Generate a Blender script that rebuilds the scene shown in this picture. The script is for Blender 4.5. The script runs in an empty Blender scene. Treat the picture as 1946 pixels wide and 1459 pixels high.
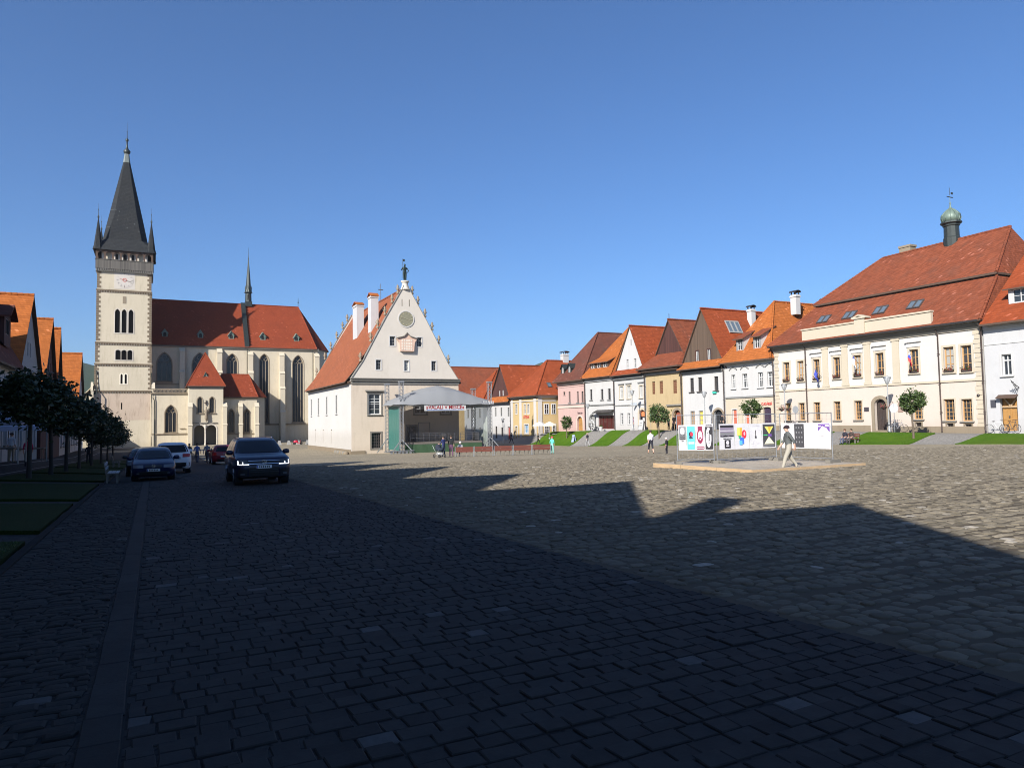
import bpy, bmesh, math, random
import numpy as np
from mathutils import Vector, Matrix, geometry, noise
R = math.radians
rng = random.Random(7)
C = bpy.context.scene.collection
SC = bpy.context.scene

# ---------------------------------------------------------------- camera, sky, sun, exposure
# world axes: +X east across the square, +Y north along the square, camera at the origin
yaw, pit, rol = R(26.8), R(2.99), R(1.0)
f0 = Vector((math.sin(yaw), math.cos(yaw), 0)); r0 = Vector((math.cos(yaw), -math.sin(yaw), 0)); u0 = Vector((0, 0, 1))
fwd = f0*math.cos(pit) + u0*math.sin(pit); u1 = u0*math.cos(pit) - f0*math.sin(pit)
rgt = r0*math.cos(rol) - u1*math.sin(rol); upv = u1*math.cos(rol) + r0*math.sin(rol)
cam = bpy.data.cameras.new('camera'); camo = bpy.data.objects.new('camera', cam); C.objects.link(camo)
cam.sensor_width = 36; cam.lens = 36*1350/1946; cam.clip_end = 12000; cam.clip_start = .05
camo.matrix_world = Matrix(((rgt.x, upv.x, -fwd.x, 0), (rgt.y, upv.y, -fwd.y, 0), (rgt.z, upv.z, -fwd.z, 1.7), (0, 0, 0, 1)))
SC.camera = camo
SUN_AZ, SUN_EL = R(237.5), R(31)
w = bpy.data.worlds.new('World'); SC.world = w; w.use_nodes = True
nt = w.node_tree; bgn = nt.nodes['Background']
sky = nt.nodes.new('ShaderNodeTexSky'); sky.sky_type = 'NISHITA'; sky.sun_disc = False
sky.sun_elevation = SUN_EL; sky.sun_rotation = SUN_AZ; sky.altitude = 300; sky.air_density = 1.0; sky.dust_density = 1.4; sky.ozone_density = 10
nt.links.new(sky.outputs[0], bgn.inputs[0]); bgn.inputs[1].default_value = .09
sl = bpy.data.lights.new('sun', 'SUN'); sl.energy = 5.0; sl.angle = R(.53); sl.color = (1, .95, .88)
so = bpy.data.objects.new('sun', sl); C.objects.link(so)
sdir = Vector((math.sin(SUN_AZ)*math.cos(SUN_EL), math.cos(SUN_AZ)*math.cos(SUN_EL), math.sin(SUN_EL)))
so.rotation_euler = sdir.to_track_quat('Z', 'Y').to_euler(); so.location = sdir*80
SC.view_settings.view_transform = 'Standard'; SC.view_settings.look = 'None'
SC.view_settings.exposure = 0.8; SC.view_settings.gamma = 1; SC.view_settings.use_curve_mapping = False
SC.cycles.filter_width = 1.0; SC.render.filter_size = 1.0; SC.cycles.max_bounces = 6; SC.cycles.diffuse_bounces = 3; SC.cycles.glossy_bounces = 3; SC.cycles.transparent_max_bounces = 12

# ---------------------------------------------------------------- terrain
GP = [(-300, 3.0), (-10, .12), (0, 0), (30, -.50), (50, -1.02), (86, -1.98), (2000, -1.98)]
def lerp(a, b, k): return a + (b - a)*k
def pl(pts, x):
    if x <= pts[0][0]: return pts[0][1]
    for (a, va), (b, vb) in zip(pts, pts[1:]):
        if x <= b: return va + (vb - va)*(x - a)/(b - a)
    return pts[-1][1]
def sm(k): k = min(max(k, 0), 1); return k*k*(3 - 2*k)
def G(s): return pl(GP, s)
PAV = [(0, .05), (35, .12), (56, .26), (78, .26), (100, -.12), (116, -1.6), (130, -1.98)]
def E(t, s):
    """ground height anywhere: the square, the bank up to the east houses and the bank up to the west houses"""
    g = G(s)
    if t > 30: return lerp(g, max(pl(PAV, s), g), sm((t - 52.8)/4.5))
    if t < -1.75: return g + (.065*(-1.75 - max(t, -6.2)) + .55*sm((-6.2 - t)/1.2))*(1 - sm((s - 108)/20))
    return g

# ---------------------------------------------------------------- object helpers
def props(o, label=None, cat=None, group=None, kind=None):
    if label: o['label'] = label
    if cat: o['category'] = cat
    if group: o['group'] = group
    if kind: o['kind'] = kind
    return o
def thing(name, label, cat, loc, rz=0, group=None, kind=None):
    o = bpy.data.objects.new(name, None); C.objects.link(o); o.empty_display_size = .3
    o.location = loc; o.rotation_euler = (0, 0, rz)
    return props(o, label, cat, group, kind)
def wloc(o):
    v = Vector(o.location)
    while o.parent: o = o.parent; v = v + Vector(o.location)
    return v
class MB:
    def __init__(s): s.v = []; s.f = []; s.m = []; s.sm = []
    def face(s, pts, m=0, smooth=False):
        i = len(s.v); s.v += [tuple(p) for p in pts]; s.f.append(tuple(range(i, i+len(pts)))); s.m.append(m); s.sm.append(smooth)
    def mesh(s, vs, fs, m=0, smooth=False):
        i = len(s.v); s.v += [tuple(p) for p in vs]
        for f in fs: s.f.append(tuple(i+k for k in f)); s.m.append(m); s.sm.append(smooth)
    def box(s, x0, x1, y0, y1, z0, z1, m=0):
        v = [(x, y, z) for z in (z0, z1) for y in (y0, y1) for x in (x0, x1)]
        s.mesh(v, [(0, 2, 3, 1), (4, 5, 7, 6), (0, 1, 5, 4), (2, 6, 7, 3), (0, 4, 6, 2), (1, 3, 7, 5)], m)
    def bar(s, a, b, w, h=None, m=0):
        """square bar from a to b"""
        a, b = Vector(a), Vector(b); d = (b-a).normalized(); h = h or w
        x = d.cross(Vector((0, 0, 1)));
        if x.length < 1e-3: x = Vector((1, 0, 0))
        x.normalize(); y = x.cross(d)
        v = [p + x*(w/2*i) + y*(h/2*j) for p in (a, b) for i, j in ((-1, -1), (1, -1), (1, 1), (-1, 1))]
        s.mesh(v, [(3, 2, 1, 0), (4, 5, 6, 7), (0, 1, 5, 4), (1, 2, 6, 5), (2, 3, 7, 6), (3, 0, 4, 7)], m)
    def tube(s, pts, rad, n=8, m=0, cap=True, smooth=True):
        pts = [Vector(p) for p in pts]
        if not isinstance(rad, (list, tuple)): rad = [rad]*len(pts)
        vs = []; fs = []
        for i, p in enumerate(pts):
            d = (pts[min(i+1, len(pts)-1)] - pts[max(i-1, 0)]).normalized()
            x = d.cross(Vector((0, 0, 1)))
            if x.length < .05: x = d.cross(Vector((0, 1, 0)))
            x.normalize(); y = d.cross(x)
            vs += [p + (x*math.cos(2*math.pi*k/n) + y*math.sin(2*math.pi*k/n))*rad[i] for k in range(n)]
        for i in range(len(pts)-1):
            for k in range(n): a = i*n+k; b = i*n+(k+1) % n; fs.append((a, b, b+n, a+n))
        s.mesh(vs, fs, m, smooth)
        if cap:
            s.face(vs[:n][::-1], m); s.face(vs[-n:], m)
    def lathe(s, cx, cy, prof, n=12, m=0, smooth=True, ph=0, sx=1, sy=1):
        vs = []; fs = []
        for r, z in prof: vs += [(cx+sx*r*math.cos(ph+2*math.pi*k/n), cy+sy*r*math.sin(ph+2*math.pi*k/n), z) for k in range(n)]
        for i in range(len(prof)-1):
            for k in range(n): a = i*n+k; b = i*n+(k+1) % n; fs.append((a, b, b+n, a+n))
        s.mesh(vs, fs, m, smooth)
    def slab(s, poly, th, m=0, mside=None):
        """3-D polygon given thickness straight down"""
        p = [Vector(q) for q in poly]; q = [v - Vector((0, 0, th)) for v in p]
        s.face(p, m); s.face(q[::-1], m if mside is None else mside)
        for i in range(len(p)): j = (i+1) % len(p); s.face((p[i], q[i], q[j], p[j]), m if mside is None else mside)
    def tess(s, loops, mp, m=0):
        """planar polygon with holes; loops in (u,v), mp maps (u,v) to 3-D"""
        L = [[Vector((a, b, 0)) for a, b in lp] for lp in loops]
        flat = [q for lp in loops for q in lp]
        i = len(s.v); s.v += [tuple(mp(*q)) for q in flat]
        for t in geometry.tessellate_polygon(L): s.f.append(tuple(i+k for k in t)); s.m.append(m); s.sm.append(False)
    def prism(s, poly, mp, d0, d1, m=0):
        """(u,v) polygon extruded between depths d0 and d1 with mp(u,v,d)"""
        s.tess([poly], lambda u, v: mp(u, v, d0), m); s.tess([poly], lambda u, v: mp(u, v, d1), m)
        for i in range(len(poly)):
            a, b = poly[i], poly[(i+1) % len(poly)]
            s.face((mp(*a, d0), mp(*b, d0), mp(*b, d1), mp(*a, d1)), m)
    def build(s, name, mats, parent=None, loc=None, local=False, attr=None, **kw):
        me = bpy.data.meshes.new(name)
        off = Vector((0, 0, 0))
        if not local: off = wloc(parent) if parent else Vector(loc or (0, 0, 0))
        me.from_pydata([(v[0]-off[0], v[1]-off[1], v[2]-off[2]) for v in s.v], [], s.f)
        if not isinstance(mats, (list, tuple)): mats = [mats]
        for q in mats: me.materials.append(q)
        me.polygons.foreach_set('material_index', s.m); me.polygons.foreach_set('use_smooth', s.sm); me.update()
        o = bpy.data.objects.new(name, me); C.objects.link(o)
        if parent: o.parent = parent
        else: o.location = off if not local else (loc or (0, 0, 0))
        return props(o, **kw)
def children(o): return [c for c in bpy.data.objects if c.parent == o]
def copy_tree(o, parent=None, kids=None):
    c = o.copy(); C.objects.link(c)
    if parent: c.parent = parent
    for ch in list(o.children): copy_tree(ch, c)
    return c

# ---------------------------------------------------------------- materials
K = .58   # aged outdoor surfaces sit below fresh paint
def dim(c): return tuple(q*K for q in c)
def nmat(name):
    m = bpy.data.materials.new(name); m.use_nodes = True; t = m.node_tree
    return m, t, t.nodes['Principled BSDF']
def N(t, typ, **kw):
    n = t.nodes.new(typ)
    for k, v in kw.items():
        if k in n.inputs: n.inputs[k].default_value = v
        else: setattr(n, k, v)
    return n
def math_(t, op, a, b=None):
    n = t.nodes.new('ShaderNodeMath'); n.operation = op
    for i, q in ((0, a), (1, b)):
        if q is None: continue
        if isinstance(q, (int, float)): n.inputs[i].default_value = q
        else: t.links.new(q, n.inputs[i])
    return n.outputs[0]
def mixc(t, fac, a, b, mode='MIX'):
    n = t.nodes.new('ShaderNodeMix'); n.data_type = 'RGBA'; n.blend_type = mode; n.clamp_factor = True
    if isinstance(fac, (int, float)): n.inputs[0].default_value = fac
    else: t.links.new(fac, n.inputs[0])
    for i, q in ((6, a), (7, b)):
        if isinstance(q, (tuple, list)): n.inputs[i].default_value = (*q[:3], 1)
        else: t.links.new(q, n.inputs[i])
    return n.outputs[2]
def ramp(t, fac, lo, hi):
    n = t.nodes.new('ShaderNodeMapRange'); n.clamp = True
    t.links.new(fac, n.inputs[0]); n.inputs[1].default_value = lo; n.inputs[2].default_value = hi
    return n.outputs[0]
def noise_(t, vec, scale, detail=4, rough=.55):
    n = N(t, 'ShaderNodeTexNoise', Scale=scale, Detail=detail, Roughness=rough)
    if vec is not None: t.links.new(vec, n.inputs['Vector'])
    return n.outputs[0]
def pos(t): return t.nodes.new('ShaderNodeNewGeometry').outputs['Position']
def sepx(t, v):
    n = t.nodes.new('ShaderNodeSeparateXYZ'); t.links.new(v, n.inputs[0]); return n.outputs
def comb(t, x, y, z):
    n = t.nodes.new('ShaderNodeCombineXYZ')
    for i, q in enumerate((x, y, z)):
        if isinstance(q, (int, float)): n.inputs[i].default_value = q
        else: t.links.new(q, n.inputs[i])
    return n.outputs[0]
def bump(t, b, h, strength, dist=.02):
    n = N(t, 'ShaderNodeBump', Strength=strength, Distance=dist); t.links.new(h, n.inputs['Height']); t.links.new(n.outputs[0], b.inputs['Normal'])
def simple(name, col, rough=.6, metal=0, emit=0, spec=.5):
    m, t, b = nmat(name); b.inputs['Base Color'].default_value = (*col, 1); b.inputs['Roughness'].default_value = rough; b.inputs['Metallic'].default_value = metal
    b.inputs['Specular IOR Level'].default_value = spec
    if emit: b.inputs['Emission Color'].default_value = (*col, 1); b.inputs['Emission Strength'].default_value = emit
    else:
        n = noise_(t, pos(t), 3.1, 3); t.links.new(mixc(t, ramp(t, n, .25, .75), tuple(c*.9 for c in col), tuple(min(1, c*1.08) for c in col)), b.inputs['Base Color'])
    return m
def plaster(name, col, dirt=.75, stain=.5, zb=.1):
    """lime plaster: broad uneven tone, vertical streaks and fine grain"""
    col = dim(col)
    m, t, b = nmat(name); p = pos(t)
    mp = N(t, 'ShaderNodeMapping'); t.links.new(p, mp.inputs[0]); mp.inputs['Scale'].default_value = (1.4, 1.4, .22)
    streak = noise_(t, mp.outputs[0], 1.3, 5, .65); big = noise_(t, p, .33, 5, .6)
    c = mixc(t, ramp(t, big, .3, .7), tuple(x*.93 for x in col), col)
    d = mixc(t, math_(t, 'MULTIPLY', ramp(t, streak, .52, .85), stain), c, tuple(x*dirt for x in (col[0], col[1]*.96, col[2]*.9)))
    pt = noise_(t, p, 1.1, 8, .7); d = mixc(t, math_(t, 'MULTIPLY', ramp(t, pt, .55, .68), .22*(.4+stain)), d, tuple(x*.72 for x in col))
    pk = noise_(t, p, .7, 6, .65); d = mixc(t, math_(t, 'MULTIPLY', ramp(t, pk, .6, .66), .25*stain), d, tuple(min(1, x*1.12) for x in col))
    hz_ = math_(t, 'SUBTRACT', 1.0, ramp(t, math_(t, 'ADD', sepx(t, p)[2], math_(t, 'MULTIPLY', noise_(t, p, 1.6, 5), 1.1)), zb+.35, zb+1.7))
    d = mixc(t, math_(t, 'MULTIPLY', hz_, .38), d, tuple(x*k for x, k in zip(col, (.62, .58, .52))))
    t.links.new(d, b.inputs['Base Color']); b.inputs['Roughness'].default_value = .9; b.inputs['Specular IOR Level'].default_value = .15
    bump(t, b, noise_(t, p, 9, 4), .25, .02); return m
def tiles(name, col, var=.3, row=.2, moss=.0):
    """plain clay tiles: courses by height, a tone per tile, weathered patches"""
    col = dim(col)
    m, t, b = nmat(name); p = pos(t); x, y, z = sepx(t, p)
    rz = math_(t, 'DIVIDE', z, row); fr = math_(t, 'FRACT', rz); ri = math_(t, 'FLOOR', rz)
    ux = math_(t, 'DIVIDE', math_(t, 'ADD', math_(t, 'ADD', x, y), math_(t, 'MULTIPLY', ri, .11)), .22); ui = math_(t, 'FLOOR', ux); uf = math_(t, 'FRACT', ux)
    wn = t.nodes.new('ShaderNodeTexWhiteNoise'); t.links.new(comb(t, ui, ri, 0), wn.inputs[0])
    var *= .6; c1 = mixc(t, wn.outputs[0], tuple(q*(1-var) for q in col), tuple(min(1, q*(1+var*.5)) for q in col))
    big = noise_(t, p, .25, 6, .65)
    c2 = mixc(t, math_(t, 'MULTIPLY', ramp(t, big, .45, .8), .55), c1, tuple(q*k for q, k in zip(col, (.62, .72, .85))))
    if moss: c2 = mixc(t, math_(t, 'MULTIPLY', ramp(t, noise_(t, p, .6, 6), .5, .7), moss), c2, (.07, .055, .045))
    c2 = mixc(t, math_(t, 'MULTIPLY', math_(t, 'GREATER_THAN', wn.outputs[0], .965), math_(t, 'MULTIPLY', ramp(t, noise_(t, p, .3, 3), .5, .6), .6)), c2, tuple(min(1, q*1.7+.05) for q in col))
    line = math_(t, 'MAXIMUM', math_(t, 'LESS_THAN', fr, .13), math_(t, 'LESS_THAN', uf, .07))
    c3 = mixc(t, math_(t, 'MULTIPLY', line, .45), c2, tuple(q*.35 for q in col))
    t.links.new(c3, b.inputs['Base Color']); b.inputs['Roughness'].default_value = .85; b.inputs['Specular IOR Level'].default_value = .08
    bump(t, b, math_(t, 'SUBTRACT', 1, fr), .7, .03); return m
def boards(name, col, wid=.16):
    """vertical weathered boards"""
    col = dim(col)
    m, t, b = nmat(name); p = pos(t); x, y, z = sepx(t, p)
    u = math_(t, 'DIVIDE', math_(t, 'ADD', x, y), wid); fr = math_(t, 'FRACT', u); ui = math_(t, 'FLOOR', u)
    wn = t.nodes.new('ShaderNodeTexWhiteNoise'); t.links.new(comb(t, ui, 3, 0), wn.inputs[0])
    c = mixc(t, wn.outputs[0], tuple(q*.7 for q in col), tuple(q*1.2 for q in col))
    c = mixc(t, math_(t, 'MULTIPLY', math_(t, 'LESS_THAN', fr, .1), .6), c, tuple(q*.3 for q in col))
    t.links.new(c, b.inputs['Base Color']); b.inputs['Roughness'].default_value = .85; return m
def stone(name, lo, hi, rough=.85, bright=None, spec=.1):
    """laid stones: tone per stone from the mesh attribute 'tint', grain and dirt on top"""
    lo, hi = dim(lo), dim(hi); bright = dim(bright) if bright else None
    m, t, b = nmat(name); a = t.nodes.new('ShaderNodeAttribute'); a.attribute_name = 'tint'; p = pos(t)
    c = mixc(t, a.outputs['Fac'], lo, hi)
    if bright: c = mixc(t, ramp(t, a.outputs['Fac'], .93, .97), c, bright)
    c = mixc(t, math_(t, 'MULTIPLY', ramp(t, noise_(t, p, 7, 6, .7), .4, .75), .45), c, tuple(q*.5 for q in lo))
    c = mixc(t, math_(t, 'MULTIPLY', ramp(t, noise_(t, p, .35, 4), .45, .75), .25), c, tuple(q*.75 for q in hi))
    t.links.new(c, b.inputs['Base Color']); b.inputs['Roughness'].default_value = rough; b.inputs['Specular IOR Level'].default_value = spec
    bump(t, b, noise_(t, p, 40, 5, .7), .35, .006); return m
def far_stones(name, lo, hi, joint, scale, stretch=1.25, spec=.1):
    lo, hi = dim(lo), dim(hi)
    m, t, b = nmat(name); p = pos(t); mp = N(t, 'ShaderNodeMapping'); t.links.new(p, mp.inputs[0]); mp.inputs['Scale'].default_value = (scale, scale*stretch, 0)
    v = N(t, 'ShaderNodeTexVoronoi', Scale=1.0); t.links.new(mp.outputs[0], v.inputs['Vector'])
    e = N(t, 'ShaderNodeTexVoronoi', Scale=1.0); e.feature = 'DISTANCE_TO_EDGE'; t.links.new(mp.outputs[0], e.inputs['Vector'])
    sp = t.nodes.new('ShaderNodeSeparateColor'); t.links.new(v.outputs['Color'], sp.inputs[0])
    c = mixc(t, sp.outputs[0], lo, hi); c = mixc(t, math_(t, 'MULTIPLY', ramp(t, noise_(t, p, .12, 6, .6), .4, .7), .4), c, tuple(q*.8 for q in lo))
    c = mixc(t, math_(t, 'LESS_THAN', e.outputs['Distance'], .045), c, joint)
    t.links.new(c, b.inputs['Base Color']); b.inputs['Roughness'].default_value = .85; b.inputs['Specular IOR Level'].default_value = spec
    bump(t, b, ramp(t, e.outputs['Distance'], 0, .3), .2, .01); return m
def leafm(name, lo, hi):
    m, t, b = nmat(name); g = t.nodes.new('ShaderNodeNewGeometry')
    c = mixc(t, g.outputs['Random Per Island'], lo, hi); t.links.new(c, b.inputs['Base Color']); b.inputs['Roughness'].default_value = .55
    return m
def grassm(name, a, bc, c3):
    m, t, b = nmat(name); p = pos(t)
    c = mixc(t, ramp(t, noise_(t, p, 1.2, 6, .65), .3, .7), a, bc); c = mixc(t, math_(t, 'MULTIPLY', ramp(t, noise_(t, p, .22, 4), .5, .75), .6), c, c3)
    c = mixc(t, math_(t, 'MULTIPLY', ramp(t, noise_(t, p, 25, 2), .45, .7), .5), c, tuple(q*.5 for q in a))
    t.links.new(c, b.inputs['Base Color']); b.inputs['Roughness'].default_value = .9; b.inputs['Specular IOR Level'].default_value = .1
    bump(t, b, noise_(t, p, 30, 3), 1, .05); return m
def woodm(name, col, sc=(1, 1, 12)):
    m, t, b = nmat(name); tc = t.nodes.new('ShaderNodeTexCoord'); mp = N(t, 'ShaderNodeMapping'); t.links.new(tc.outputs['Object'], mp.inputs[0]); mp.inputs['Scale'].default_value = sc
    c = mixc(t, ramp(t, noise_(t, mp.outputs[0], 2, 5, .6), .3, .7), tuple(q*.7 for q in col), col); t.links.new(c, b.inputs['Base Color']); b.inputs['Roughness'].default_value = .7
    return m
WHITE = plaster('white plaster', (.80, .79, .77), .8, .5)
WHITE2 = plaster('greyish white plaster', (.76, .76, .76), .8, .55)
CREAM = plaster('cream plaster', (.80, .70, .54), .85, .25)
IVORY = plaster('ivory plaster', (.86, .83, .785), .85, .25)
PEACH = plaster('pale peach plaster', (.88, .76, .655), .85, .3)
PINK = plaster('pink plaster', (.80, .56, .51), .85, .3)
YELLOW = plaster('yellow plaster', (.80, .60, .30), .85, .25)
OCHRE = plaster('worn ochre plaster', (.70, .54, .31), .7, .8)
BUFF = plaster('old buff church plaster', (.88, .775, .585), .62, .7, -2.0)
BUFF2 = plaster('town hall plaster', (.92, .845, .735), .8, .4, -2.0)
HALLPINK = plaster('pinkish lower plaster', (.92, .785, .63), .75, .7, -2.0)
QUOIN = plaster('dark quoin stone', (.30, .235, .165), .7, .5)
STONE = plaster('weathered sandstone', (.42, .345, .25), .6, .8)
GREYST = plaster('grey stone', (.36, .34, .30), .6, .8)
SHADEPL = plaster('pale blue plaster', (.55, .58, .60), .7, .5)
GREYPL = plaster('dull grey plaster', (.36, .36, .35), .7, .6)
TILE_R = tiles('red clay tiles', (.44, .10, .038), .3)
TILE_O = tiles('orange clay tiles', (.60, .185, .05), .3)
TILE_B = tiles('old brown tiles', (.24, .09, .062), .35, moss=.4)
TILE_D = tiles('weathered red tiles', (.355, .105, .054), .4, moss=.25)
TILE_H = tiles('brownish hall tiles', (.47, .155, .075), .4, moss=.1)
TILE_C = tiles('church red tiles', (.37, .08, .036), .25)
SLATE = tiles('dark slate', (.055, .058, .06), .3, .3)
COPPER = simple('green copper', (.14, .19, .155), .5, .2)
COPDARK = simple('dark weathered copper', (.04, .048, .044), .45, .4)
BOARD_B = boards('brown weathered boards', (.16, .105, .07)); BOARD_D = boards('dark red boards', (.115, .042, .032)); BOARD_G = boards('grey shingle boards', (.17, .155, .135), .25)
WOOD = woodm('oiled brown wood', (.46, .27, .115)); WOODL = woodm('fresh pale timber', (.50, .35, .20), (1, 1, 8)); WOODR = woodm('red brown stained wood', (.13, .03, .016)); WOODD = woodm('dark door wood', (.05, .035, .03))
DOORW = woodm('golden door wood', (.40, .21, .06)); GREYW = woodm('grey weathered wood', (.15, .13, .11))
PANE = simple('window glass', (.03, .036, .042), .06, spec=.6); PANED = simple('dark church glass', (.018, .018, .02), .18)
PANEC = simple('curtained glass', (.30, .30, .28), .12)
WFRAME = simple('white window paint', (.50, .50, .49), .5); DFRAME = simple('dark window paint', (.07, .06, .055), .5); BFRAME = simple('brown window paint', (.17, .085, .05), .5); GFRAME = simple('grey window paint', (.25, .25, .24), .5)
DARK = simple('dark interior', (.012, .011, .010), .9); GUTTER = simple('dark sheet metal', (.05, .045, .042), .45, .5); PIPE = simple('brown downpipe metal', (.10, .075, .065), .5, .4); STEEL = simple('galvanised steel', (.36, .37, .38), .4, .7); STEELD = simple('dark steel', (.12, .12, .125), .5, .6)
BLACK = simple('black rubber', (.012, .012, .013), .7); TIMBER = simple('dark eaves timber', (.075, .045, .03), .8)
# ---------------------------------------------------------------- ground, square, road, banks
def frange(a, b, st):
    n = max(1, round((b-a)/st)); return [a + (b-a)*i/n for i in range(n+1)]
def sheet(name, ts, ss, zf, mats, dz=0, **kw):
    m = MB(); n = len(ts)
    vs = [(t, s, zf(t, s)+dz) for s in ss for t in ts]
    fs = [(j*n+i, j*n+i+1, (j+1)*n+i+1, (j+1)*n+i) for j in range(len(ss)-1) for i in range(n-1)]
    m.mesh(vs, fs, 0, True)
    return m.build(name, mats, **kw)
PAVING = far_stones('small grey paving setts', (.30, .285, .26), (.42, .40, .365), (.16, .15, .14), 6)
COBFAR = far_stones('field cobbles far off', (.31, .266, .19), (.60, .515, .37), (.17, .145, .10), 5.4)
SETTFAR = far_stones('road setts far off', (.046, .044, .043), (.080, .078, .075), (.02, .02, .02), 5.4)
JOINT = simple('sandy joint filling', (.045, .04, .033), .95)
JOINTC = simple('brown sandy bed', (.085, .07, .05), .95, spec=.1)
JOINTD = simple('dark joint filling', (.018, .018, .018), .95)
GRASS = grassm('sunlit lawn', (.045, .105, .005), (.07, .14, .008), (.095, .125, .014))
GRASSW = grassm('lawn with painted shade', (.013, .028, .004), (.02, .038, .006), (.026, .032, .008))  # same grass as GRASS, with the west bank's shade put into its green
FARLAND = grassm('far meadow', (.05, .08, .03), (.08, .10, .04), (.10, .10, .05))
ts = [-4000, -1200, -400, -150, -60, -30, -15] + frange(-10, -1.75, .55) + [5, 15, 25, 35, 45] + frange(52.8, 57.4, .46) + [60, 66, 80, 140, 400, 1200, 4000]
ss = [-200, -60] + frange(-12, 140, 2) + [180, 260, 500, 1500, 5000]
sheet('ground', ts, ss, E, PAVING, -.07, label='grey paved ground running under the whole town square', cat='ground', kind='structure')
sq = sheet('cobbled_square', [5.0] + frange(9, 52.8, 4), frange(-12, 86, 4)+[120, 170], lambda t, s: G(s), COBFAR, -.014, label='wide sunlit cobbled market square between the town hall and the houses', cat='square', kind='structure')
road = sheet('road', [-.14, 1.6, 3.3, 5.0], frange(-12, 86, 4)+[120, 150], lambda t, s: G(s), SETTFAR, -.009, label='dark sett paved road with cars along the shaded side of the square', cat='road', kind='structure')
strip = sheet('roadside_strip', [-1.78, -1.1, -.37], frange(-12, 86, 4)+[120, 150], lambda t, s: G(s), SETTFAR, -.010, label='narrow strip of small setts between the gutter and left lawns', cat='pavement', kind='structure')
gut = sheet('gutter', [-.37, -.14], frange(-12, 86, 4)+[120, 150], lambda t, s: G(s), JOINTD, -.012, label='line of flat gutter slabs along the left edge of the road', cat='gutter', kind='structure')

sheet('west_pavement', frange(-9.0, -1.76, .48), frange(-12, 150, 2), E, SETTFAR, -.045, label='dark paved bank and footpaths between the left lawns and houses', cat='pavement', kind='structure')  # laid over the paler ground; its dark tone deepens the bank's shade by colour
def inview(t, s, smax=1.0, dmin=1.6, dmax=40):
    f = t*f0.x + s*f0.y; r = t*r0.x + s*r0.y
    return dmin < f < dmax and abs(r) < f*.86*smax + 1.2
nr = np.random.default_rng(3)
def lay(stones, base, mat, pname, restname, sides, rest_kind='stuff'):
    """stones: list of (outline [(t,s)..], lift, dome, tint). The 300 that show largest become parts, the rest one mesh."""
    def score(st):
        o = st[0]; t = sum(p[0] for p in o)/len(o); s = sum(p[1] for p in o)/len(o); f = t*f0.x+s*f0.y; r = t*r0.x+s*r0.y
        return (f if abs(r) < f*.74 and f > 2.9 else f+50)
    stones = sorted(stones, key=score)
    def add(V, F, T, st):
        o, lift, dome, tint = st; n = len(o); ct = sum(p[0] for p in o)/n; cs = sum(p[1] for p in o)/n; z = G(cs); k0 = len(V)
        for (a, b) in o: V.append((a, b, z-.03))
        for (a, b) in o: V.append((a, b, z+lift-(.006 if dome == 0 else .009)))
        ins = .93 if dome == 0 else .80
        for (a, b) in o: V.append((ct+(a-ct)*ins, cs+(b-cs)*ins, z+lift))
        if dome: V.append((ct, cs, z+lift+dome))
        for r_ in range(2):
            for i in range(n): j = (i+1) % n; F.append((k0+r_*n+i, k0+r_*n+j, k0+(r_+1)*n+j, k0+(r_+1)*n+i))
        if dome:
            for i in range(n): F.append((k0+2*n+i, k0+2*n+(i+1) % n, k0+3*n))
        else: F.append(tuple(range(k0+2*n, k0+3*n)))
        T += [tint]*(len(V)-len(T))
    def mk(name, sts, loc, smooth, **kw):
        V, F, T = [], [], []
        for st in sts: add(V, F, T, st)
        me = bpy.data.meshes.new(name); me.from_pydata([(a-loc[0], b-loc[1], c-loc[2]) for a, b, c in V], [], F); me.materials.append(mat)
        at = me.attributes.new('tint', 'FLOAT', 'POINT'); at.data.foreach_set('value', T)
        if smooth: me.polygons.foreach_set('use_smooth', [True]*len(F))
        o = bpy.data.objects.new(name, me); C.objects.link(o); o.parent = base; o.location = loc; return props(o, **kw)
    bl = Vector(base.location)
    for st in stones[:300]:
        o = st[0]; ct = sum(p[0] for p in o)/len(o); cs = sum(p[1] for p in o)/len(o)
        mk(pname, [st], (ct, cs, G(cs)), st[2] > .008)
    if len(stones) > 300: mk(restname, stones[300:], (0, 0, 0), stones[400][2] > .008 if len(stones) > 400 else False, kind='stuff')
# road setts: courses across the road, staggered joints, a few paler stones
SETT = stone('dark grey granite setts', (.046, .044, .043), (.080, .078, .075), .8, bright=(.14, .14, .138))
st = []
s = 1.2
while s < 42:
    h = .162 + nr.normal(0, .008); t = -.13 + nr.uniform(-.2, 0); wob = nr.uniform(0, 6)
    while t < 5.0:
        L = max(.11, nr.normal(.195, .035)); a, b = max(t, -.13), min(t+L, 5.04); t += L
        if b-a < .08 or not inview((a+b)/2, s, dmax=42): continue
        g = .006 + (.003 if s > 12 else 0); j = lambda: nr.normal(0, .005)
        dy = .018*math.sin(a*1.9+wob)
        o = [(a+g+j(), s+g+dy+j()), (b-g+j(), s+g+dy+j()), (b-g+j(), s+h-g+dy+j()), (a+g+j(), s+h-g+dy+j())]
        st.append((o, abs(nr.normal(.003, .0035)), 0, min(1, max(0, nr.normal(.45, .16))) if nr.random() > .014 else 1.0))
    s += h
lay(st, road, SETT, 'sett', 'sett_paving', 4)
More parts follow.
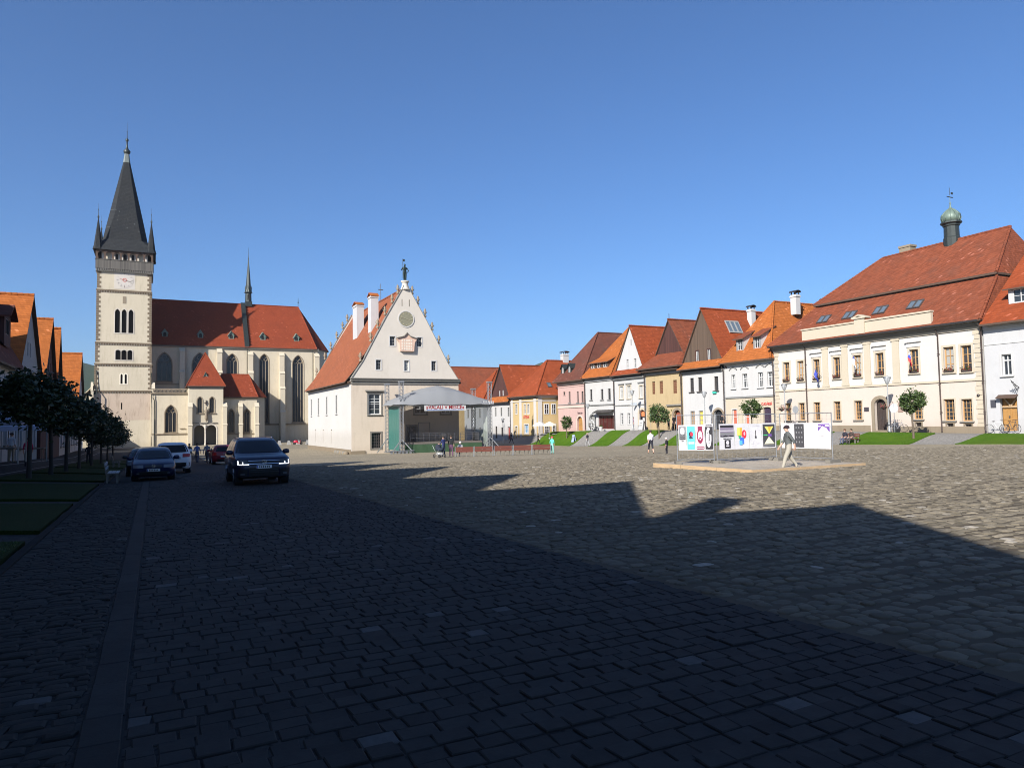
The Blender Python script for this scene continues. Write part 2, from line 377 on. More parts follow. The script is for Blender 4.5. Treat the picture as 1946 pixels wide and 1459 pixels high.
# strip of smaller, rougher setts left of the gutter
st = []; s = 2.5
SETTL = stone('rough dark strip setts', (.042, .041, .039), (.072, .07, .066), .8, bright=(.15, .15, .15))
while s < 34:
    h = .125 + nr.normal(0, .012); t = -1.77
    while t < -.42:
        L = max(.12, nr.normal(.23, .05)); a, b = t, min(t+L, -.39); t += L
        if b-a < .06 or not inview((a+b)/2, s, dmax=36): continue
        j = lambda: nr.normal(0, .008); g = .008
        o = [(a+g+j(), s+g+j()), ((a+b)/2+j(), s+g*.6+j()), (b-g+j(), s+g+j()), (b-g+j(), s+h-g+j()), ((a+b)/2+j(), s+h-g*.6+j()), (a+g+j(), s+h-g+j())]
        st.append((o, abs(nr.normal(.004, .005)), .003, min(1, max(0, nr.normal(.4, .25)))))
    s += h
lay(st, strip, SETTL, 'sett', 'sett_paving', 6)
# gutter slabs
st = []; s = 1.5
SLAB = stone('worn gutter slabs', (.046, .045, .044), (.074, .072, .07), .8)
while s < 62:
    L = nr.uniform(.34, .75); j = lambda: nr.normal(0, .005)
    if inview(-.3, s, 1.1, dmax=70): st.append(([(-.365+j(), s+.006), (-.15+j(), s+.006), (-.15+j(), s+L-.006), (-.365+j(), s+L-.006)], .004+abs(nr.normal(0, .005)), 0, nr.uniform(.1, .9)))
    s += L
lay(st, gut, SLAB, 'gutter_slab', 'gutter_slabs', 4)
# field cobbles on the square: uneven rounded stones of many sizes
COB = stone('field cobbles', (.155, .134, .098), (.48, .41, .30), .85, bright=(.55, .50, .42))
st = []; s = -1.0
while s < 50:
    h = max(.11, nr.normal(.165, .028)); t = 5.05 + nr.uniform(0, .1); w1, w2 = nr.uniform(0, 6, 2)
    while t < 52.4:
        L = max(.11, nr.normal(.205, .06)); a, b = t, t+L; t += L
        m_ = (a+b)/2
        if not inview(m_, s, dmax=46): continue
        dy = .06*math.sin(m_*1.1+w1) + .035*math.sin(m_*2.7+w2); cx, cy = m_, s+h/2+dy+nr.normal(0, .014); n = 8 if cx*f0.x+cy*f0.y < 13 else 5; ph = nr.uniform(0, 6.28)
        o = []
        for k in range(n):
            th = 2*math.pi*k/n + .2*math.sin(ph); c_, s_ = math.cos(th), math.sin(th)
            q = (abs(c_)**3.2 + abs(s_)**3.2)**(-1/3.2); rr = q*nr.uniform(.80, 1.08)
            o.append((cx + (L/2-.003)*c_*rr, cy + (h/2+.004)*s_*rr))
        dist = cx*f0.x+cy*f0.y
        foot = min(1, .3+.7*(cx-5)/6) if cx < 11 else 1  # foot lowers the tint towards the road: house shade painted into the cobbles
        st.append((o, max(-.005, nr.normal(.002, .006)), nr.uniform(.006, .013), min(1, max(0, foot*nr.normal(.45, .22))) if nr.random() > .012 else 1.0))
    s += h*.97
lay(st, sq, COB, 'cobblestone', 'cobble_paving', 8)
m = MB()
for i in range(96):
    for j in range(104):
        t, s = 5+.5*i, -1+.5*j
        if inview(t+.25, s+.25, dmax=46.3): m.face([(t, s, G(s)-.008), (t+.5, s, G(s)-.008), (t+.5, s+.5, G(s+.5)-.008), (t, s+.5, G(s+.5)-.008)])
m.build('sand_bed', JOINTC, sq)
# kerb stones along the left lawn
# lawns
def lawn(name, t0, t1, s0, s1, mat, label, group, dz=.03, edge=.06):
    tt = frange(t0, t1, .45); sg = frange(s0, s1, 1.2); m = MB(); n = len(tt)
    def rag(t, s_): return (t+(.09*noise.noise(Vector((s_*3.1, t, 1))) if t in (t0, t1) else 0), s_+(.09*noise.noise(Vector((t*3.1, s_, 5))) if s_ in (s0, s1) else 0))
    vs = [(*rag(t, s_), E(t, s_)+dz+.012*noise.noise(Vector((t*2, s_*2, 0)))) for s_ in sg for t in tt]
    m.mesh(vs, [(j*n+i, j*n+i+1, (j+1)*n+i+1, (j+1)*n+i) for j in range(len(sg)-1) for i in range(n-1)], 0, True)
    rim = [(t, s0) for t in tt] + [(t1, q) for q in sg] + [(t, s1) for t in reversed(tt)] + [(t0, q) for q in reversed(sg)]
    for (a, b), (c, d) in zip(rim, rim[1:]):
        A_, B_ = rag(a, b), rag(c, d)
        m.face(((*A_, E(a, b)+dz+.012*noise.noise(Vector((a*2, b*2, 0)))), (*B_, E(c, d)+dz+.012*noise.noise(Vector((c*2, d*2, 0)))), (*B_, E(c, d)-.1), (*A_, E(a, b)-.1)), 0)
    return m.build(name, mat, loc=((t0+t1)/2, (s0+s1)/2, E((t0+t1)/2, (s0+s1)/2)), label=label, cat='lawn', group=group, kind='structure')
EL = [(27, 32.4, 'sunlit lawn in front of the white shop at the right picture edge'), (36.3, 42.4, 'sunlit lawn with a globe tree before the big cream building'), (46, 50.4, 'sunlit lawn behind the poster panels, nearest the big cream building'), (54, 58.2, 'sunlit lawn behind the posters before the white house with dormers'), (62, 67, 'sunlit lawn in front of the brown timber gabled house'),
      (70.8, 74.3, 'narrow sunlit lawn with globe tree before the yellow ochre house'), (78, 82.1, 'sunlit lawn in front of the white gabled house'), (87.4, 99, 'farthest sunlit lawn with small tree before the pink house')]
for a, b, lb in EL: lawn('lawn', 53.0, 57.0, a, b, GRASS, lb, 'lawns along the east houses')
WL = [(-2, 14.8, 'nearest dark lawn at the lower left of the road'), (16.4, 23, 'second dark lawn from the front on the left bank'), (24.6, 33.4, 'third dark lawn on left bank ending by the bench'), (36.5, 45, 'dark lawn beside the parked blue car'), (47, 58, 'dark lawn below the two people by the tents'), (60, 73, 'dark lawn under the row of shaded trees'), (75, 90, 'dark lawn far down the left bank near the church')]
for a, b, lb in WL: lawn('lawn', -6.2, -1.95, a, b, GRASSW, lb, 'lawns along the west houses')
# kerb of the left bank: each stone its own part
KERBM = simple('dark kerb granite', (.026, .026, .026), .95, spec=.05)
kerb = thing('kerb', 'grey stone kerb along the foot of the left lawns', 'kerb', (-1.8, 20, G(20)), kind='structure')
s = 4
while s < 60:
    L = nr.uniform(.8, 1.1); m = MB(); z = G(s+L/2)
    m.slab([(-1.87, s+.006, G(s)+.035), (-1.75, s+.006, G(s)+.03), (-1.75, s+L-.006, G(s+L)+.03), (-1.87, s+L-.006, G(s+L)+.035)], .16)
    m.build('kerb_stone', KERBM, kerb); s += L
# grass blades on the nearest lawn
m = MB()
for i in range(9000):
    t, s_ = nr.uniform(-6, -1.98), 3 + 11.6*nr.random()**.7
    if not inview(t, s_, 1.0): continue
    z = E(t, s_)+.02; a = nr.uniform(0, 6.28); h = nr.uniform(.03, .075); dx, dy = .006*math.cos(a), .006*math.sin(a); lx, ly = nr.normal(0, .02, 2)
    m.face(((t-dx, s_-dy, z), (t+dx, s_+dy, z), (t+lx, s_+ly, z+h)))
m.build('grass', leafm('grass blades', (.025, .06, .01), (.06, .10, .02)), label='short grass blades on the nearest left lawn', cat='grass', kind='stuff', loc=(-4, 9, E(-4, 9)))
# far wooded hills
def hill(name, pts, dist, depth, mat, label, seed):
    """ridge crest given as (azimuth, height) pairs at a distance, falling to the plain on both sides"""
    m = MB(); cols = frange(pts[0][0], pts[-1][0], .6); rows = [(-1, 0), (-.7, .28), (-.4, .66), (-.15, .93), (0, 1), (.3, .8), (1, 0)]; vs = []
    for kd, kh in rows:
        for a in cols:
            h = pl(pts, a); rad = dist + depth*kd; nz = noise.fractal(Vector((a*.45, kd*1.5, seed)), 1, 2, 5)
            vs.append((rad*math.sin(R(a)), rad*math.cos(R(a)), -8 + (h+8)*kh + (nz*14*kh if kh > 0 else 0)))
    n = len(cols)
    m.mesh(vs, [(j*n+i, j*n+i+1, (j+1)*n+i+1, (j+1)*n+i) for j in range(len(rows)-1) for i in range(n-1)], 0, True)
    m.build(name, mat, label=label, cat='hill', kind='structure', loc=(dist*math.sin(R(pts[len(pts)//2][0])), dist*math.cos(R(pts[len(pts)//2][0])), -8))
FOREST = grassm('distant woods', (.03, .055, .018), (.06, .085, .03), (.09, .09, .05))
hill('wooded_hill', [(-42, 30), (-25, 90), (-14, 175), (-10, 165), (-6.5, 150), (-4, 118), (-2, 100), (2, 66), (8, 45), (16, 20)], 1500, 500, FOREST, 'far wooded hill behind the church tower and left roofs', 1.3)
hill('wooded_hill', [(16, 10), (20, 70), (22.5, 124), (24.5, 140), (26.5, 150), (28.5, 152), (30.5, 143), (34, 110), (40, 60), (60, 40)], 1900, 600, FOREST, 'far wooded hill rising behind the red roofs beyond the stage', 5.1)
# ---------------------------------------------------------------- facades, openings, windows
class Fac:
    def __init__(s, ax, p, d): s.ax, s.p, s.d = ax, p, d
    def P(s, u, v, d=0):
        return (s.p+s.d*d, u, v) if s.ax == 'x' else (u, s.p+s.d*d, v)
    def box(s, m, u0, u1, v0, v1, d0, d1, mi=0):
        a, b = s.P(u0, v0, d0), s.P(u1, v1, d1)
        m.box(min(a[0], b[0]), max(a[0], b[0]), min(a[1], b[1]), max(a[1], b[1]), v0, v1, mi)
class Op:
    """an opening in a facade: rectangle, round arch 'r', low segment arch 's' or pointed arch 'p'"""
    def __init__(s, a, b, v0, v1, arch=None):
        s.u0, s.u1 = min(a, b), max(a, b); s.v0, s.v1 = min(v0, v1), max(v0, v1); s.arch = arch
        w = s.u1-s.u0; s.rise = {None: 0, 'r': w*.5, 's': w*.16, 'p': w*.86}[arch]; s.rise = min(s.rise, (s.v1-s.v0)*.9); s.spr = s.v1-s.rise
    def top(s, u):
        if not s.arch: return s.v1
        w = s.u1-s.u0; x = min(max((u-s.u0)/w, 0), 1)
        if s.arch == 'p': x = min(x, 1-x); k = math.sqrt(max(0, 1-(1-x)**2))/.866
        else: k = math.sqrt(max(0, 1-(2*x-1)**2))
        return s.spr + s.rise*k
    def outline(s, g=0, n=10):
        c = ((s.u0+s.u1)/2, (s.v0+s.v1)/2)
        if not s.arch: pts = [(s.u0, s.v0), (s.u1, s.v0), (s.u1, s.v1), (s.u0, s.v1)]
        else:
            w = s.u1-s.u0; xs = [.5+.5*math.cos(math.pi*i/n) for i in range(n+1)] if s.arch != 'p' else [1-.5*(1-math.cos(math.pi*i/n)) for i in range(n+1)]
            pts = [(s.u0, s.v0), (s.u1, s.v0)] + [(s.u0+w*x, s.top(s.u0+w*x)) for x in xs]
        if g:
            kx = 1-2*g/(s.u1-s.u0); ky = 1-2*g/(s.v1-s.v0); pts = [(c[0]+(a-c[0])*kx, c[1]+(b-c[1])*ky) for a, b in pts]
        return pts
def rect(a, b, v0, v1): return [(a, v0), (b, v0), (b, v1), (a, v1)]
def wall(m, fac, poly, ops=(), dep=.22, mi=0, mr=None):
    m.tess([poly]+[o.outline() for o in ops], fac.P, mi)
    for o in ops:
        L = o.outline()
        for i in range(len(L)): a, b = L[i], L[(i+1) % len(L)]; m.face((fac.P(*a), fac.P(*b), fac.P(*b, -dep-.03), fac.P(*a, -dep-.03)), mi if mr is None else mr)
def ring(m, fac, o, g0, g1, d0, d1, mi=0):
    A, B = o.outline(g0), o.outline(g1)
    for i in range(len(A)):
        j = (i+1) % len(A)
        m.face((fac.P(*A[i], d1), fac.P(*A[j], d1), fac.P(*B[j], d1), fac.P(*B[i], d1)), mi)
        m.face((fac.P(*B[i], d1), fac.P(*B[j], d1), fac.P(*B[j], d0), fac.P(*B[i], d0)), mi)
        m.face((fac.P(*A[i], d1), fac.P(*A[j], d1), fac.P(*A[j], d0), fac.P(*A[i], d0)), mi)
def window(fac, par, o, fm, gm=None, nx=2, ny=2, dep=.2, fw=.07, mw=.045, name='window', sur=None, sw=.12, sill=None, label=None, cross=None):
    m = MB(); ring(m, fac, o, 0, fw, -dep, -dep+.07)
    for i in range(1, nx):
        u = o.u0+(o.u1-o.u0)*i/nx; k = mw*(1.5 if nx % 2 == 0 and i*2 == nx else 1)/2
        fac.box(m, u-k, u+k, o.v0+fw*.7, o.top(u)-fw*.7, -dep+.002, -dep+.055)
    for i in range(1, ny):
        v = o.v0+(o.v1-o.v0)*i/ny
        if o.arch and v > o.spr+o.rise*.6: continue
        fac.box(m, o.u0+fw*.7, o.u1-fw*.7, v-mw/2, v+mw/2, -dep+.001, -dep+.05)
    if cross: v = o.v0+(o.v1-o.v0)*cross; fac.box(m, o.u0+fw*.7, o.u1-fw*.7, v-.05, v+.05, -dep+.003, -dep+.06)
    ob = m.build(name, fm, par)
    if label: ob['label'] = label
    g = MB(); g.tess([o.outline(.012)], lambda u, v: fac.P(u, v, -dep-.004)); g.build('pane', gm or PANE, ob)
    if sur:
        q = MB(); ring(q, fac, o, -sw, 0, -.01, .045); q.build('surround', sur, ob)
    if sill:
        q = MB(); fac.box(q, o.u0-.14, o.u1+.14, o.v0-.11, o.v0-.005, -.05, .15); q.build('sill', sill, ob)
    return ob
def door(fac, par, o, m_, dep=.3, sur=None, sw=.25, glass=False, planks=5, name='door'):
    d = MB(); d.tess([o.outline(.012)], lambda u, v: fac.P(u, v, -dep))
    w = (o.u1-o.u0)
    for i in range(planks+1):
        u = o.u0+.03+(w-.06)*i/planks; fac.box(d, u-.025, u+.025, o.v0+.02, min(o.top(u-.03), o.top(u+.03))-.03, -dep+.002, -dep+.03)
    fac.box(d, (o.u0+o.u1)/2-.05, (o.u0+o.u1)/2+.05, o.v0+.02, o.v1-.06, -dep+.004, -dep+.045)
    fac.box(d, o.u0+.02, o.u1-.02, o.v0+.9, o.v0+1.02, -dep+.003, -dep+.04)
    ob = d.build(name, m_, par); h = MB(); fac.box(h, (o.u0+o.u1)/2+.09, (o.u0+o.u1)/2+.14, o.v0+1.02, o.v0+1.2, -dep+.04, -dep+.1); h.build('handle', STEELD, ob)
    if sur: q = MB(); ring(q, fac, o, -sw, 0, -.01, .06); q.build('surround', sur, ob)
    return ob
def roofpart(par, polys, m_, th=.16, name='roof', ridges=(), rr=.12, rm=None):
    m = MB()
    for p in polys: m.slab(p, th, 0, 1)
    ob = m.build(name, [m_, TIMBER], par)
    if ridges:
        q = MB()
        for a, b in ridges:
            a, b = Vector(a), Vector(b); n = max(2, int((b-a).length/.38))
            for i in range(n):
                p0, p1 = a.lerp(b, i/n), a.lerp(b, (i+1.08)/n); q.tube([p0+Vector((0, 0, .01)), p1+Vector((0, 0, .01))], [rr*1.12, rr*.9], 6)
        q.build('ridge_tiles', rm or m_, ob, kind='stuff')
    return ob
def chimney(par, x, y, z0, z1, wx=.7, wy=.7, m_=None, cap=None, capm=None):
    m = MB(); m.box(x-wx/2, x+wx/2, y-wy/2, y+wy/2, z0, z1); m.box(x-wx/2-.07, x+wx/2+.07, y-wy/2-.07, y+wy/2+.07, z1-.28, z1-.14)
    o = m.build('chimney', m_ or WHITE, par); k = MB()
    if cap == 'gable':
        for a in (-1, 1): k.slab([(x-wx/2-.1, y+a*(wy/2+.12), z1+.02), (x+wx/2+.1, y+a*(wy/2+.12), z1+.02), (x+wx/2+.1, y, z1+.5), (x-wx/2-.1, y, z1+.5)], .07)
    else:
        for a in (-1, 1):
            for b in (-1, 1): k.box(x+a*(wx/2-.1)-.05, x+a*(wx/2-.1)+.05, y+b*(wy/2-.1)-.05, y+b*(wy/2-.1)+.05, z1+.002, z1+.3)
        for i in range(6):
            a, b = math.pi*i/6, math.pi*(i+1)/6; k.slab([(x-wx*.62*math.cos(a), y-wy*.62, z1+.3+.22*math.sin(a)), (x-wx*.62*math.cos(b), y-wy*.62, z1+.3+.22*math.sin(b)), (x-wx*.62*math.cos(b), y+wy*.62, z1+.3+.22*math.sin(b)), (x-wx*.62*math.cos(a), y+wy*.62, z1+.3+.22*math.sin(a))], .05)
    k.build('chimney_cap', capm or (TILE_O if cap == 'gable' else GUTTER), o); return o
def downpipe(par, x, y, z0, z1, m_=None, bend=(0, 0)):
    m = MB(); m.tube([(x+bend[0], y+bend[1], z1+.45), (x, y, z1), (x, y, z0+.02)], .06, 8)
    for k in range(3): z = lerp(z0, z1, .2+.3*k); m.box(x-.08, x+.08, y-.08, y+.08, z, z+.04)
    m.build('downpipe', m_ or PIPE, par)
def skylight(par, a, b, c, d, n=1, fm=None):
    """roof window lying on the slope, corners a b c d (lower left, lower right, upper right, upper left)"""
    a, b, c, d = map(Vector, (a, b, c, d)); nrm = (b-a).cross(d-a).normalized()
    if nrm.z < 0: nrm = -nrm
    o = None
    m = MB()
    def pt(u, v, h): return a.lerp(b, u).lerp(d.lerp(c, u), v) + nrm*h
    for i in range(n):
        u0_, u1_ = (i+.03)/n, (i+.97)/n
        for (p, q, r, s_) in ((u0_, u1_, 0, .1), (u0_, u1_, .9, 1), (u0_, u0_+.1/n, .1, .9), (u1_-.1/n, u1_, .1, .9)):
            t_ = [pt(p, r, .13), pt(q, r, .13), pt(q, s_, .13), pt(p, s_, .13)]; l_ = [pt(p, r, .0), pt(q, r, .0), pt(q, s_, .0), pt(p, s_, .0)]
            m.face(t_)
            for k in range(4): m.face((t_[k], l_[k], l_[(k+1) % 4], t_[(k+1) % 4]))
    ob = m.build('roof_window', fm or DFRAME, par); g = MB()
    for i in range(n): g.face([pt((i+.1)/n, .08, .09), pt((i+.9)/n, .08, .09), pt((i+.9)/n, .92, .09), pt((i+.1)/n, .92, .09)])
    g.build('pane', PANES, ob); return ob
PANES = simple('roof window glass', (.10, .13, .16), .05, spec=.8)
def lettering(par, txt, fac, u, v, h, m_, d=.03, flip=1, wmax=None, name='lettering', bold=0):
    """flat letters standing proud of a facade, centred on (u, v); flip -1 where u runs right to left as seen"""
    cu = bpy.data.curves.new('letters', 'FONT'); cu.body = txt; cu.size = h*1.4; cu.extrude = .012; cu.offset = bold; cu.align_x = 'CENTER'; cu.resolution_u = 2
    o = bpy.data.objects.new('letters', cu); C.objects.link(o); dg = bpy.context.evaluated_depsgraph_get(); me = bpy.data.meshes.new_from_object(o.evaluated_get(dg)); bpy.data.objects.remove(o)
    xs = [q.co.x for q in me.vertices]; wd = max(xs)-min(xs); k = min(1, wmax/wd) if wmax else 1
    off = wloc(par) if par else Vector((0, 0, 0))
    for q in me.vertices: q.co = Vector(fac.P(u+flip*q.co.x*k, v-h*.5+q.co.y, d+q.co.z)) - off
    me.materials.clear(); me.materials.append(m_); ob = bpy.data.objects.new(name, me); C.objects.link(ob)
    if par: ob.parent = par
    return ob

# ---------------------------------------------------------------- town hall
TZ = -1.98
th = thing('town_hall', 'pale gabled town hall with steep red roof and statue, standing alone in mid square', 'town hall', (28.6, 86.2, TZ))
S_, W_ = Fac('y', 86.2, -1), Fac('x', 21.53, -1)
TX0, TX1, TY0, TY1, TE = 21.53, 35.67, 86.2, 113.2, 7.0
sw = [Op(23.66, 25.23, 2.8, 5.4), Op(29.6, 31.2, 2.8, 5.4), Op(33.2, 34.5, 2.8, 5.4), Op(24.02, 25.2, -1.35, .55), Op(28.6, 29.8, -1.1, 1.3)]
gw = [Op(26.45, 27.12, 11.45, 12.6), Op(30.0, 30.67, 11.45, 12.6), Op(24.65, 25.28, 8.4, 9.6), Op(28.3, 28.9, 8.3, 9.6), Op(31.95, 32.58, 8.4, 9.6), Op(28.05, 28.17, 16.5, 17.4), Op(29.0, 29.12, 16.5, 17.4)]
gable = [(21.53, TE), (TX1, TE), (35.62, 7.3), (34.2, 9.4), (32.9, 11.9), (31.3, 14.9), (29.9, 17.3), (29.1, 18.7), (28.9, 19.15), (28.3, 19.15), (28.1, 18.7), (27.3, 17.3), (25.9, 14.9), (24.3, 11.9), (23.0, 9.4), (21.58, 7.3)]
m = MB(); wall(m, S_, rect(TX0, TX1, -2.3, TE), sw, .3)
m.build('front_wall', HALLPINK, th)
m = MB()
ww = [Op(s-.42, s+.42, 3.05, 5.5) for s in (110.6, 105.4, 99.9, 94.0)] + [Op(s-.4, s+.4, -.9, 1.0, 's') for s in (107.5, 102.2, 97.0)]
wall(m, W_, rect(TY0, TY1, -2.3, TE), ww, .1)
m.face([(TX1, TY0, -2.3), (TX1, TY1, -2.3), (TX1, TY1, TE), (TX1, TY0, TE)]); m.face([(TX0, TY1, -2.3), (TX1, TY1, -2.3), (TX1, TY1, TE), (TX0, TY1, TE)])
m.build('side_wall', IVORY, th)
m = MB(); wall(m, S_, gable, gw, .3)
NB = Fac('y', 86.75, 1)
m.tess([gable], NB.P)
for i in range(len(gable)): a, b = gable[i], gable[(i+1) % len(gable)]; m.face((S_.P(*a), S_.P(*b), NB.P(*b), NB.P(*a)))
m.build('gable', BUFF2, th)
m = MB(); m.prism(gable, lambda u, v, d: (u, d, v), TY1-.5, TY1+.02); m.build('gable', BUFF2, th)
# dark coping along the gable edges
for side in (gable[2:9], gable[9:16]):
    for y0, y1 in ((86.12, 86.8), (TY1-.55, TY1+.08)):
        m = MB()
        for (a, b), (c, d) in zip(side, side[1:]):
            m.slab([(a, y0, b+.08), (c, y0, d+.08), (c, y1, d+.08), (a, y1, b+.08)], .1)
        m.build('coping', GREYST, th)
for k, o in enumerate(sw[:3]): window(S_, th, o, WFRAME, PANE, 2, 4, .22, .14, .05, sur=GREYST, sw=.2, sill=GREYST, cross=.6)
m = MB()
for o in sw[:3]: S_.box(m, o.u0-.42, o.u1+.42, 5.66, 5.82, .05, .25)
m.build('window_hood', GREYST, th)
for o in sw[3:]:
    window(S_, th, o, DFRAME, PANED, 5, 5, .2, .05, .03, sur=GREYST, sw=.18)
for k, o in enumerate(gw[:5]):
    window(S_, th, o, GFRAME if k != 3 else WFRAME, PANED if k != 3 else PANEC, 2, 3, .22, .05, .04, sur=WHITE, sw=.11)
for o in gw[5:]: m = MB(); m.tess([o.outline()], lambda u, v: S_.P(u, v, -.25)); m.build('slit', DARK, th)
for k, o in enumerate(ww):
    if k < 4: window(W_, th, o, GFRAME, PANE, 2, 3, .07, .06, .04, sur=WHITE, sw=.15, sill=WHITE)
    else: m = MB(); m.tess([o.outline()], lambda u, v: W_.P(u, v, -.1)); ob = m.build('blind_niche', IVORY, th)
# cornice between walls and gable, side eaves
m = MB(); S_.box(m, TX0-.1, TX1+.1, TE-.05, TE+.2, .001, .35); S_.box(m, TX0-.05, TX1+.05, TE-.42, TE-.05, .001, .14); S_.box(m, TX0-.16, TX1+.16, TE+.2, TE+.3, .001, .5)
m.build('cornice', GREYST, th)
m = MB(); W_.box(m, TY0+.01, TY1, TE-.3, TE-.08, .001, .3); m.build('eaves_cornice', TIMBER, th)
# steep roof with a slight flare, valley tone strips come from the tiles
def ths(k): return (lerp(TX0-.62, TX0+.55, k), lerp(TE-.08, 8.75, k))
rp = []
prof = [(TX0-.65, TE-.12), (TX0+.7, 8.55), (28.6, 18.9)]
for (x0, z0), (x1, z1) in zip(prof, prof[1:]):
    rp.append([(x0, 86.8, z0), (x0, TY1-.5, z0), (x1, TY1-.5, z1), (x1, 86.8, z1)]); X0, X1 = 57.2-x0, 57.2-x1
    rp.append([(X0, 86.8, z0), (X1, 86.8, z1), (X1, TY1-.5, z1), (X0, TY1-.5, z0)])
roofpart(th, rp, TILE_H, .14, ridges=[((28.6, 86.9, 18.95), (28.6, TY1-.5, 18.95))])
for y, w_ in ((99.4, 2.3), (91.7, 1.5)):
    chimney(th, 25.9, y, 13.0, 18.5, 1.0, w_, WHITE2, 'gable', TILE_O)
m = MB(); m.tube([(28.55, 97.2, 18.6), (28.55, 97.2, 21.4)], .04, 6); m.box(28.2, 28.9, 97.17, 97.23, 20.5, 20.62); m.build('lightning_rod', STEELD, th)
# round clock on the gable
m = MB(); n = 28
m.prism([(28.6+.95*math.cos(2*math.pi*k/n), 14.9+.95*math.sin(2*math.pi*k/n)) for k in range(n)], S_.P, .0, .05)
ck = m.build('clock', simple('olive grey clock face', (.20, .19, .13), .7), th)
m = MB()
for k in range(12):
    a = 2*math.pi*k/12; p, q = (28.6+.68*math.cos(a), 14.9+.68*math.sin(a)), (28.6+.86*math.cos(a), 14.9+.86*math.sin(a)); m.bar(S_.P(*p, .06), S_.P(*q, .06), .05)
m.build('hour_mark', simple('faded gilt', (.45, .40, .26), .6), ck, kind='stuff')
m = MB(); m.bar(S_.P(28.6, 14.9, .075), S_.P(29.15, 14.72, .075), .06, .02); m.bar(S_.P(28.6, 14.9, .09), S_.P(27.9, 15.12, .09), .05, .02); m.build('clock_hand', simple('pale gilt', (.6, .55, .4), .5), ck)
m = MB(); q = Op(27.62, 29.58, 13.92, 15.88)
cir = lambda r: [(28.6+r*math.cos(2*math.pi*k/n), 14.9+r*math.sin(2*math.pi*k/n)) for k in range(n)]
A, B = cir(1.08), cir(.95)
for i in range(n):
    j = (i+1) % n; m.face((S_.P(*A[i], .07), S_.P(*A[j], .07), S_.P(*B[j], .07), S_.P(*B[i], .07))); m.face((S_.P(*B[i], .07), S_.P(*B[j], .07), S_.P(*B[j], 0), S_.P(*B[i], 0))); m.face((S_.P(*A[i], .07), S_.P(*A[j], .07), S_.P(*A[j], 0), S_.P(*A[i], 0)))
m.build('clock_rim', IVORY, ck)
# star shaped stone oriel with tiny curved roof
m = MB(); star = [(27.7, 10.75), (29.5, 10.75), (29.62, 11.9), (29.95, 12.35), (29.0, 12.6), (28.6, 13.05), (28.2, 12.6), (27.25, 12.35), (27.58, 11.9)]
m.prism(star, S_.P, 0, .38); orl = m.build('stone_oriel', simple('carved pink stone', (.55, .38, .29), .85), th)
m = MB()
for i in range(5):
    for j in range(4): S_.box(m, 27.85+i*.3, 28.06+i*.3, 10.9+j*.36, 11.16+j*.36, .381, .40)
m.build('relief', simple('pale relief stone', (.62, .55, .46), .9), orl, kind='stuff')
m = MB()
for (a, b), (c, d) in zip(star[3:7], star[4:8]):
    m.slab([S_.P(a, b+.1, -.02), S_.P(c, d+.1, -.02), S_.P(c, d+.1, .55), S_.P(a, b+.1, .55)], .09)
m.build('oriel_roof', GREYST, orl)
# little carved finials up the gable edges
def finial(x, y, z, par, k=1.0, lean=0):
    m = MB(); m.lathe(x, y, [(.16*k, z-.1), (.2*k, z+.08), (.08*k, z+.16), (.15*k, z+.38), (.24*k, z+.5), (.1*k, z+.62), (.17*k, z+.82), (.05*k, z+1.0), (.02*k, z+1.1)], 8)
    for a in (-1, 1): m.tube([(x, y, z+.4), (x+a*.22*k, y, z+.55), (x+a*.26*k, y, z+.72)], [.06, .05, .02], 5)
    m.build('finial', STONE, par)
for (x, z) in ((22.9, 9.5), (24.2, 12.0), (25.1, 13.7), (26.05, 15.4), (27.0, 17.0), (27.75, 18.25)):
    for y in (86.5, TY1-.25):
        finial(x-.12, y, z, th); finial(57.2-x+.12, y, z, th)
m = MB(); m.lathe(28.6, 86.5, [(.62, 18.7), (.46, 19.0), (.40, 19.35), (.40, 19.6), (.52, 19.66), (.52, 19.82), (.3, 19.85)], 12); m.build('statue_pedestal', BUFF2, th)
# damp stained plinth and stone bench at the corner
m = MB(); W_.box(m, TY0+.3, TY1, -2.3, -1.45, .001, .1); S_.box(m, TX0-.1, TX0+1.7, -2.3, -1.6, .001, .1); m.build('plinth', STONE, th)
for k in range(9):
    m = MB(); y = 87.0+k*.7; m.lathe(21.1+rng.uniform(-.12, .12), y, [(.3, TZ-.05), (.33, TZ+.1), (.22, TZ+.26+rng.uniform(0, .12)), (.05, TZ+.36)], 7, sx=rng.uniform(.8, 1.3))
    m.build('loose_stone', STONE, th) if k % 2 == 0 else m.build('loose_stone', GREYST, th)
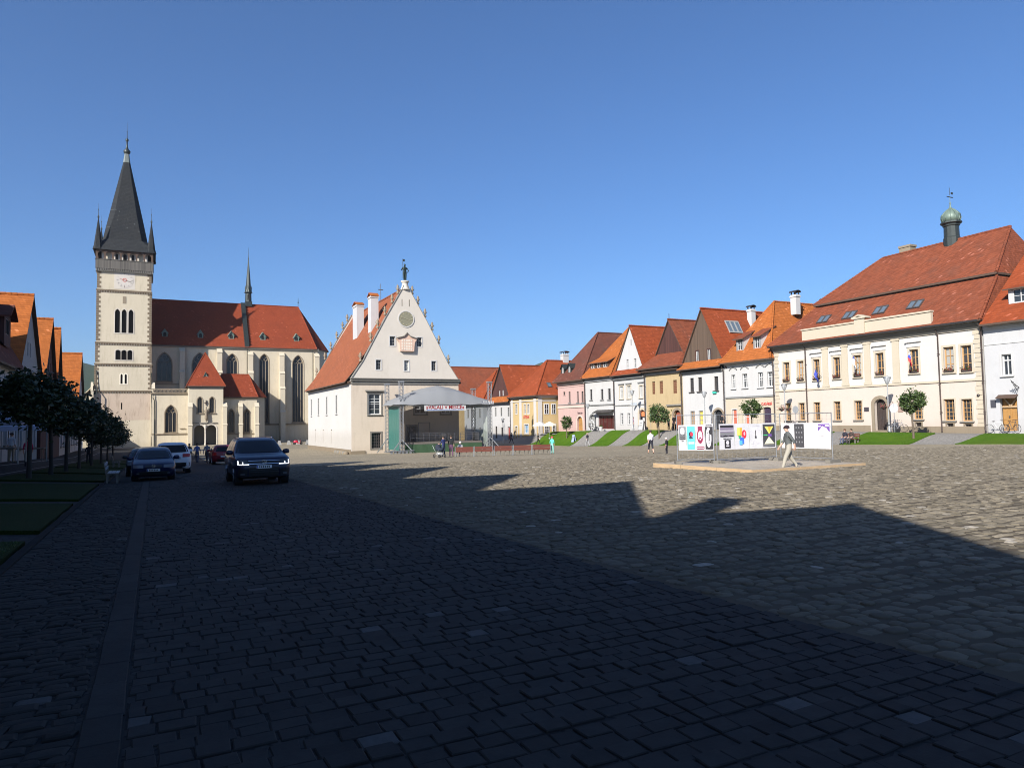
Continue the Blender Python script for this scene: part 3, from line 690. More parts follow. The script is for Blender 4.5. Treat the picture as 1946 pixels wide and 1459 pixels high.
# ---------------------------------------------------------------- church with bell tower
CZ = -1.98
ch = thing('church', 'tall gothic church with slate spired clock tower and long red roof', 'church', (12, 165, CZ))
def gothic(fac, par, o, lights=3, dep=.45, head=True, fm=None):
    """pointed window with stone mullions and a net of tracery in its head"""
    m = MB(); ring(m, fac, o, 0, .1, -dep, -dep+.1); w = o.u1-o.u0
    for i in range(1, lights):
        u = o.u0+w*i/lights; fac.box(m, u-.055, u+.055, o.v0+.05, o.spr+.02 if head else o.top(u)-.1, -dep+.002, -dep+.1)
    if head:
        for i in range(lights):
            a, b = o.u0+w*i/lights, o.u0+w*(i+1)/lights
            pts = [(a+(b-a)*k/6, min(o.spr+math.sin(math.pi*k/6)*(b-a)*.75, o.top(a+(b-a)*k/6)-.05)) for k in range(7)]
            m.tube([fac.P(p[0], p[1], -dep+.05) for p in pts], .05, 4, cap=False, smooth=False)
        r = w*.17
        for cu, cv in (((o.u0+o.u1)/2, o.spr+o.rise*.62),) + ((((o.u0+o.u1)/2-w*.2, o.spr+o.rise*.36), ((o.u0+o.u1)/2+w*.2, o.spr+o.rise*.36)) if lights > 2 else ()):
            m.tube([fac.P(cu+r*math.cos(2*math.pi*k/10), cv+r*math.sin(2*math.pi*k/10), -dep+.05) for k in range(11)], .045, 4, cap=False, smooth=False)
    ob = m.build('gothic_window', fm or STONE, par); g = MB(); g.tess([o.outline(.01)], lambda u, v: fac.P(u, v, -dep-.01)); g.build('pane', PANED, ob)
    q = MB(); ring(q, fac, o, -.16, 0, -.01, .05); q.build('surround', STONE, ob)
    k = MB(); fac.box(k, o.u0-.25, o.u1+.25, o.v0-.22, o.v0-.003, -dep, .2); k.build('sill', STONE, ob)
    return ob
def buttress(par, x, s, prof, w=.95, m_=None):
    """stepped buttress standing against a south wall at s; prof is (z, depth) from the ground up"""
    m = MB()
    for (z0, d0), (z1, d1) in zip(prof, prof[1:]):
        m.box(x-w/2, x+w/2, s-d0, s+.01, z0, z1-.001)
        if d1 < d0: m.slab([(x-w/2-.06, s-d0-.08, z1), (x+w/2+.06, s-d0-.08, z1), (x+w/2+.06, s-d1, z1+(d0-d1)*.9), (x-w/2-.06, s-d1, z1+(d0-d1)*.9)], .12)
    m.build('buttress', m_ or BUFF, par)
# --- tower
TS = 158.0; cxT = -5.28
levels = [(CZ-.4, 9.0, 5.05), (9.0, 14.25, 4.95), (14.25, 18.4, 4.85), (18.4, 28.7, 4.78), (28.7, 32.4, 4.7)]
ops = {1: [Op(-5.82, -5.44, 10.3, 12.25, 'p'), Op(-5.1, -4.72, 10.3, 12.25, 'p')], 2: [Op(c-.42, c+.42, 15.0, 16.95, 'r') for c in (-6.31, -5.27, -4.23)], 3: [Op(c-.43, c+.43, 20.3, 25.0, 'p') for c in (-6.46, -5.3, -4.12)], 0: [Op(-5.68, -5.46, 5.3, 6.6)], 4: []}
tw = None; m = MB()
for i, (z0, z1, h) in enumerate(levels):
    y0 = TS+(5.05-h)*.3; F_ = Fac('y', y0, -1); wall(m, F_, rect(cxT-h, cxT+h, z0, z1), ops[i], .55)
    y1 = TS+10
    for x in (cxT-h, cxT+h): m.face([(x, y0, z0), (x, y1, z0), (x, y1, z1), (x, y0, z1)])
    m.face([(cxT-h, y1, z0), (cxT+h, y1, z0), (cxT+h, y1, z1), (cxT-h, y1, z1)])
tw = m.build('tower', BUFF, ch)
m = MB(); LF_ = Fac('y', TS-.0, -1); wall(m, LF_, rect(cxT-4.7, cxT+4.7, 3.2, 8.4), ops[0], .04); m.v = [(x, y-.004, z) for x, y, z in m.v]; m.build('old_render_patch', plaster('old pinkish render', (.80, .645, .50), .55, 1.2), tw)
for i, (z0, z1, h) in enumerate(levels):
    F_ = Fac('y', TS+(5.05-h)*.3, -1)
    for o in ops[i]:
        g = MB(); g.tess([o.outline()], lambda u, v: F_.P(u, v, -.54)); g.build('tower_opening', DARK, tw)
        if i: q = MB(); ring(q, F_, o, -.17, 0, -.01, .05); q.build('surround', simple('pale dressed stone', (.70, .64, .52), .85) if i == 1 else BUFF2, tw)
    if i:
        b = MB(); hh = levels[i-1][2]; b.box(cxT-hh-.08, cxT+hh+.08, TS+(5.05-hh)*.3-.14, TS+9.9, z0-.24, z0+.02); n = 22
        for k in range(n): x = cxT-hh+.2+(2*hh-.4)*k/(n-1); b.box(x-.13, x+.13, TS+(5.05-hh)*.3-.1, TS+.4, z0-.55, z0-.241)
        b.build('string_course', QUOIN, tw)
for z0, z1, h in levels[1:]:
    m = MB(); k = 0; z = z0+.25
    while z < z1-.6:
        for sd in (-1, 1):
            L = .72 if k % 2 == 0 else .4; a, b = (cxT+sd*h, cxT+sd*(h-L)); m.box(min(a, b)-.025*(sd < 0), max(a, b)+.025*(sd > 0), TS+(5.05-h)*.3-.03, TS+.5, z, z+.42)
        z += .46; k += 1
    m.build('quoins', QUOIN, tw, kind='stuff')
m = MB(); ap = Fac('y', TS+.105, -1); ap.box(m, cxT-.3, cxT+.3, 26.1, 27.5, 0, .06); m.build('stone_relief', STONE, tw)
cl = MB(); F_ = Fac('y', TS+.105, -1); n = 32; cir = lambda r, x=cxT, z=30.75: [(x+r*math.cos(2*math.pi*k/n), z+r*math.sin(2*math.pi*k/n)) for k in range(n)]
F_.box(cl, cxT-1.8, cxT+1.8, 28.95, 32.35, 0, .03); clk = cl.build('clock', BUFF2, tw)
m = MB(); m.prism(cir(1.55), F_.P, .031, .06); m.build('clock_face', simple('white clock face', (.50, .46, .41), .6), tw)
m = MB()
for r0_, r1_ in ((.26, .36),):
    A, B = cir(r0_), cir(r1_)
    for i in range(n): j = (i+1) % n; m.face([F_.P(*A[i], .075), F_.P(*A[j], .075), F_.P(*B[j], .075), F_.P(*B[i], .075)])
m.bar(F_.P(cxT-.85, 30.98, .1), F_.P(cxT+.1, 30.72, .1), .13, .03); m.build('clock_ring', simple('red clock paint', (.5, .06, .04), .6), tw)
m = MB()
for k in range(12):
    a = 2*math.pi*k/12; m.bar(F_.P(cxT+1.12*math.cos(a), 30.75+1.12*math.sin(a), .07), F_.P(cxT+1.42*math.cos(a), 30.75+1.42*math.sin(a), .07), .11, .02)
m.bar(F_.P(cxT, 30.75, .12), F_.P(cxT+1.25, 30.4, .12), .1, .02); m.build('clock_hand', simple('dark clock paint', (.06, .04, .035), .6), tw)
# gallery: corbels, boarded parapet, arcade posts under the spire eaves
ga = MB(); hg = 5.0; gy0, gy1 = TS-.35, TS+9.9
ga.box(cxT-hg, cxT+hg, gy0, gy1, 32.75, 34.5); ga.box(cxT-hg-.08, cxT+hg+.08, gy0-.08, gy1+.08, 34.5, 34.62)
gal = ga.build('gallery', BOARD_G, tw)
m = MB()
for k in range(26): x = cxT-hg+.15+(2*hg-.3)*k/25; m.box(x-.1, x+.1, gy0+.05, TS+.4, 32.2, 32.749)
for k in range(24): y = gy0+.3+9.6*k/23; m.box(cxT-hg+.04, cxT-4.6, y-.1, y+.1, 32.2, 32.749); m.box(cxT+4.6, cxT+hg-.04, y-.1, y+.1, 32.2, 32.749)
m.build('corbels', GREYST, gal, kind='stuff')
m = MB(); m.box(cxT-4.0, cxT+4.0, TS+.3, TS+9.2, 34.4, 36.6); inner = m.build('belfry_wall', BUFF2, tw)
for k, (x, wx) in enumerate(((-8.1, .8), (-6.7, .5), (-5.28, .62), (-3.9, .5), (-2.5, .8))):
    o = Op(x-wx*.5, x+wx*.5, 34.65, 35.9, 'r'); g = MB(); g.tess([o.outline()], lambda u, v: (u, TS+.29, v)); ob = g.build('belfry_opening', DARK if k in (1, 2, 3) else BUFF, tw)
m = MB()
arc = [Op(cxT-hg+.25+(2*hg-.5)*i/7+.14, cxT-hg+.25+(2*hg-.5)*(i+1)/7-.14, 34.63, 36.05, 'r') for i in range(7)]
AF = Fac('y', gy0+.02, -1); wall(m, AF, rect(cxT-hg+.02, cxT+hg-.02, 34.62, 36.5), arc, .22)
for sx in (-1, 1):
    fx = Fac('x', cxT+sx*(hg-.02), sx); wall(m, fx, rect(gy0+.02, gy1-.02, 34.62, 36.5), [Op(gy0+.25+(gy1-gy0-.5)*i/7+.14, gy0+.25+(gy1-gy0-.5)*(i+1)/7-.14, 34.63, 36.05, 'r') for i in range(7)], .22)
m.build('arcade', TIMBER, tw)
# spire
SP = MB(); cyT = (gy0+gy1)/2
def octo(hw, ch_, z): return [(cxT+a, cyT+b, z) for a, b in ((-hw+ch_, -hw), (hw-ch_, -hw), (hw, -hw+ch_), (hw, hw-ch_), (hw-ch_, hw), (-hw+ch_, hw), (-hw, hw-ch_), (-hw, -hw+ch_))]
rings = [octo(5.45, .05, 36.4), octo(5.35, .05, 36.5), octo(4.75, .35, 37.6), octo(3.95, 1.05, 39.0), octo(2.95, .98, 44.2), octo(.62, .24, 55.8)]
for A, B in zip(rings, rings[1:]):
    for i in range(8): j = (i+1) % 8; SP.face((A[i], A[j], B[j], B[i]))
SP.face(rings[0][::-1]); sp = SP.build('spire', SLATE, ch)
m = MB(); A, B = octo(.66, .26, 55.75), octo(.42, .16, 57.6)
for i in range(8): j = (i+1) % 8; m.face((A[i], A[j], B[j], B[i]))
m.face(B); m.build('spire_cap', simple('pale lead sheet', (.16, .18, .165), .5, .3), sp)
m = MB(); m.lathe(cxT, cyT, [(.42, 57.6), (.62, 57.9), (.66, 58.3), (.3, 58.7), (.16, 59.2), (.12, 60.2), (.3, 60.45), (.3, 60.7), (.08, 60.95), (.05, 62.2), (.12, 62.3), (.03, 62.5), (.02, 64.3)], 10); m.build('spire_finial', COPDARK, sp)
for sx in (-1, 1):
    for sy in (-1, 1):
        m = MB(); x, y = cxT+sx*4.62, cyT+sy*4.62; m.lathe(x, y, [(.95, 36.45), (.72, 37.3), (.12, 42.2), (.05, 42.6)], 6, smooth=False); t_ = m.build('corner_turret', SLATE, sp)
        m = MB(); m.lathe(x, y, [(.06, 42.4), (.17, 42.8), (.17, 43.0), (.05, 43.2), (.03, 44.2), (.1, 44.3), (.02, 44.5), (.015, 45.6)], 6); m.build('turret_finial', COPDARK, t_)
# diagonal buttresses and rain pipes at the foot of the tower
for sx in (-1, 1):
    m = MB(); x = cxT+sx*5.0
    for z0, z1, d in ((CZ-.4, 3.2, 1.15), (3.2, 9.0, .8)): m.box(min(x, x+sx*d*.55), max(x, x+sx*d*.55), TS-d, TS+1.2, z0, z1)
    m.slab([(x-.1, TS-.85, 9.0), (x+sx*.5, TS-.85, 9.0), (x+sx*.5, TS, 10.6), (x-.1, TS, 10.6)] , .2); m.build('buttress', BUFF, ch)
for z0, z1, x in ((CZ, 12.8, -9.75), (CZ, 12.5, -.35)):
    m = MB(); m.tube([(x, TS-.95, z0), (x, TS-.95, 8.4), (x, TS-.2, 9.4), (x-.1, TS-.1, z1)], .09, 6); m.build('downpipe', COPDARK, ch)
m = MB(); m.box(-12.2, cxT-5.05, TS+3, TS+16, CZ-.4, 8.0); m.slab([(-12.5, TS+2.8, 8), (-9.9, TS+2.8, 11), (-9.9, TS+16, 11), (-12.5, TS+16, 8)], .2); m.build('west_annex', BUFF, ch)
# --- nave and choir
NS = 165.0; NF = Fac('y', NS, -1)
blind = [Op(.55, 3.35, 11.3, 17.3, 'p'), Op(7.3, 10.2, 11.0, 17.4, 'p')]
nops = [Op(14.1, 16.3, 8.0, 17.4, 'p'), Op(20.85, 22.85, 2.2, 17.5, 'p'), Op(27.95, 30.35, 2.3, 17.4, 'p')]
m = MB(); wall(m, NF, rect(-.6, 33.5, CZ-.4, 19.0), blind+nops, .5)
ap = [(33.5, NS), (36.6, NS+4.2), (36.6, NS+11), (33.5, NS+15.5)]
for (a, b), (c, d) in zip(ap, ap[1:]): m.face([(a, b, CZ-.4), (c, d, CZ-.4), (c, d, 19), (a, b, 19)])
m.face([(-.6, NS+15.5, CZ-.4), (33.5, NS+15.5, CZ-.4), (33.5, NS+15.5, 19), (-.6, NS+15.5, 19)]); m.face([(-.6, NS, 19), (-.6, NS+15.5, 19), (-.6, NS+8.3, 29)])
m.build('nave_wall', BUFF, ch)
for o in blind: gothic(NF, ch, o, 3, .48, True, GREYST)
gothic(NF, ch, nops[0], 3); gothic(NF, ch, nops[1], 3); gothic(NF, ch, nops[2], 4)
for a_, b_, c_, d_ in ((18.8, 33.5, 1.75, 2.05), (-.5, 5.0, 10.6, 10.85)): m = MB(); NF.box(m, a_, b_, c_, d_, .001, .2); m.build('string_course', STONE, ch)
m = MB(); NF.box(m, -.6, 33.7, 18.55, 18.95, .001, .35); m.build('eaves_cornice', GREYST, ch)
ap_f = [(33.3, NS-.45), (36.95, NS+4.1), (36.95, NS+11.2), (33.3, NS+16)]
ry = NS+8.0; RZ = 29.7; re = 30.6
rp = [[(-.6, NS-.45, 18.9), (33.3, NS-.45, 18.9), (re, ry, RZ), (-.6, ry, RZ)], [(-.6, NS+16, 18.9), (-.6, ry, RZ), (re, ry, RZ), (33.3, NS+16, 18.9)]]
for a, b in zip(ap_f, ap_f[1:]): rp.append([(*a, 18.9), (*b, 18.9), (re, ry, RZ)])
nr_ = roofpart(ch, rp, TILE_C, .16, 'nave_roof', ridges=[((-.6, ry, RZ), (re, ry, RZ)), ((re, ry, RZ), (33.3, NS-.45, 18.95))])
def slope_z(y): return 18.9+(RZ-18.9)*(y-(NS-.45))/(ry-NS+.45)
m = MB()   # stepped fire wall across the roof
n = 16
for k in range(n): y0, y1 = NS-.4+(ry-NS+.3)*k/n, NS-.4+(ry-NS+.3)*(k+1)/n; z = slope_z(y1)+.28; m.box(17.75, 18.65, y0, y1, slope_z(y0)-.3, z); m.box(17.68, 18.72, y0-.04, y1-.02, z+.001, z+.07)
m.build('stepped_fire_wall', COPDARK, ch)
for x in (2.0, 8.9, 15.1, 21.7, 29.0):
    m = MB(); y = NS+1.0; z = slope_z(y)
    m.face([(x-.55, y, z-.1), (x+.55, y, z-.1), (x+.55, y, z+.85), (x, y, z+1.6), (x-.55, y, z+.85)])
    for sx in (-1, 1):
        m.face([(x+sx*.55, y, z-.1), (x+sx*.55, y+1.1, z+.95), (x+sx*.55, y, z+.85)])
        m.slab([(x+sx*.75, y-.25, z+.62), (x, y-.25, z+1.72), (x, y+1.6, z+1.95), (x+sx*.75, y+1.1, z+.9)], .08)
    d = m.build('dormer', COPPER, ch); g = MB(); g.tess([Op(x-.3, x+.3, z+.1, z+.95, 'r').outline()], lambda u, v: (u, y-.02, v)); g.build('dormer_opening', DARK, d)
bp = [(CZ-.4, 2.4), (4.6, 2.0), (9.8, 1.5), (13.2, 1.0), (17.2, .15)]
for x in (5.3, 12.6): buttress(ch, x, NS, [(9, 1.5), (13.2, 1.1), (17.6, .15)], 1.0)
for x in (18.9, 25.5, 33.2): buttress(ch, x, NS, bp, 1.05)
m = MB(); m.tube([(18.25, NS-.3, 18.5), (18.25, NS-.3, CZ)], .09, 6); m.tube([(32.4, NS-.3, 18.5), (32.4, NS-.3, CZ)], .09, 6); m.build('downpipe', COPDARK, ch)
# ridge turret
fx = 19.4; m = MB(); m.box(fx-.75, fx+.75, ry-.75, ry+.75, 29.2, 30.3); m.lathe(fx, ry, [(.72, 30.3), (.66, 32.3), (.95, 32.35), (.78, 32.6), (.62, 33.2), (.08, 40.2)], 8, smooth=False); rt = m.build('ridge_turret', COPDARK, ch)
m = MB(); m.lathe(fx, ry, [(.05, 40.0), (.14, 40.4), (.05, 40.7), (.02, 43.0)], 6)
for k in range(8): a = math.pi*(k+.5)/4; m.tube([(fx+.72*math.cos(a), ry+.72*math.sin(a), 32.3), (fx+.72*math.cos(a), ry+.72*math.sin(a), 33.6), (fx+.6*math.cos(a), ry+.6*math.sin(a), 34.1)], [.07, .06, .02], 4)
m.build('turret_finial', COPDARK, rt)
for k in range(3): o = Op(fx-.28, fx+.28, 30.6, 32.1, 'p'); 
g = MB(); g.tess([o.outline()], lambda u, v: (u, ry-.69, v)); g.build('turret_opening', DARK, rt)
m = MB(); m.tube([(re, ry, RZ), (re, ry, RZ+2.2)], .05, 5); m.lathe(re, ry, [(.06, RZ+.9), (.16, RZ+1.1), (.06, RZ+1.3)], 6); m.build('roof_finial', COPDARK, ch)
# --- balustraded south chapel beside the tower
AS = 157.0; AF2 = Fac('y', AS, -1); ao = Op(2.05, 4.1, .6, 6.05, 'p')
m = MB(); wall(m, AF2, rect(-.35, 6.3, CZ-.4, 8.3), [ao], .5); m.face([(-.35, AS, 8.3), (6.3, AS, 8.3), (6.3, NS, 8.3), (-.35, NS, 8.3)]); m.build('south_chapel_wall', PEACH if False else BUFF, ch)
gothic(AF2, ch, ao, 3, .48)
m = MB(); AF2.box(m, -.6, 6.9, 8.3, 8.5, -.4, .3); AF2.box(m, -.45, 6.7, 9.2, 9.34, -.02, .2)
for k in range(10):
    u = -.1+k*.68; AF2.box(m, u-.05, u+.05, 8.5, 9.2, .05, .15)
    if k < 9: m.tube([AF2.P(u+.34+.24*math.cos(2*math.pi*i/8), 8.85+.27*math.sin(2*math.pi*i/8), .1) for i in range(9)], .06, 5, cap=False)
m.build('balustrade', STONE, ch)
for a_, b_, c_, d_ in ((-.3, 6.0, .25, .45), (4.7, 5.7, 1.3, 1.45)): m = MB(); AF2.box(m, a_, b_, c_, d_, .001, .2); m.build('string_course', STONE, ch)
m = MB(); m.tube([AF2.P(-.1, 8.2, .3), AF2.P(-.1, 7.4, .3), AF2.P(.15, 7.0, .2), AF2.P(.15, CZ, .2)], .08, 6); m.build('downpipe', COPDARK, ch)
# --- two storey porch with pyramid roof
PS = 153.0; PF = Fac('y', PS, -1); px0, px1 = 6.15, 12.45; PD = 7.0
po = [Op(7.72, 8.62, 4.4, 7.55, 'p'), Op(9.93, 10.83, 4.4, 7.55, 'p'), Op(7.15, 9.05, CZ, 2.0, 'r'), Op(9.3, 11.2, CZ, 2.0, 'r')]
m = MB(); wall(m, PF, rect(px0, px1, CZ-.4, 9.75), po, .6)
for x in (px0, px1): m.face([(x, PS, CZ-.4), (x, AS+8, CZ-.4), (x, AS+8, 9.75), (x, PS, 9.75)])
m.build('porch_wall', BUFF, ch)
for o in po[:2]: gothic(PF, ch, o, 2, .4, False)
m = MB(); m.box(px0+.3, px1-.3, PS+2.4, PS+2.6, CZ, 3.0); m.box(px0+.3, px1-.3, PS+.61, PS+2.6, 2.3, 2.5); m.build('porch_back', GREYST, ch)
m = MB(); m.lathe(9.18, PS-.06, [(.2, CZ), (.22, CZ+.3), (.13, CZ+.4), (.13, 1.2), (.22, 1.5), (.3, 2.0)], 10); m.build('porch_column', BUFF2, ch)
for o in po[2:]: q = MB(); ring(q, PF, o, -.2, 0, -.01, .08); q.build('arch_moulding', BUFF2, ch)
for a_, b_, c_, d_ in ((7.0, 11.3, 2.35, 2.5), (px0-.12, px1+.12, 9.3, 9.75)): m = MB(); PF.box(m, a_, b_, c_, d_, .001, .2); m.build('string_course', GREYST, ch)
apx = (9.3, PS+3.5, 16.7); e = [(px0-.45, PS-.45, 9.7), (px1+.45, PS-.45, 9.7), (px1+.45, PS+PD+.3, 9.7), (px0-.45, PS+PD+.3, 9.7)]
roofpart(ch, [[e[i], e[(i+1) % 4], apx] for i in range(4)], TILE_C, .14, 'porch_roof', ridges=[(apx, e[0]), (apx, e[1])], rr=.1)
m = MB(); x, y, z = 9.2, PS+.65, 11.0; m.face([(x-.5, y, z), (x+.5, y, z), (x+.5, y, z+.3), (x, y, z+1.4), (x-.5, y, z+.3)])
for sx in (-1, 1): m.slab([(x+sx*.62, y-.15, z+.15), (x, y-.15, z+1.5), (x, y+1.2, z+1.6), (x+sx*.62, y+.6, z+.3)], .07)
d = m.build('dormer', COPPER, ch); g = MB(); g.face([(x-.25, y-.015, z+.1), (x+.25, y-.015, z+.1), (x, y-.015, z+.85)]); g.build('dormer_opening', DARK, d)
m = MB(); sx_, sy_ = 9.3, PS-.4   # saint on a corbel between the porch windows
m.lathe(sx_, sy_, [(.06, 2.55), (.14, 2.9), (.3, 3.3), (.34, 3.45), (.2, 3.5)], 8); m.lathe(sx_, sy_, [(.24, 3.5), (.3, 3.8), (.22, 4.5), (.27, 5.0), (.12, 5.2), (.1, 5.25), (.14, 5.4), (.12, 5.55), (.03, 5.65)], 8)
m.tube([(sx_-.25, sy_, 4.9), (sx_-.42, sy_-.1, 4.5), (sx_-.1, sy_-.25, 4.5)], [.08, .07, .05], 6); m.tube([(sx_+.25, sy_, 4.9), (sx_+.4, sy_-.12, 4.6), (sx_+.36, sy_-.3, 4.9)], [.08, .07, .05], 6)
m.build('stone_saint', STONE, ch)
m = MB(); m.box(9.2, 9.36, PS-.2, PS-.08, 5.9, 6.9); m.box(8.95, 9.6, PS-.2, PS-.09, 6.3, 6.45); m.build('crucifix', simple('dark cross wood', (.05, .035, .03), .7), ch)
bps = [(CZ-.4, 1.2), (2.0, 1.0), (5.6, .1)]
for x, s_ in ((6.4, PS), (12.75, PS+.5)): buttress(ch, x, s_+.0, bps, .75)
# --- lower chapel to the right of the porch
LS = 155.0; LF = Fac('y', LS, -1); lo = [Op(13.6, 14.65, .4, 5.1, 'p'), Op(16.6, 17.65, .4, 5.1, 'p')]
m = MB(); wall(m, LF, rect(12.45, 19.1, CZ-.4, 7.6), lo, .45)
for (a, b), (c, d) in (((19.1, LS), (20.9, LS+2.2)), ((20.9, LS+2.2), (20.9, NS))): m.face([(a, b, CZ-.4), (c, d, CZ-.4), (c, d, 7.6), (a, b, 7.6)])
m.build('low_chapel_wall', BUFF, ch)
for o in lo: gothic(LF, ch, o, 2, .4)
for x in (15.85, 19.0): buttress(ch, x, LS, bps, .75)
for a_, b_, c_, d_ in ((12.5, 19.2, .0, .16), (12.5, 19.3, 7.25, 7.6)): m = MB(); LF.box(m, a_, b_, c_, d_, .001, .18); m.build('string_course', STONE, ch)
e = [(12.5, LS-.45, 7.6), (19.3, LS-.45, 7.6), (21.35, LS+2.1, 7.6), (21.35, LS+9, 7.6)]; ra, rb = (12.5, LS+3.8, 12.5), (17.9, LS+3.8, 12.5)
roofpart(ch, [[e[0], e[1], rb, ra], [e[1], e[2], rb], [e[2], e[3], (17.9, LS+9, 12.5), rb], [ra, rb, (17.9, LS+9, 12.5), (12.5, LS+9, 12.5)]], TILE_C, .14, 'chapel_roof', ridges=[(ra, rb), (rb, e[1])], rr=.1)
# ---------------------------------------------------------------- houses along the east side
EG = 'houses along the east side'
def house(name, label, X, s0, s1, ze, mat, ops, depth=15, dep=.22, group=EG, d=-1, low=None, zsplit=None, mat2=None):
    """walls of a row house whose street front stands at X between s0 and s1"""
    zb = min(E(X, s0), E(X, s1)) - .4
    h = thing(name, label, 'house', (X, (s0+s1)/2, E(X, (s0+s1)/2)), group=group)
    F_ = Fac('x', X, d); m = MB()
    if zsplit is None: wall(m, F_, rect(s0, s1, zb, ze), ops, dep)
    else:
        wall(m, F_, rect(s0, s1, zsplit, ze), [o for o in ops if o.v0 > zsplit], dep, 0)
        wall(m, F_, rect(s0, s1, zb, zsplit), [o for o in ops if o.v0 <= zsplit], dep, 1)
    x1 = X-d*depth
    m.face([(X, s0, zb), (x1, s0, zb), (x1, s0, ze), (X, s0, ze)]); m.face([(X, s1, zb), (x1, s1, zb), (x1, s1, ze), (X, s1, ze)]); m.face([(x1, s0, zb), (x1, s1, zb), (x1, s1, ze), (x1, s0, ze)])
    m.build('wall', [mat, mat2 or mat], h)
    return h, F_
def band(par, F_, s0, s1, v0, v1, d, m_, name='string_course'):
    m = MB(); F_.box(m, s0, s1, v0, v1, .001, d); return m.build(name, m_, par)
def pent(par, X, s0, s1, z0, z1, out, mat, name='eaves_roof'):
    return roofpart(par, [[(X-out, s0-.15, z0), (X-out, s1+.15, z0), (X+.15, s1+.15, z1), (X+.15, s0-.15, z1)]], mat, .14, name)
def gable_wall(par, X, poly, ops, mat, name='gable', dep=.15):
    F_ = Fac('x', X, -1); m = MB(); wall(m, F_, poly, ops, dep); m.build(name, mat, par); return F_
def gabled_roof(par, X, x1, s0, s1, zl, apex, mat, over=.35, th=.16, ext=.5, name='roof'):
    """ridge square to the street: slopes from both sides up to the apex line"""
    sa, za = apex
    k0 = (za-zl)/(sa-s0); k1 = (za-zl)/(s1-sa); a, b = s0-ext, s1+ext
    return roofpart(par, [[(X-over, a, zl-k0*ext), (X-over, sa, za), (x1, sa, za), (x1, a, zl-k0*ext)], [(X-over, b, zl-k1*ext), (x1, b, zl-k1*ext), (x1, sa, za), (X-over, sa, za)]], mat, th, name, ridges=[((X-over, sa, za+.02), (x1, sa, za+.02))])
def flowerbox(par, F_, o, redp=.5):
    m = MB(); F_.box(m, o.u0+.05, o.u1-.05, o.v0, o.v0+.16, .0, .2); b = m.build('flower_box', WOODD, par); q = MB()
    for k in range(70):
        u, v, d = rng.uniform(o.u0, o.u1), o.v0+.14+abs(rng.gauss(0, .13)), rng.uniform(-.05, .28); a = rng.uniform(0, 6.28); r = .06
        q.face([F_.P(u+r*math.cos(a+i*2.1), v+r*math.sin(a+i*2.1), d+.04*math.sin(i*2+a)) for i in range(3)], 1 if rng.random() < redp else 0)
    q.build('flowers', [LEAFD, FLOWR], b, kind='stuff')
LEAFD = leafm('geranium leaves', (.03, .06, .015), (.07, .11, .03)); FLOWR = leafm('red flowers', (.25, .02, .03), (.45, .06, .08))
# ---- 1: the big cream building
X = 59.7
up = [Op(a, b, 5.3, 7.38) for a, b in ((54.18, 53.38), (52.34, 51.54), (50.36, 49.58), (48.0, 47.2), (45.68, 44.9), (43.38, 42.56), (40.08, 39.26))] + [Op(37.05, 36.18, 5.15, 7.28), Op(35.6, 34.74, 5.1, 7.27)]
lo_ = [Op(a, b, 1.25, 3.05) for a, b in ((54.13, 53.4), (52.36, 51.6), (50.48, 49.72), (48.1, 47.35), (45.8, 45.0), (39.95, 39.1))] + [Op(37.22, 36.32, 1.1, 2.9), Op(35.76, 34.9, 1.05, 2.86)]
dr = Op(43.72, 42.5, .28, 3.15, 'r'); vent = [Op(39.8, 39.25, .45, .95), Op(37.05, 36.48, .38, .86), Op(35.56, 35.0, .36, .82)]
big, BF = house('museum_building', 'long two storey cream building with vast red mansard roof and green onion turret', X, 33.9, 55.4, 9.1, IVORY, up+lo_+[dr]+vent, 18, .3, zsplit=4.4, mat2=PEACH)
for k, o in enumerate(up): window(BF, big, o, WOOD, PANEC if k % 3 == 1 else PANE, 2, 3, .26, .1, .05, sur=CREAM, sw=.17, sill=CREAM); flowerbox(big, BF, o, .35)
for o in lo_: window(BF, big, o, WOOD, PANE, 3, 5, .26, .08, .035, sur=CREAM, sw=.1, sill=GREYST)
for o in vent: window(BF, big, o, DFRAME, PANED, 3, 3, .22, .05, .03, name='cellar_window', sur=STONE, sw=.1)
door(BF, big, dr, WOODD, .4, STONE, .3, planks=8)
band(big, BF, 33.9, 55.4, 4.32, 4.5, .1, CREAM); band(big, BF, 33.9, 55.4, 8.5, 8.7, .12, CREAM)
m = MB()
for i, (v0, v1, d_) in enumerate(((8.7, 8.86, .22), (8.86, 9.02, .42), (9.02, 9.16, .66))): BF.box(m, 33.9-.02*i, 55.4+.02*i, v0, v1, .001, d_)
m.build('cornice', GREYST, big)
for a in (48.9, 46.65, 44.22, 41.35): m = MB(); BF.box(m, a-.32, a+.32, 4.52, 8.48, .001, .09); BF.box(m, a-.4, a+.4, 8.3, 8.45, .001, .14); BF.box(m, a-.4, a+.4, 4.52, 4.75, .001, .13); m.build('pilaster', CREAM, big)
for o in up[2:7]:
    m = MB(); BF.box(m, o.u0-.3, o.u1+.3, 8.0, 8.1, .002, .22); BF.box(m, o.u0-.22, o.u1+.22, 7.6, 8.0, .002, .07); m.build('window_hood', IVORY, big)
for s_ in (34.25, 55.1):
    for k in range(21): m = MB() if k == 0 else m; L = .42 if k % 2 else .62; z = .5+k*.38; BF.box(m, s_-L/2, s_+L/2, z, z+.33, .001, .05)
    m.build('quoins', CREAM, big, kind='stuff')
band(big, BF, 33.9, 42.0, -.3, .62, .07, STONE, 'plinth'); band(big, BF, 44.2, 55.4, -.3, .72, .07, STONE, 'plinth')
m = MB(); BF.box(m, 37.6, 51.1, 9.2, 10.38, .3, .62); BF.box(m, 37.55, 51.15, 10.38, 10.52, .25, .72); at_ = m.build('attic_wall', CREAM, big)
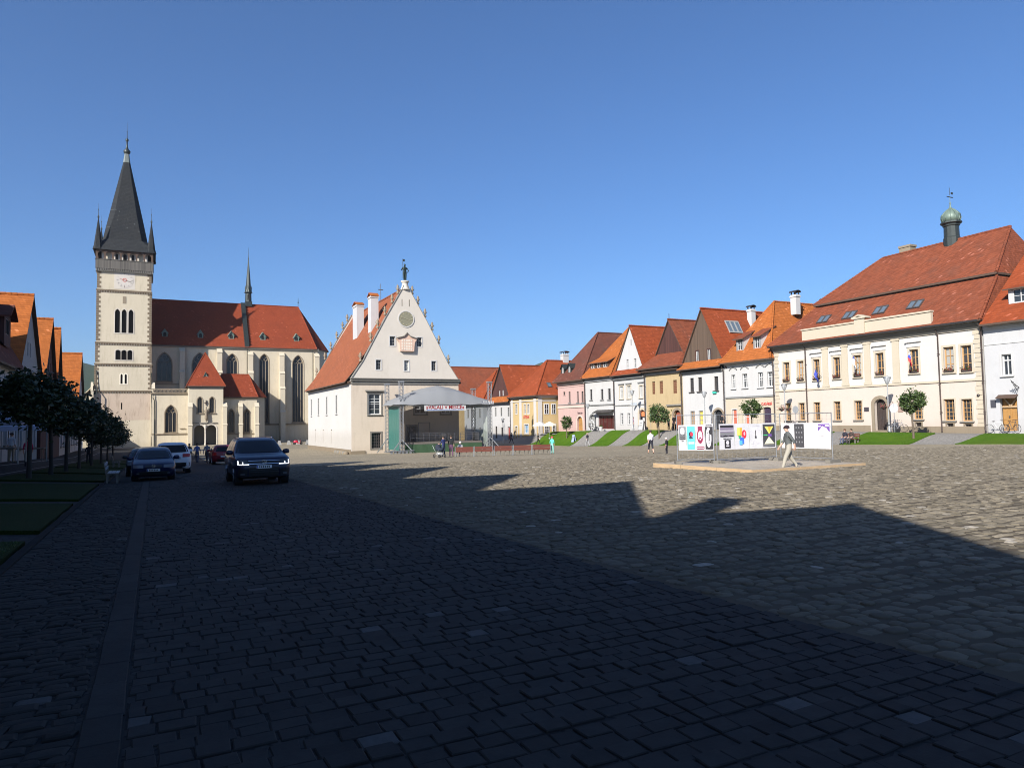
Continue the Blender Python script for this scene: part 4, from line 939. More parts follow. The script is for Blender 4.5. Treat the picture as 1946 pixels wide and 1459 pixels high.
m = MB(); BF.box(m, 43.86, 44.9, 9.3, 10.7, .63, .78); BF.box(m, 43.7, 45.05, 10.7, 10.85, .1, .9)
for a, b in ((43.6, 10.85), (45.15, 10.85)): m.slab([BF.P(44.38, 11.1, .88), BF.P(a, b, .88), BF.P(a, b, .1), BF.P(44.38, 11.1, .1)], .12)
m.build('attic_block', CREAM, big)
m = MB(); BF.box(m, 33.7, 55.5, 9.05, 9.2, .67, .86); m.build('roof_gutter', GUTTER, big)
e0 = 58.9
P = lambda x, s, z: (x, s, z)
A, B, Cc, D = P(e0, 33.5, 9.2), P(e0, 55.6, 9.2), P(76.9, 55.6, 9.2), P(76.9, 33.5, 9.2)
a1, b1, c1, d1 = P(63.2, 34.4, 13.2), P(63.2, 52.6, 13.2), P(72.6, 52.6, 13.2), P(72.6, 34.4, 13.2)
r1, r2 = P(67.9, 35.6, 18.2), P(67.9, 48.0, 18.0)
roofpart(big, [[A, B, b1, a1], [B, Cc, c1, b1], [Cc, D, d1, c1], [D, A, a1, d1]], TILE_D, .14, 'lower_roof', ridges=[(A, a1), (B, b1)], rr=.12)
o_ = .22; a2, b2, c2, d2 = P(63.2-o_, 34.4-.1, 13.5), P(63.2-o_, 52.6+o_, 13.5), P(72.6+o_, 52.6+o_, 13.5), P(72.6+o_, 34.4-.1, 13.5)
roofpart(big, [[a2, b2, r2, r1], [b2, c2, r2], [c2, d2, r1, r2], [d2, a2, r1]], TILE_D, .18, 'upper_roof', ridges=[(a2, r1), (r1, r2), (b2, r2)], rr=.12)
m = MB(); m.box(63.25, 72.55, 34.45, 52.5, 13.0, 13.4); m.build('roof_step', TIMBER, big)
def lowz(x): return 9.2+(x-e0)*4/4.3
for s_ in (50.9, 47.9, 44.55, 41.1): skylight(big, (61.0, s_, lowz(61.0)), (61.0, s_-1.3, lowz(61.0)), (61.85, s_-1.3, lowz(61.85)), (61.85, s_, lowz(61.85)), 2)
lx, ly = 68.0, 40.85; m = MB(); m.lathe(lx, ly, [(.72, 16.9), (.72, 18.4), (.66, 18.5), (.64, 19.5), (.72, 19.55), (.74, 19.7), (.92, 19.8), (.9, 19.95)], 12, smooth=False); lt = m.build('turret', COPDARK, big)
m = MB(); prof = [(.62, 19.95), (.76, 20.1), (.82, 20.35), (.76, 20.65), (.52, 20.95), (.25, 21.2), (.09, 21.4), (.05, 21.7), (.09, 21.8), (.03, 21.9), (.02, 22.5)]
m.lathe(lx, ly, prof, 16)
for k in range(12): a = 2*math.pi*k/12; m.tube([(lx+r*1.02*math.cos(a), ly+r*1.02*math.sin(a), z) for r, z in prof[:6]], .05, 4, cap=False)
m.build('onion_dome', COPPER, lt); m = MB(); m.box(lx-.45, lx+.45, ly-.02, ly+.02, 22.35, 22.43); m.box(lx+.2, lx+.5, ly-.015, ly+.015, 22.7, 22.9); m.tube([(lx, ly, 22.6), (lx, ly, 23.3)], .02, 5); m.build('weather_vane', COPDARK, lt)
m = MB(); m.box(68.55, 69.45, 45.4, 46.6, 17.0, 18.75); m.box(68.48, 69.52, 45.33, 46.67, 18.75, 18.95); m.build('chimney', STONE, big)
downpipe(big, 59.55, 51.2, .3, 8.6, bend=(-.3, 0)); downpipe(big, 59.55, 37.4, .15, 8.4, bend=(-.3, 0)); downpipe(big, 59.45, 33.8, .1, 8.4, bend=(-.3, 0))
m = MB(); BF.box(m, 44.3, 44.78, 2.02, 2.42, .001, .04); m.build('wall_plaque', simple('dark bronze plaque', (.05, .045, .05), .5), big)
m = MB(); BF.box(m, 40.9, 41.36, 1.9, 2.6, .001, .05); m.prism([(41.13+.23*math.cos(k*math.pi/8), 2.6+.26*math.sin(k*math.pi/8)) for k in range(9)], BF.P, .001, .05); m.build('memorial_tablet', simple('brown memorial stone', (.30, .21, .17), .7), big)
m = MB(); m.lathe(59.66, 34.35, [(.05, 3.0), (.12, 3.06), (.12, 3.18), (.05, 3.24)], 8); m.build('alarm_bell', GUTTER, big)
# ---- 0: white shop at the right edge
ops = [Op(32.45, 31.75, 4.6, 6.25), Op(32.75, 31.5, .25, 2.9), Op(28.6, 27.6, 4.6, 6.25), Op(29.5, 27.2, .5, 2.8)]
h, F_ = house('shop_house', 'white shop house with big roof dormer at the right edge of the picture', X, 21.5, 33.75, 8.75, WHITE2, ops, 15)
for o in (ops[0], ops[2]): window(F_, h, o, WFRAME, PANE, 2, 1, .22, .09, .05, sur=WHITE, sw=.14, sill=WHITE, cross=.72)
window(F_, h, ops[3], DFRAME, PANE, 3, 1, .2)
sd = door(F_, h, ops[1], DOORW, .35, None, planks=4)
m = MB(); o = ops[1]
for a in (-1, 1): m.bar(F_.P(32.1, 2.2, -.25), F_.P(32.1+a*.5, 2.85, -.25), .09)
F_.box(m, o.u0+.03, o.u1-.03, 2.08, 2.2, -.32, -.2); m.build('door_brace', WOODL, sd)
m = MB(); m.slab([F_.P(31.4, 2.85, .45), F_.P(32.85, 2.85, .45), F_.P(32.85, 3.1, .0), F_.P(31.4, 3.1, .0)], .06); m.build('door_canopy', TIMBER, h)
band(h, F_, 21.5, 33.7, 8.35, 8.75, .15, WHITE, 'cornice'); band(h, F_, 21.5, 33.7, 7.1, 7.2, .05, WHITE)
roofpart(h, [[(58.9, 21.3, 8.75), (58.9, 33.6, 8.75), (66.5, 33.6, 15.6), (66.5, 21.3, 15.6)], [(66.5, 21.3, 15.6), (66.5, 33.6, 15.6), (74.5, 33.6, 8.75), (74.5, 21.3, 8.75)]], TILE_R, .15)
def dormer_box(par, x, s0, s1, z0, z1, slope, mat, roofm, nwin=1, frame=None, flat=.25, back=2.6, cheek=None, gm=None):
    """shed dormer: a little front wall standing on the slope, cheeks and a flat pitched roof of its own"""
    F_ = Fac('x', x, -1); w = (s1-s0)/nwin; ops = [Op(s0+w*i+.18*w, s0+w*(i+1)-.18*w, z0+.22, z1-.12) for i in range(nwin)]
    m = MB(); wall(m, F_, rect(s0, s1, z0, z1), ops, .12)
    for s_ in (s0, s1): m.face([(x, s_, z0), (x, s_, z1), (x+(z1-z0)/(slope-flat), s_, z1+flat*(z1-z0)/(slope-flat)), ], 1)
    d = m.build('dormer', [mat, cheek or mat], par); L = (z1-z0)/(slope-flat)+.3
    r_ = MB(); r_.slab([(x-.35, s0-.25, z1-.35*flat+.05), (x-.35, s1+.25, z1-.35*flat+.05), (x+L, s1+.25, z1+L*flat+.05), (x+L, s0-.25, z1+L*flat+.05)], .1, 0, 1); r_.build('dormer_roof', [roofm, TIMBER], d)
    for o in ops: window(F_, d, o, frame or WFRAME, gm or PANE, 2, 2, .1, .06, .04)
    return d
dormer_box(h, 60.6, 28.6, 32.2, 10.1, 11.5, .9, WHITE, TILE_R, 2)
m = MB(); F_.box(m, 33.05, 33.45, 2.1, 2.72, .001, .04); m.build('wall_plaque', simple('dark plaque', (.06, .06, .07), .4), h)
m = MB(); m.tube([F_.P(31.3, 3.6, .0), F_.P(31.3, 3.9, .7), F_.P(31.3, 4.1, 1.0)], .03, 5)
for k in range(4): m.tube([F_.P(31.3, 3.6+.15*k, .1+.2*k), F_.P(31.3, 3.35+.2*k, .35+.2*k), F_.P(31.3, 3.75+.15*k, .5+.2*k)], .02, 4)
m.build('sign_bracket', GUTTER, h)
# ---- 2: white house with orange roof and two tall dormers
ops = [Op(61.8, 61.2, 5.0, 6.58), Op(60.1, 59.35, 5.0, 6.58), Op(57.75, 57.05, 4.95, 6.58), Op(56.42, 55.7, 4.95, 6.55), Op(61.86, 61.15, .8, 2.6), Op(59.9, 59.25, .8, 2.6), Op(57.25, 56.1, .3, 2.75, 's')]
h, F_ = house('town_house', 'white house with orange hipped roof, two tall dormers and yellow shop floor', X, 55.45, 62.9, 8.0, WHITE, ops, 15, zsplit=3.95, mat2=CREAM)
for o in ops[:4]:
    window(F_, h, o, WFRAME, PANE, 2, 2, .2, .08, .05, sur=WHITE, sw=.13, sill=WHITE, cross=.66); m = MB(); c = (o.u0+o.u1)/2
    m.tube([F_.P(c-.62+1.24*k/8, 7.12+.33*math.sin(math.pi*k/8), .06) for k in range(9)], .06, 5); m.build('window_hood', GREYPL, h)
SHOPP = simple('warm poster panel', (.45, .12, .07), .5)
for o in ops[4:6]: window(F_, h, o, WFRAME, SHOPP, 1, 2, .15, .07, .05, sur=WHITE, sw=.1)
door(F_, h, ops[6], simple('dark shop door glass', (.05, .035, .06), .15), .25, None, planks=2)
band(h, F_, 55.5, 62.85, 3.86, 4.05, .1, GREYPL); band(h, F_, 55.5, 62.85, 7.7, 8.0, .18, WHITE, 'cornice')
lettering(h, 'CUKRÁREŇ', F_, 56.65, 3.1, .3, simple('red sign letters', (.55, .03, .03), .5), .05, -1, 1.5, name='shop_sign')
apx = (64.1, 59.2, 15.0); e = [(59.0, 55.3, 8.0), (59.0, 63.1, 8.0), (74, 63.1, 8.0), (74, 55.3, 8.0)]
roofpart(h, [[e[0], e[1], apx], [e[1], e[2], (74, 59.2, 15), apx], [e[2], e[3], (74, 59.2, 15)], [e[3], e[0], apx, (74, 59.2, 15)]], TILE_O, .15, ridges=[(e[0], apx), (e[1], apx), (apx, (74, 59.2, 15))], rr=.11)
for s_ in (58.0, 60.6): dormer_box(h, 59.95, s_-.55, s_+.55, 9.1, 10.75, 1.37, GREYPL, TILE_D, 1, WFRAME, .5, cheek=WHITE)
chimney(h, 66.2, 58.0, 13.4, 15.7, .7, .8, WHITE); skylight(h, (66, 56.6, 10.75), (67, 56.6, 10.75), (67, 57.2, 11.7), (66, 57.2, 11.7), 1)
chimney(h, 71.5, 58.2, 13.2, 15.2, .7, .9, WHITE); downpipe(h, 59.5, 55.45, .3, 7.7, bend=(-.25, 0))
# ---- 3: white house with brown timber gable
ops = [Op(68.98, 68.28, 4.92, 6.65), Op(67.52, 66.8, 4.92, 6.65), Op(64.7, 64.0, 4.9, 6.58), Op(69.1, 68.28, .85, 2.55), Op(67.55, 66.8, .85, 2.55), Op(64.98, 63.35, .25, 2.65, 'r')]
h, F_ = house('town_house', 'white house with brown timber boarded gable above a red eaves roof', X, 63.0, 70.35, 7.45, WHITE, ops, 15)
for o in ops[:3]: window(F_, h, o, DFRAME, PANE, 3, 3, .2, .06, .03, sill=DFRAME)
window(F_, h, ops[3], GFRAME, simple('shop window warm', (.30, .20, .12), .2), 2, 3, .2); window(F_, h, ops[4], GFRAME, simple('shop window yellow', (.55, .45, .10), .3), 1, 3, .2)
d_ = door(F_, h, ops[5], simple('dark arched glass door', (.03, .032, .036), .1), .35, STONE, .22, planks=6)
m = MB(); F_.box(m, 64.3, 64.85, 4.55, 4.78, .0, .2); m.build('green_window_box', simple('turquoise window box', (.05, .42, .33), .5), h)
band(h, F_, 63.0, 70.3, 7.2, 7.45, .2, GREYPL, 'cornice'); pent(h, X, 63.0, 70.35, 7.75, 8.7, .85, TILE_O)
gp = [(63.05, 8.5), (70.3, 8.5), (66.55, 15.0)]; go = [Op(67.82, 67.3, 8.6, 9.95), Op(65.8, 65.2, 8.55, 9.95)]
GF = gable_wall(h, X+.1, gp, go, BOARD_B)
for o in go: window(GF, h, o, WFRAME, PANE, 2, 1, .12, .06, .04, sur=BOARD_D, sw=.08)
gabled_roof(h, X+.1, 75, 63.05, 70.3, 8.5, (66.55, 15.05), TILE_R, .25)
def slp(s_): return 15.05-(66.55-s_)*(15.05-8.5)/(66.55-63.05)
skylight(h, (62.6, 64.9, slp(64.9)), (64.8, 64.9, slp(64.9)), (64.8, 65.75, slp(65.75)), (62.6, 65.75, slp(65.75)), 3, GFRAME)
chimney(h, 67.0, 65.6, 12.8, 15.2, .7, .75, WHITE); downpipe(h, 59.5, 62.95, .3, 7.2, bend=(-.25, 0))
# ---- 4: worn ochre house with hooded gable
ops = [Op(76.52, 75.9, 4.95, 6.63), Op(74.95, 74.25, 4.95, 6.63), Op(72.22, 71.47, 4.87, 6.6), Op(76.62, 75.85, 1.15, 1.8), Op(74.95, 74.25, 1.15, 1.78), Op(72.25, 70.8, .3, 2.75, 'r')]
h, F_ = house('town_house', 'worn ochre yellow house with brown shutters and deep brown eaves roof', X, 70.4, 77.85, 7.85, OCHRE, ops, 14)
for o in ops[:3]: window(F_, h, o, BFRAME, simple('brown shutter', (.20, .095, .05), .6), 2, 8, .16, .05, .02, name='shuttered_window')
for o in ops[3:5]: window(F_, h, o, BFRAME, simple('brown low shutter', (.28, .14, .09), .6), 2, 3, .14, .05)
door(F_, h, ops[5], simple('red brown gate', (.26, .08, .045), .6), .4, STONE, .3, planks=7)
m = MB(); F_.box(m, 70.45, 73.1, .0, 3.2, .001, .08)
band(h, F_, 70.45, 73.4, 3.3, 3.5, .25, GREYST, 'ledge'); band(h, F_, 70.4, 77.8, 7.5, 7.85, .25, GREYPL, 'cornice')
roofpart(h, [[(58.6, 70.0, 8.4), (58.6, 78.6, 8.4), (61.0, 77.0, 10.35), (61.0, 71.5, 10.35)], [(58.6, 78.6, 8.4), (63, 78.6, 8.4), (63, 77, 10.35), (61, 77, 10.35)], [(58.6, 70.0, 8.4), (61, 71.5, 10.35), (63, 71.5, 10.35), (63, 70, 8.4)]], TILE_D, .18, 'eaves_roof')
m = MB(); m.box(58.9, X+.1, 70.4, 77.9, 7.9, 8.25); m.build('eaves_soffit', TIMBER, h)
gable_wall(h, 61.0, [(71.3, 10.2), (77.1, 10.2), (74.2, 14.7)], [], BOARD_D); gabled_roof(h, 61.0, 73, 71.0, 77.4, 9.7, (74.2, 14.8), TILE_D, .25, name='roof')
m = MB(); m.tube([(61, 74.2, 14.8), (61, 74.2, 15.6)], .04, 5); m.build('roof_finial', GUTTER, h); downpipe(h, 59.4, 70.35, .3, 7.6, bend=(-.35, 0)); downpipe(h, 59.45, 77.9, .3, 7.6, bend=(-.3, 0))
# ---- 5: white gabled house
ops = [Op(83.95, 83.05, 4.6, 6.38), Op(82.14, 81.3, 4.6, 6.37), Op(79.32, 78.55, 4.58, 6.25), Op(83.9, 83.2, .95, 2.55), Op(82.2, 81.55, .95, 2.53), Op(79.5, 78.1, .28, 2.95, 'r')]
h, F_ = house('town_house', 'white house with tall white gable, two attic windows and red roof', X, 78.0, 85.2, 7.7, WHITE, ops, 15)
for o in ops[:3]: window(F_, h, o, WFRAME, PANEC, 3, 3, .16, .08, .05, sur=CREAM, sw=.13, sill=CREAM); band(h, F_, o.u0-.25, o.u1+.25, 6.62, 6.75, .16, GREYPL, 'window_hood')
for o in ops[3:5]: window(F_, h, o, WFRAME, PANE, 2, 4, .18, .06, .035, sur=WHITE, sw=.1)
d_ = door(F_, h, ops[5], simple('dark gate', (.035, .025, .025), .5), .4, CREAM, .3, planks=4)
m = MB(); F_.box(m, 78.2, 79.4, 2.05, 2.75, -.33, -.3); m.build('shop_banner', simple('orange banner', (.60, .20, .08), .6), d_); m = MB(); F_.box(m, 78.7, 79.15, 1.35, 1.85, -.33, -.3); m.build('door_notice', WFRAME, d_)
band(h, F_, 78, 85.2, 3.58, 3.72, .08, GREYPL); band(h, F_, 78, 85.2, 7.35, 7.7, .3, GREYPL, 'cornice'); pent(h, X, 78.05, 85.15, 7.95, 8.75, .8, TILE_R)
go = [Op(82.2, 81.72, 8.85, 10.1), Op(80.46, 79.95, 8.82, 10.08), Op(81.2, 80.98, 12.0, 12.8)]
GF = gable_wall(h, X+.1, [(78.2, 8.6), (84.8, 8.6), (81.2, 14.7)], go, WHITE)
for o in go[:2]: window(GF, h, o, WFRAME, PANE, 2, 2, .12, .05, .04, sur=WHITE, sw=.08)
g = MB(); g.tess([go[2].outline()], lambda u, v: GF.P(u, v, -.13)); g.build('attic_slit', DARK, h)
gabled_roof(h, X+.1, 76, 78.2, 84.8, 8.6, (81.2, 14.8), TILE_R, .2)
def slp5(s_): return 14.8-(81.2-s_)*(14.8-8.6)/3.0
skylight(h, (64.6, 79.75, slp5(79.75)), (65.4, 79.75, slp5(79.75)), (65.4, 80.3, slp5(80.3)), (64.6, 80.3, slp5(80.3)), 1); chimney(h, 69, 80.6, 12.9, 15.3, .6, .6, WHITE)
m = MB(); m.tube([F_.P(79.9, 3.55, .0), F_.P(79.9, 3.6, .9)], .03, 5); m.box(58.6, 59.6, 79.88, 79.92, 3.6, 3.95); m.build('hanging_sign', simple('pale sign', (.5, .55, .6), .5), h); downpipe(h, 59.5, 85.2, .2, 7.4, bend=(-.25, 0))
# ---- 6: white house with orange roof and long triple dormer
ops = [Op(91.7, 91.05, 4.7, 6.3), Op(88.75, 88.08, 4.65, 6.22), Op(86.9, 86.18, 4.6, 6.2), Op(91.95, 90.4, .25, 2.45, 'r'), Op(89.65, 85.6, .3, 2.3)]
h, F_ = house('town_house', 'white house with steep orange roof and one long dormer of three windows', X, 85.3, 93.0, 7.85, WHITE, ops, 15)
for o in ops[:3]: window(F_, h, o, DFRAME, PANE, 2, 2, .16, .06, .04, sur=WHITE, sw=.2, sill=GREYPL, cross=.68)
window(F_, h, ops[4], simple('dark red shop frame', (.10, .02, .018), .4), simple('dim shop inside', (.06, .018, .015), .15), 4, 1, .25, .12, .1, name='shop_window'); door(F_, h, ops[3], GFRAME, .3, GREYPL, .18, planks=6)
band(h, F_, 85.3, 93, 3.8, 3.98, .12, GREYPL); band(h, F_, 85.3, 93, 7.45, 7.85, .2, WHITE, 'cornice')
m = MB(); m.slab([F_.P(85.4, 2.75, .9), F_.P(89.9, 2.75, .9), F_.P(89.9, 3.15, .0), F_.P(85.4, 3.15, .0)], .08); m.build('shop_canopy', GUTTER, h)
apx = (65.5, 89.1, 15.9); e = [(58.95, 85.2, 8.05), (58.95, 93.2, 8.05), (75, 93.2, 8.05), (75, 85.2, 8.05)]; bk = (75, 89.1, 15.9)
roofpart(h, [[e[0], e[1], apx], [e[1], e[2], bk, apx], [e[2], e[3], bk], [e[3], e[0], apx, bk]], TILE_O, .15, ridges=[(e[0], apx), (e[1], apx), (apx, bk)], rr=.11)
dormer_box(h, 60.15, 87.3, 92.2, 9.3, 10.4, 1.2, TIMBER, TILE_O, 3, WFRAME, .45, cheek=TIMBER); downpipe(h, 59.5, 93.0, .1, 7.6, bend=(-.25, 0))
# ---- 7: pink house with dark hipped roof
ops = [Op(99.6, 99.05, 5.75, 6.3), Op(97.95, 97.4, 4.5, 6.25), Op(95.48, 94.95, 4.45, 6.2), Op(94.12, 93.55, 4.4, 6.15), Op(95.6, 93.95, .0, 2.25, 'r')]
h, F_ = house('town_house', 'pink house with high dark brown hipped roof and two pointed dormers', X, 93.1, 101.4, 7.8, PINK, ops, 15)
for o in ops[:4]: window(F_, h, o, DFRAME, PANE, 2, 2 if o.v1-o.v0 > 1 else 1, .16, .06, .04, sur=PINK, sw=.12, sill=GREYPL if o.v0 < 5 else None)
door(F_, h, ops[4], DOORW, .3, PEACH, .2, planks=6); band(h, F_, 93.1, 101.4, 3.65, 3.95, .12, PEACH); band(h, F_, 93.1, 101.4, 7.35, 7.8, .2, PEACH, 'cornice'); band(h, F_, 93.1, 101.4, 7.0, 7.1, .06, PINK)
band(h, F_, 93.1, 101.4, 4.15, 4.25, .1, GREYPL)
lettering(h, 'korzo', F_, 94.65, 2.85, .42, simple('dark sign letters', (.04, .02, .03), .5), .05, -1, 1.5, name='shop_sign')
apx = (65.2, 97.4, 16.0); e = [(58.9, 92.9, 7.95), (58.9, 101.8, 7.95), (75, 101.8, 7.95), (75, 92.9, 7.95)]; bk = (75, 97.4, 16.0)
roofpart(h, [[e[0], e[1], apx], [e[1], e[2], bk, apx], [e[2], e[3], bk], [e[3], e[0], apx, bk]], TILE_B, .16, ridges=[(e[0], apx), (e[1], apx), (apx, bk)], rr=.11)
for s_ in (100.2, 98.1):
    x = 60.0; z = 9.05; m = MB(); FD = Fac('x', x, -1); o = Op(s_-.25, s_+.25, z+.1, z+1.25, 'r'); wall(m, FD, [(s_-.5, z-.2), (s_+.5, z-.2), (s_+.5, z+1.15), (s_, z+1.75), (s_-.5, z+1.15)], [o], .1)
    for q in (-.5, .5): m.face([(x, s_+q, z-.2), (x, s_+q, z+1.15), (x+1.4, s_+q, z+1.15)])
    d = m.build('dormer', COPDARK, h); window(FD, d, o, WFRAME, PANE, 2, 2, .08, .06, .04); r_ = MB()
    for q in (-1, 1): r_.slab([(x-.2, s_+q*.65, z+1.05), (x-.2, s_, z+1.85), (x+2.2, s_, z+1.85), (x+1.2, s_+q*.65, z+1.05)], .07)
    r_.build('dormer_roof', COPDARK, d)
# ---- 8: yellow corner house standing forward, red hipped roof
X8 = 56.3
ops = [Op(110.3, 109.65, 2.95, 4.58), Op(107.0, 106.4, 2.9, 4.5), Op(105.8, 105.2, 2.9, 4.47), Op(110.4, 109.75, -1.3, .75), Op(107.0, 105.6, -.4, 1.05)]
h, F_ = house('corner_house', 'yellow corner house with broad red hipped roof and red sign', X8, 102.2, 112.0, 5.85, YELLOW, ops, 15)
for o in ops[:3]: window(F_, h, o, WFRAME, PANE, 2, 2, .16, .06, .04, sur=IVORY, sw=.14)
window(F_, h, ops[4], WFRAME, simple('bluish shop glass', (.12, .25, .40), .15), 2, 2, .16, sur=IVORY, sw=.2); door(F_, h, ops[3], GFRAME, .25, IVORY, .2, planks=3)
for a in (103.1, 108.3, 111.6): band(h, F_, a-.4, a+.4, -1.5, 5.4, .1, IVORY, 'pilaster')
band(h, F_, 102.2, 112, 4.95, 5.1, .12, IVORY); band(h, F_, 102.2, 112, 5.5, 5.85, .25, IVORY, 'cornice')
SF = Fac('y', 102.2, -1); so_ = [Op(57.5, 58.3, 2.8, 4.4), Op(58.9, 59.6, 2.8, 4.4), Op(57.5, 58.3, -.5, 1.1), Op(58.95, 59.6, -.5, 1.1)]
for o in so_: window(SF, h, o, WFRAME, PANED, 2, 2, -.02, .06, .04, sur=IVORY, sw=.1)
m = MB(); SF.box(m, X8, 59.7, 5.45, 5.85, .001, .25); SF.box(m, X8, 59.7, 4.9, 5.05, .001, .12); SF.box(m, X8+.0, X8+.75, -1.4, 5.4, .001, .1); m.build('cornice', IVORY, h)
lettering(h, 'LITERA', F_, 106.3, 2.35, .5, simple('red sign letters two', (.6, .04, .06), .5), .06, -1, 2.4, name='shop_sign')
apx = (60.8, 106.8, 12.1); e = [(55.7, 101.6, 5.9), (55.7, 112.4, 5.9), (72, 112.4, 5.9), (72, 101.6, 5.9)]; bk = (72, 106.8, 12.1)
roofpart(h, [[e[0], e[1], apx], [e[1], e[2], bk, apx], [e[2], e[3], bk], [e[3], e[0], apx, bk]], TILE_R, .2, ridges=[(e[0], apx), (e[1], apx), (apx, bk)], rr=.12)
chimney(h, 64.5, 107.0, 11, 13.3, 1.1, 1.0, WHITE); skylight(h, (58.6, 102.7, 7.2), (59.4, 102.7, 7.2), (59.4, 103.4, 8.0), (58.6, 103.4, 8.0), 1)
# ---- 9: white house with dark timber gable
X9 = 56.3
ops = [Op(118.7, 118.0, 2.6, 4.2), Op(116.3, 115.6, 2.6, 4.15), Op(113.4, 112.7, 2.5, 4.1), Op(118.6, 117.8, -1.4, .8), Op(116.2, 115.4, -1.0, .6), Op(113.5, 112.6, -1.6, .7)]
h, F_ = house('town_house', 'white house with dark boarded gable left of the yellow corner house', X9, 112.2, 120.6, 5.1, WHITE, ops, 15)
for o in ops[:3]: window(F_, h, o, GFRAME, PANE, 2, 2, .16, .06, .04)
window(F_, h, ops[4], DFRAME, PANED, 2, 2, .2); window(F_, h, ops[3], DFRAME, PANED, 2, 2, .2); door(F_, h, ops[5], simple('red shop door', (.30, .04, .03), .5), .25)
pent(h, X9, 112.1, 120.7, 5.15, 6.25, .7, TILE_O)
gable_wall(h, X9+.1, [(112.3, 6.1), (120.4, 6.1), (116.0, 11.8)], [Op(116.9, 116.5, 6.3, 7.3), Op(115.5, 115.1, 6.3, 7.3)], BOARD_D); 
for o in (Op(116.9, 116.5, 6.3, 7.3), Op(115.5, 115.1, 6.3, 7.3)): window(Fac('x', X9+.1, -1), h, o, WFRAME, PANE, 2, 1, .1, .05)
gabled_roof(h, X9+.1, 72, 112.3, 120.4, 6.1, (116.0, 11.9), TILE_R, .3); downpipe(h, X9-.15, 112.1, -1.5, 4.9)
# ---- houses closing the square behind the stage
h, F_ = house('town_house', 'grey green house with orange roof partly hidden behind the stage', 55.0, 121.0, 130.0, 5.0, SHADEPL, [Op(123, 122.2, 2.4, 4.1), Op(126, 125.2, 2.4, 4.1), Op(128.6, 127.8, 2.4, 4.1), Op(126, 124.9, -1.9, .6), Op(123, 122.2, -1.2, .6)], 15)
for o in (Op(123, 122.2, 2.4, 4.1), Op(126, 125.2, 2.4, 4.1), Op(128.6, 127.8, 2.4, 4.1), Op(126, 124.9, -1.9, .6), Op(123, 122.2, -1.2, .6)): window(F_, h, o, GFRAME, PANE, 2, 2, .15)
e = [(54.4, 120.6, 5.0), (54.4, 130.4, 5.0), (70, 130.4, 5.0), (70, 120.6, 5.0)]; apx = (60.0, 125.5, 11.6); bk = (70, 125.5, 11.6)
roofpart(h, [[e[0], e[1], apx], [e[1], e[2], bk, apx], [e[3], e[0], apx, bk]], TILE_R, .2, ridges=[(e[0], apx), (e[1], apx), (apx, bk)])
h, F_ = house('town_house', 'yellow house with brown roof seen between town hall and stage roof', 53.5, 131.0, 141.0, 6.4, YELLOW, [Op(134, 133.2, 2.4, 4.2), Op(137, 136.2, 2.4, 4.2), Op(134.3, 133, -1.9, .8)], 15)
for o in (Op(134, 133.2, 2.4, 4.2), Op(137, 136.2, 2.4, 4.2), Op(134.3, 133, -1.9, .8)): window(F_, h, o, WFRAME, PANE, 2, 2, .15)
gable_wall(h, 53.5, [(131, 6.4), (141, 6.4), (136, 13.0)], [], YELLOW); gabled_roof(h, 53.5, 69, 131, 141, 6.4, (136, 13.05), TILE_D, .3)
# ---------------------------------------------------------------- houses along the shaded west side
WG = 'houses along the shaded west side'
def west(name, label, s0, s1, ze, apex, mat, roofm, mode='gable', wins=True, depth=15, xo=5.5, X=-9.0):
    n = max(2, int((s1-s0)/2.6)); g = E(X, (s0+s1)/2); ops = []
    if wins:
        for i in range(n):
            c = s0+(s1-s0)*(i+.5)/n
            ops.append(Op(c-.5, c+.5, g+.9, g+2.6)) if i != n//2 else ops.append(Op(c-.65, c+.65, g, g+2.7, 'r'))
            if ze > g+5.2: ops.append(Op(c-.45, c+.45, g+4.0, g+5.6 if ze > g+6 else ze-.3))
    h, F_ = house(name, label, X, s0, s1, ze, mat, ops, depth, group=WG, d=1)
    for o in ops:
        if o.arch: door(F_, h, o, WOODD, .25, STONE, .2)
        else: window(F_, h, o, WFRAME, PANE, 2, 2, .18, .08, .05, sur=WHITE2, sw=.12, sill=GREYST)
    sa, za = apex
    if mode == 'gable':
        m = MB(); gp = [(s0, ze), (s1, ze), (sa, za)]; go = [Op(sa-.9, sa-.35, lerp(ze, za, .12), lerp(ze, za, .12)+1.1), Op(sa+.35, sa+.9, lerp(ze, za, .12), lerp(ze, za, .12)+1.1)]
        if za-ze > 3.4: wall(m, F_, gp, go, .15)
        else: go = []; wall(m, F_, gp, [], .15)
        m.build('gable', mat, h)
        for o in go: window(F_, h, o, WFRAME, PANE, 2, 2, .12, .05, .04)
        k0, k1 = (za-ze)/(sa-s0), (za-ze)/(s1-sa); e = .3; x1 = X-depth
        roofpart(h, [[(X+.3, s0-e, ze-k0*e), (X+.3, sa, za+.1), (x1, sa, za+.1), (x1, s0-e, ze-k0*e)], [(X+.3, s1+e, ze-k1*e), (x1, s1+e, ze-k1*e), (x1, sa, za+.1), (X+.3, sa, za+.1)]], roofm, .14, ridges=[((X+.3, sa, za+.12), (x1, sa, za+.12))])
    else:
        xr = X-xo; roofpart(h, [[(X+.6, s0-.1, ze-.1), (X+.6, s1+.1, ze-.1), (xr, s1+.1, za), (xr, s0-.1, za)], [(xr, s0-.1, za), (xr, s1+.1, za), (xr-6, s1+.1, ze), (xr-6, s0-.1, ze)]], roofm, .15)
        m = MB()
        for s_ in (s0, s1): m.face([(X, s_, ze), (xr-6, s_, ze), (xr, s_, za)])
        m.build('gable', mat, h)
    return h, F_
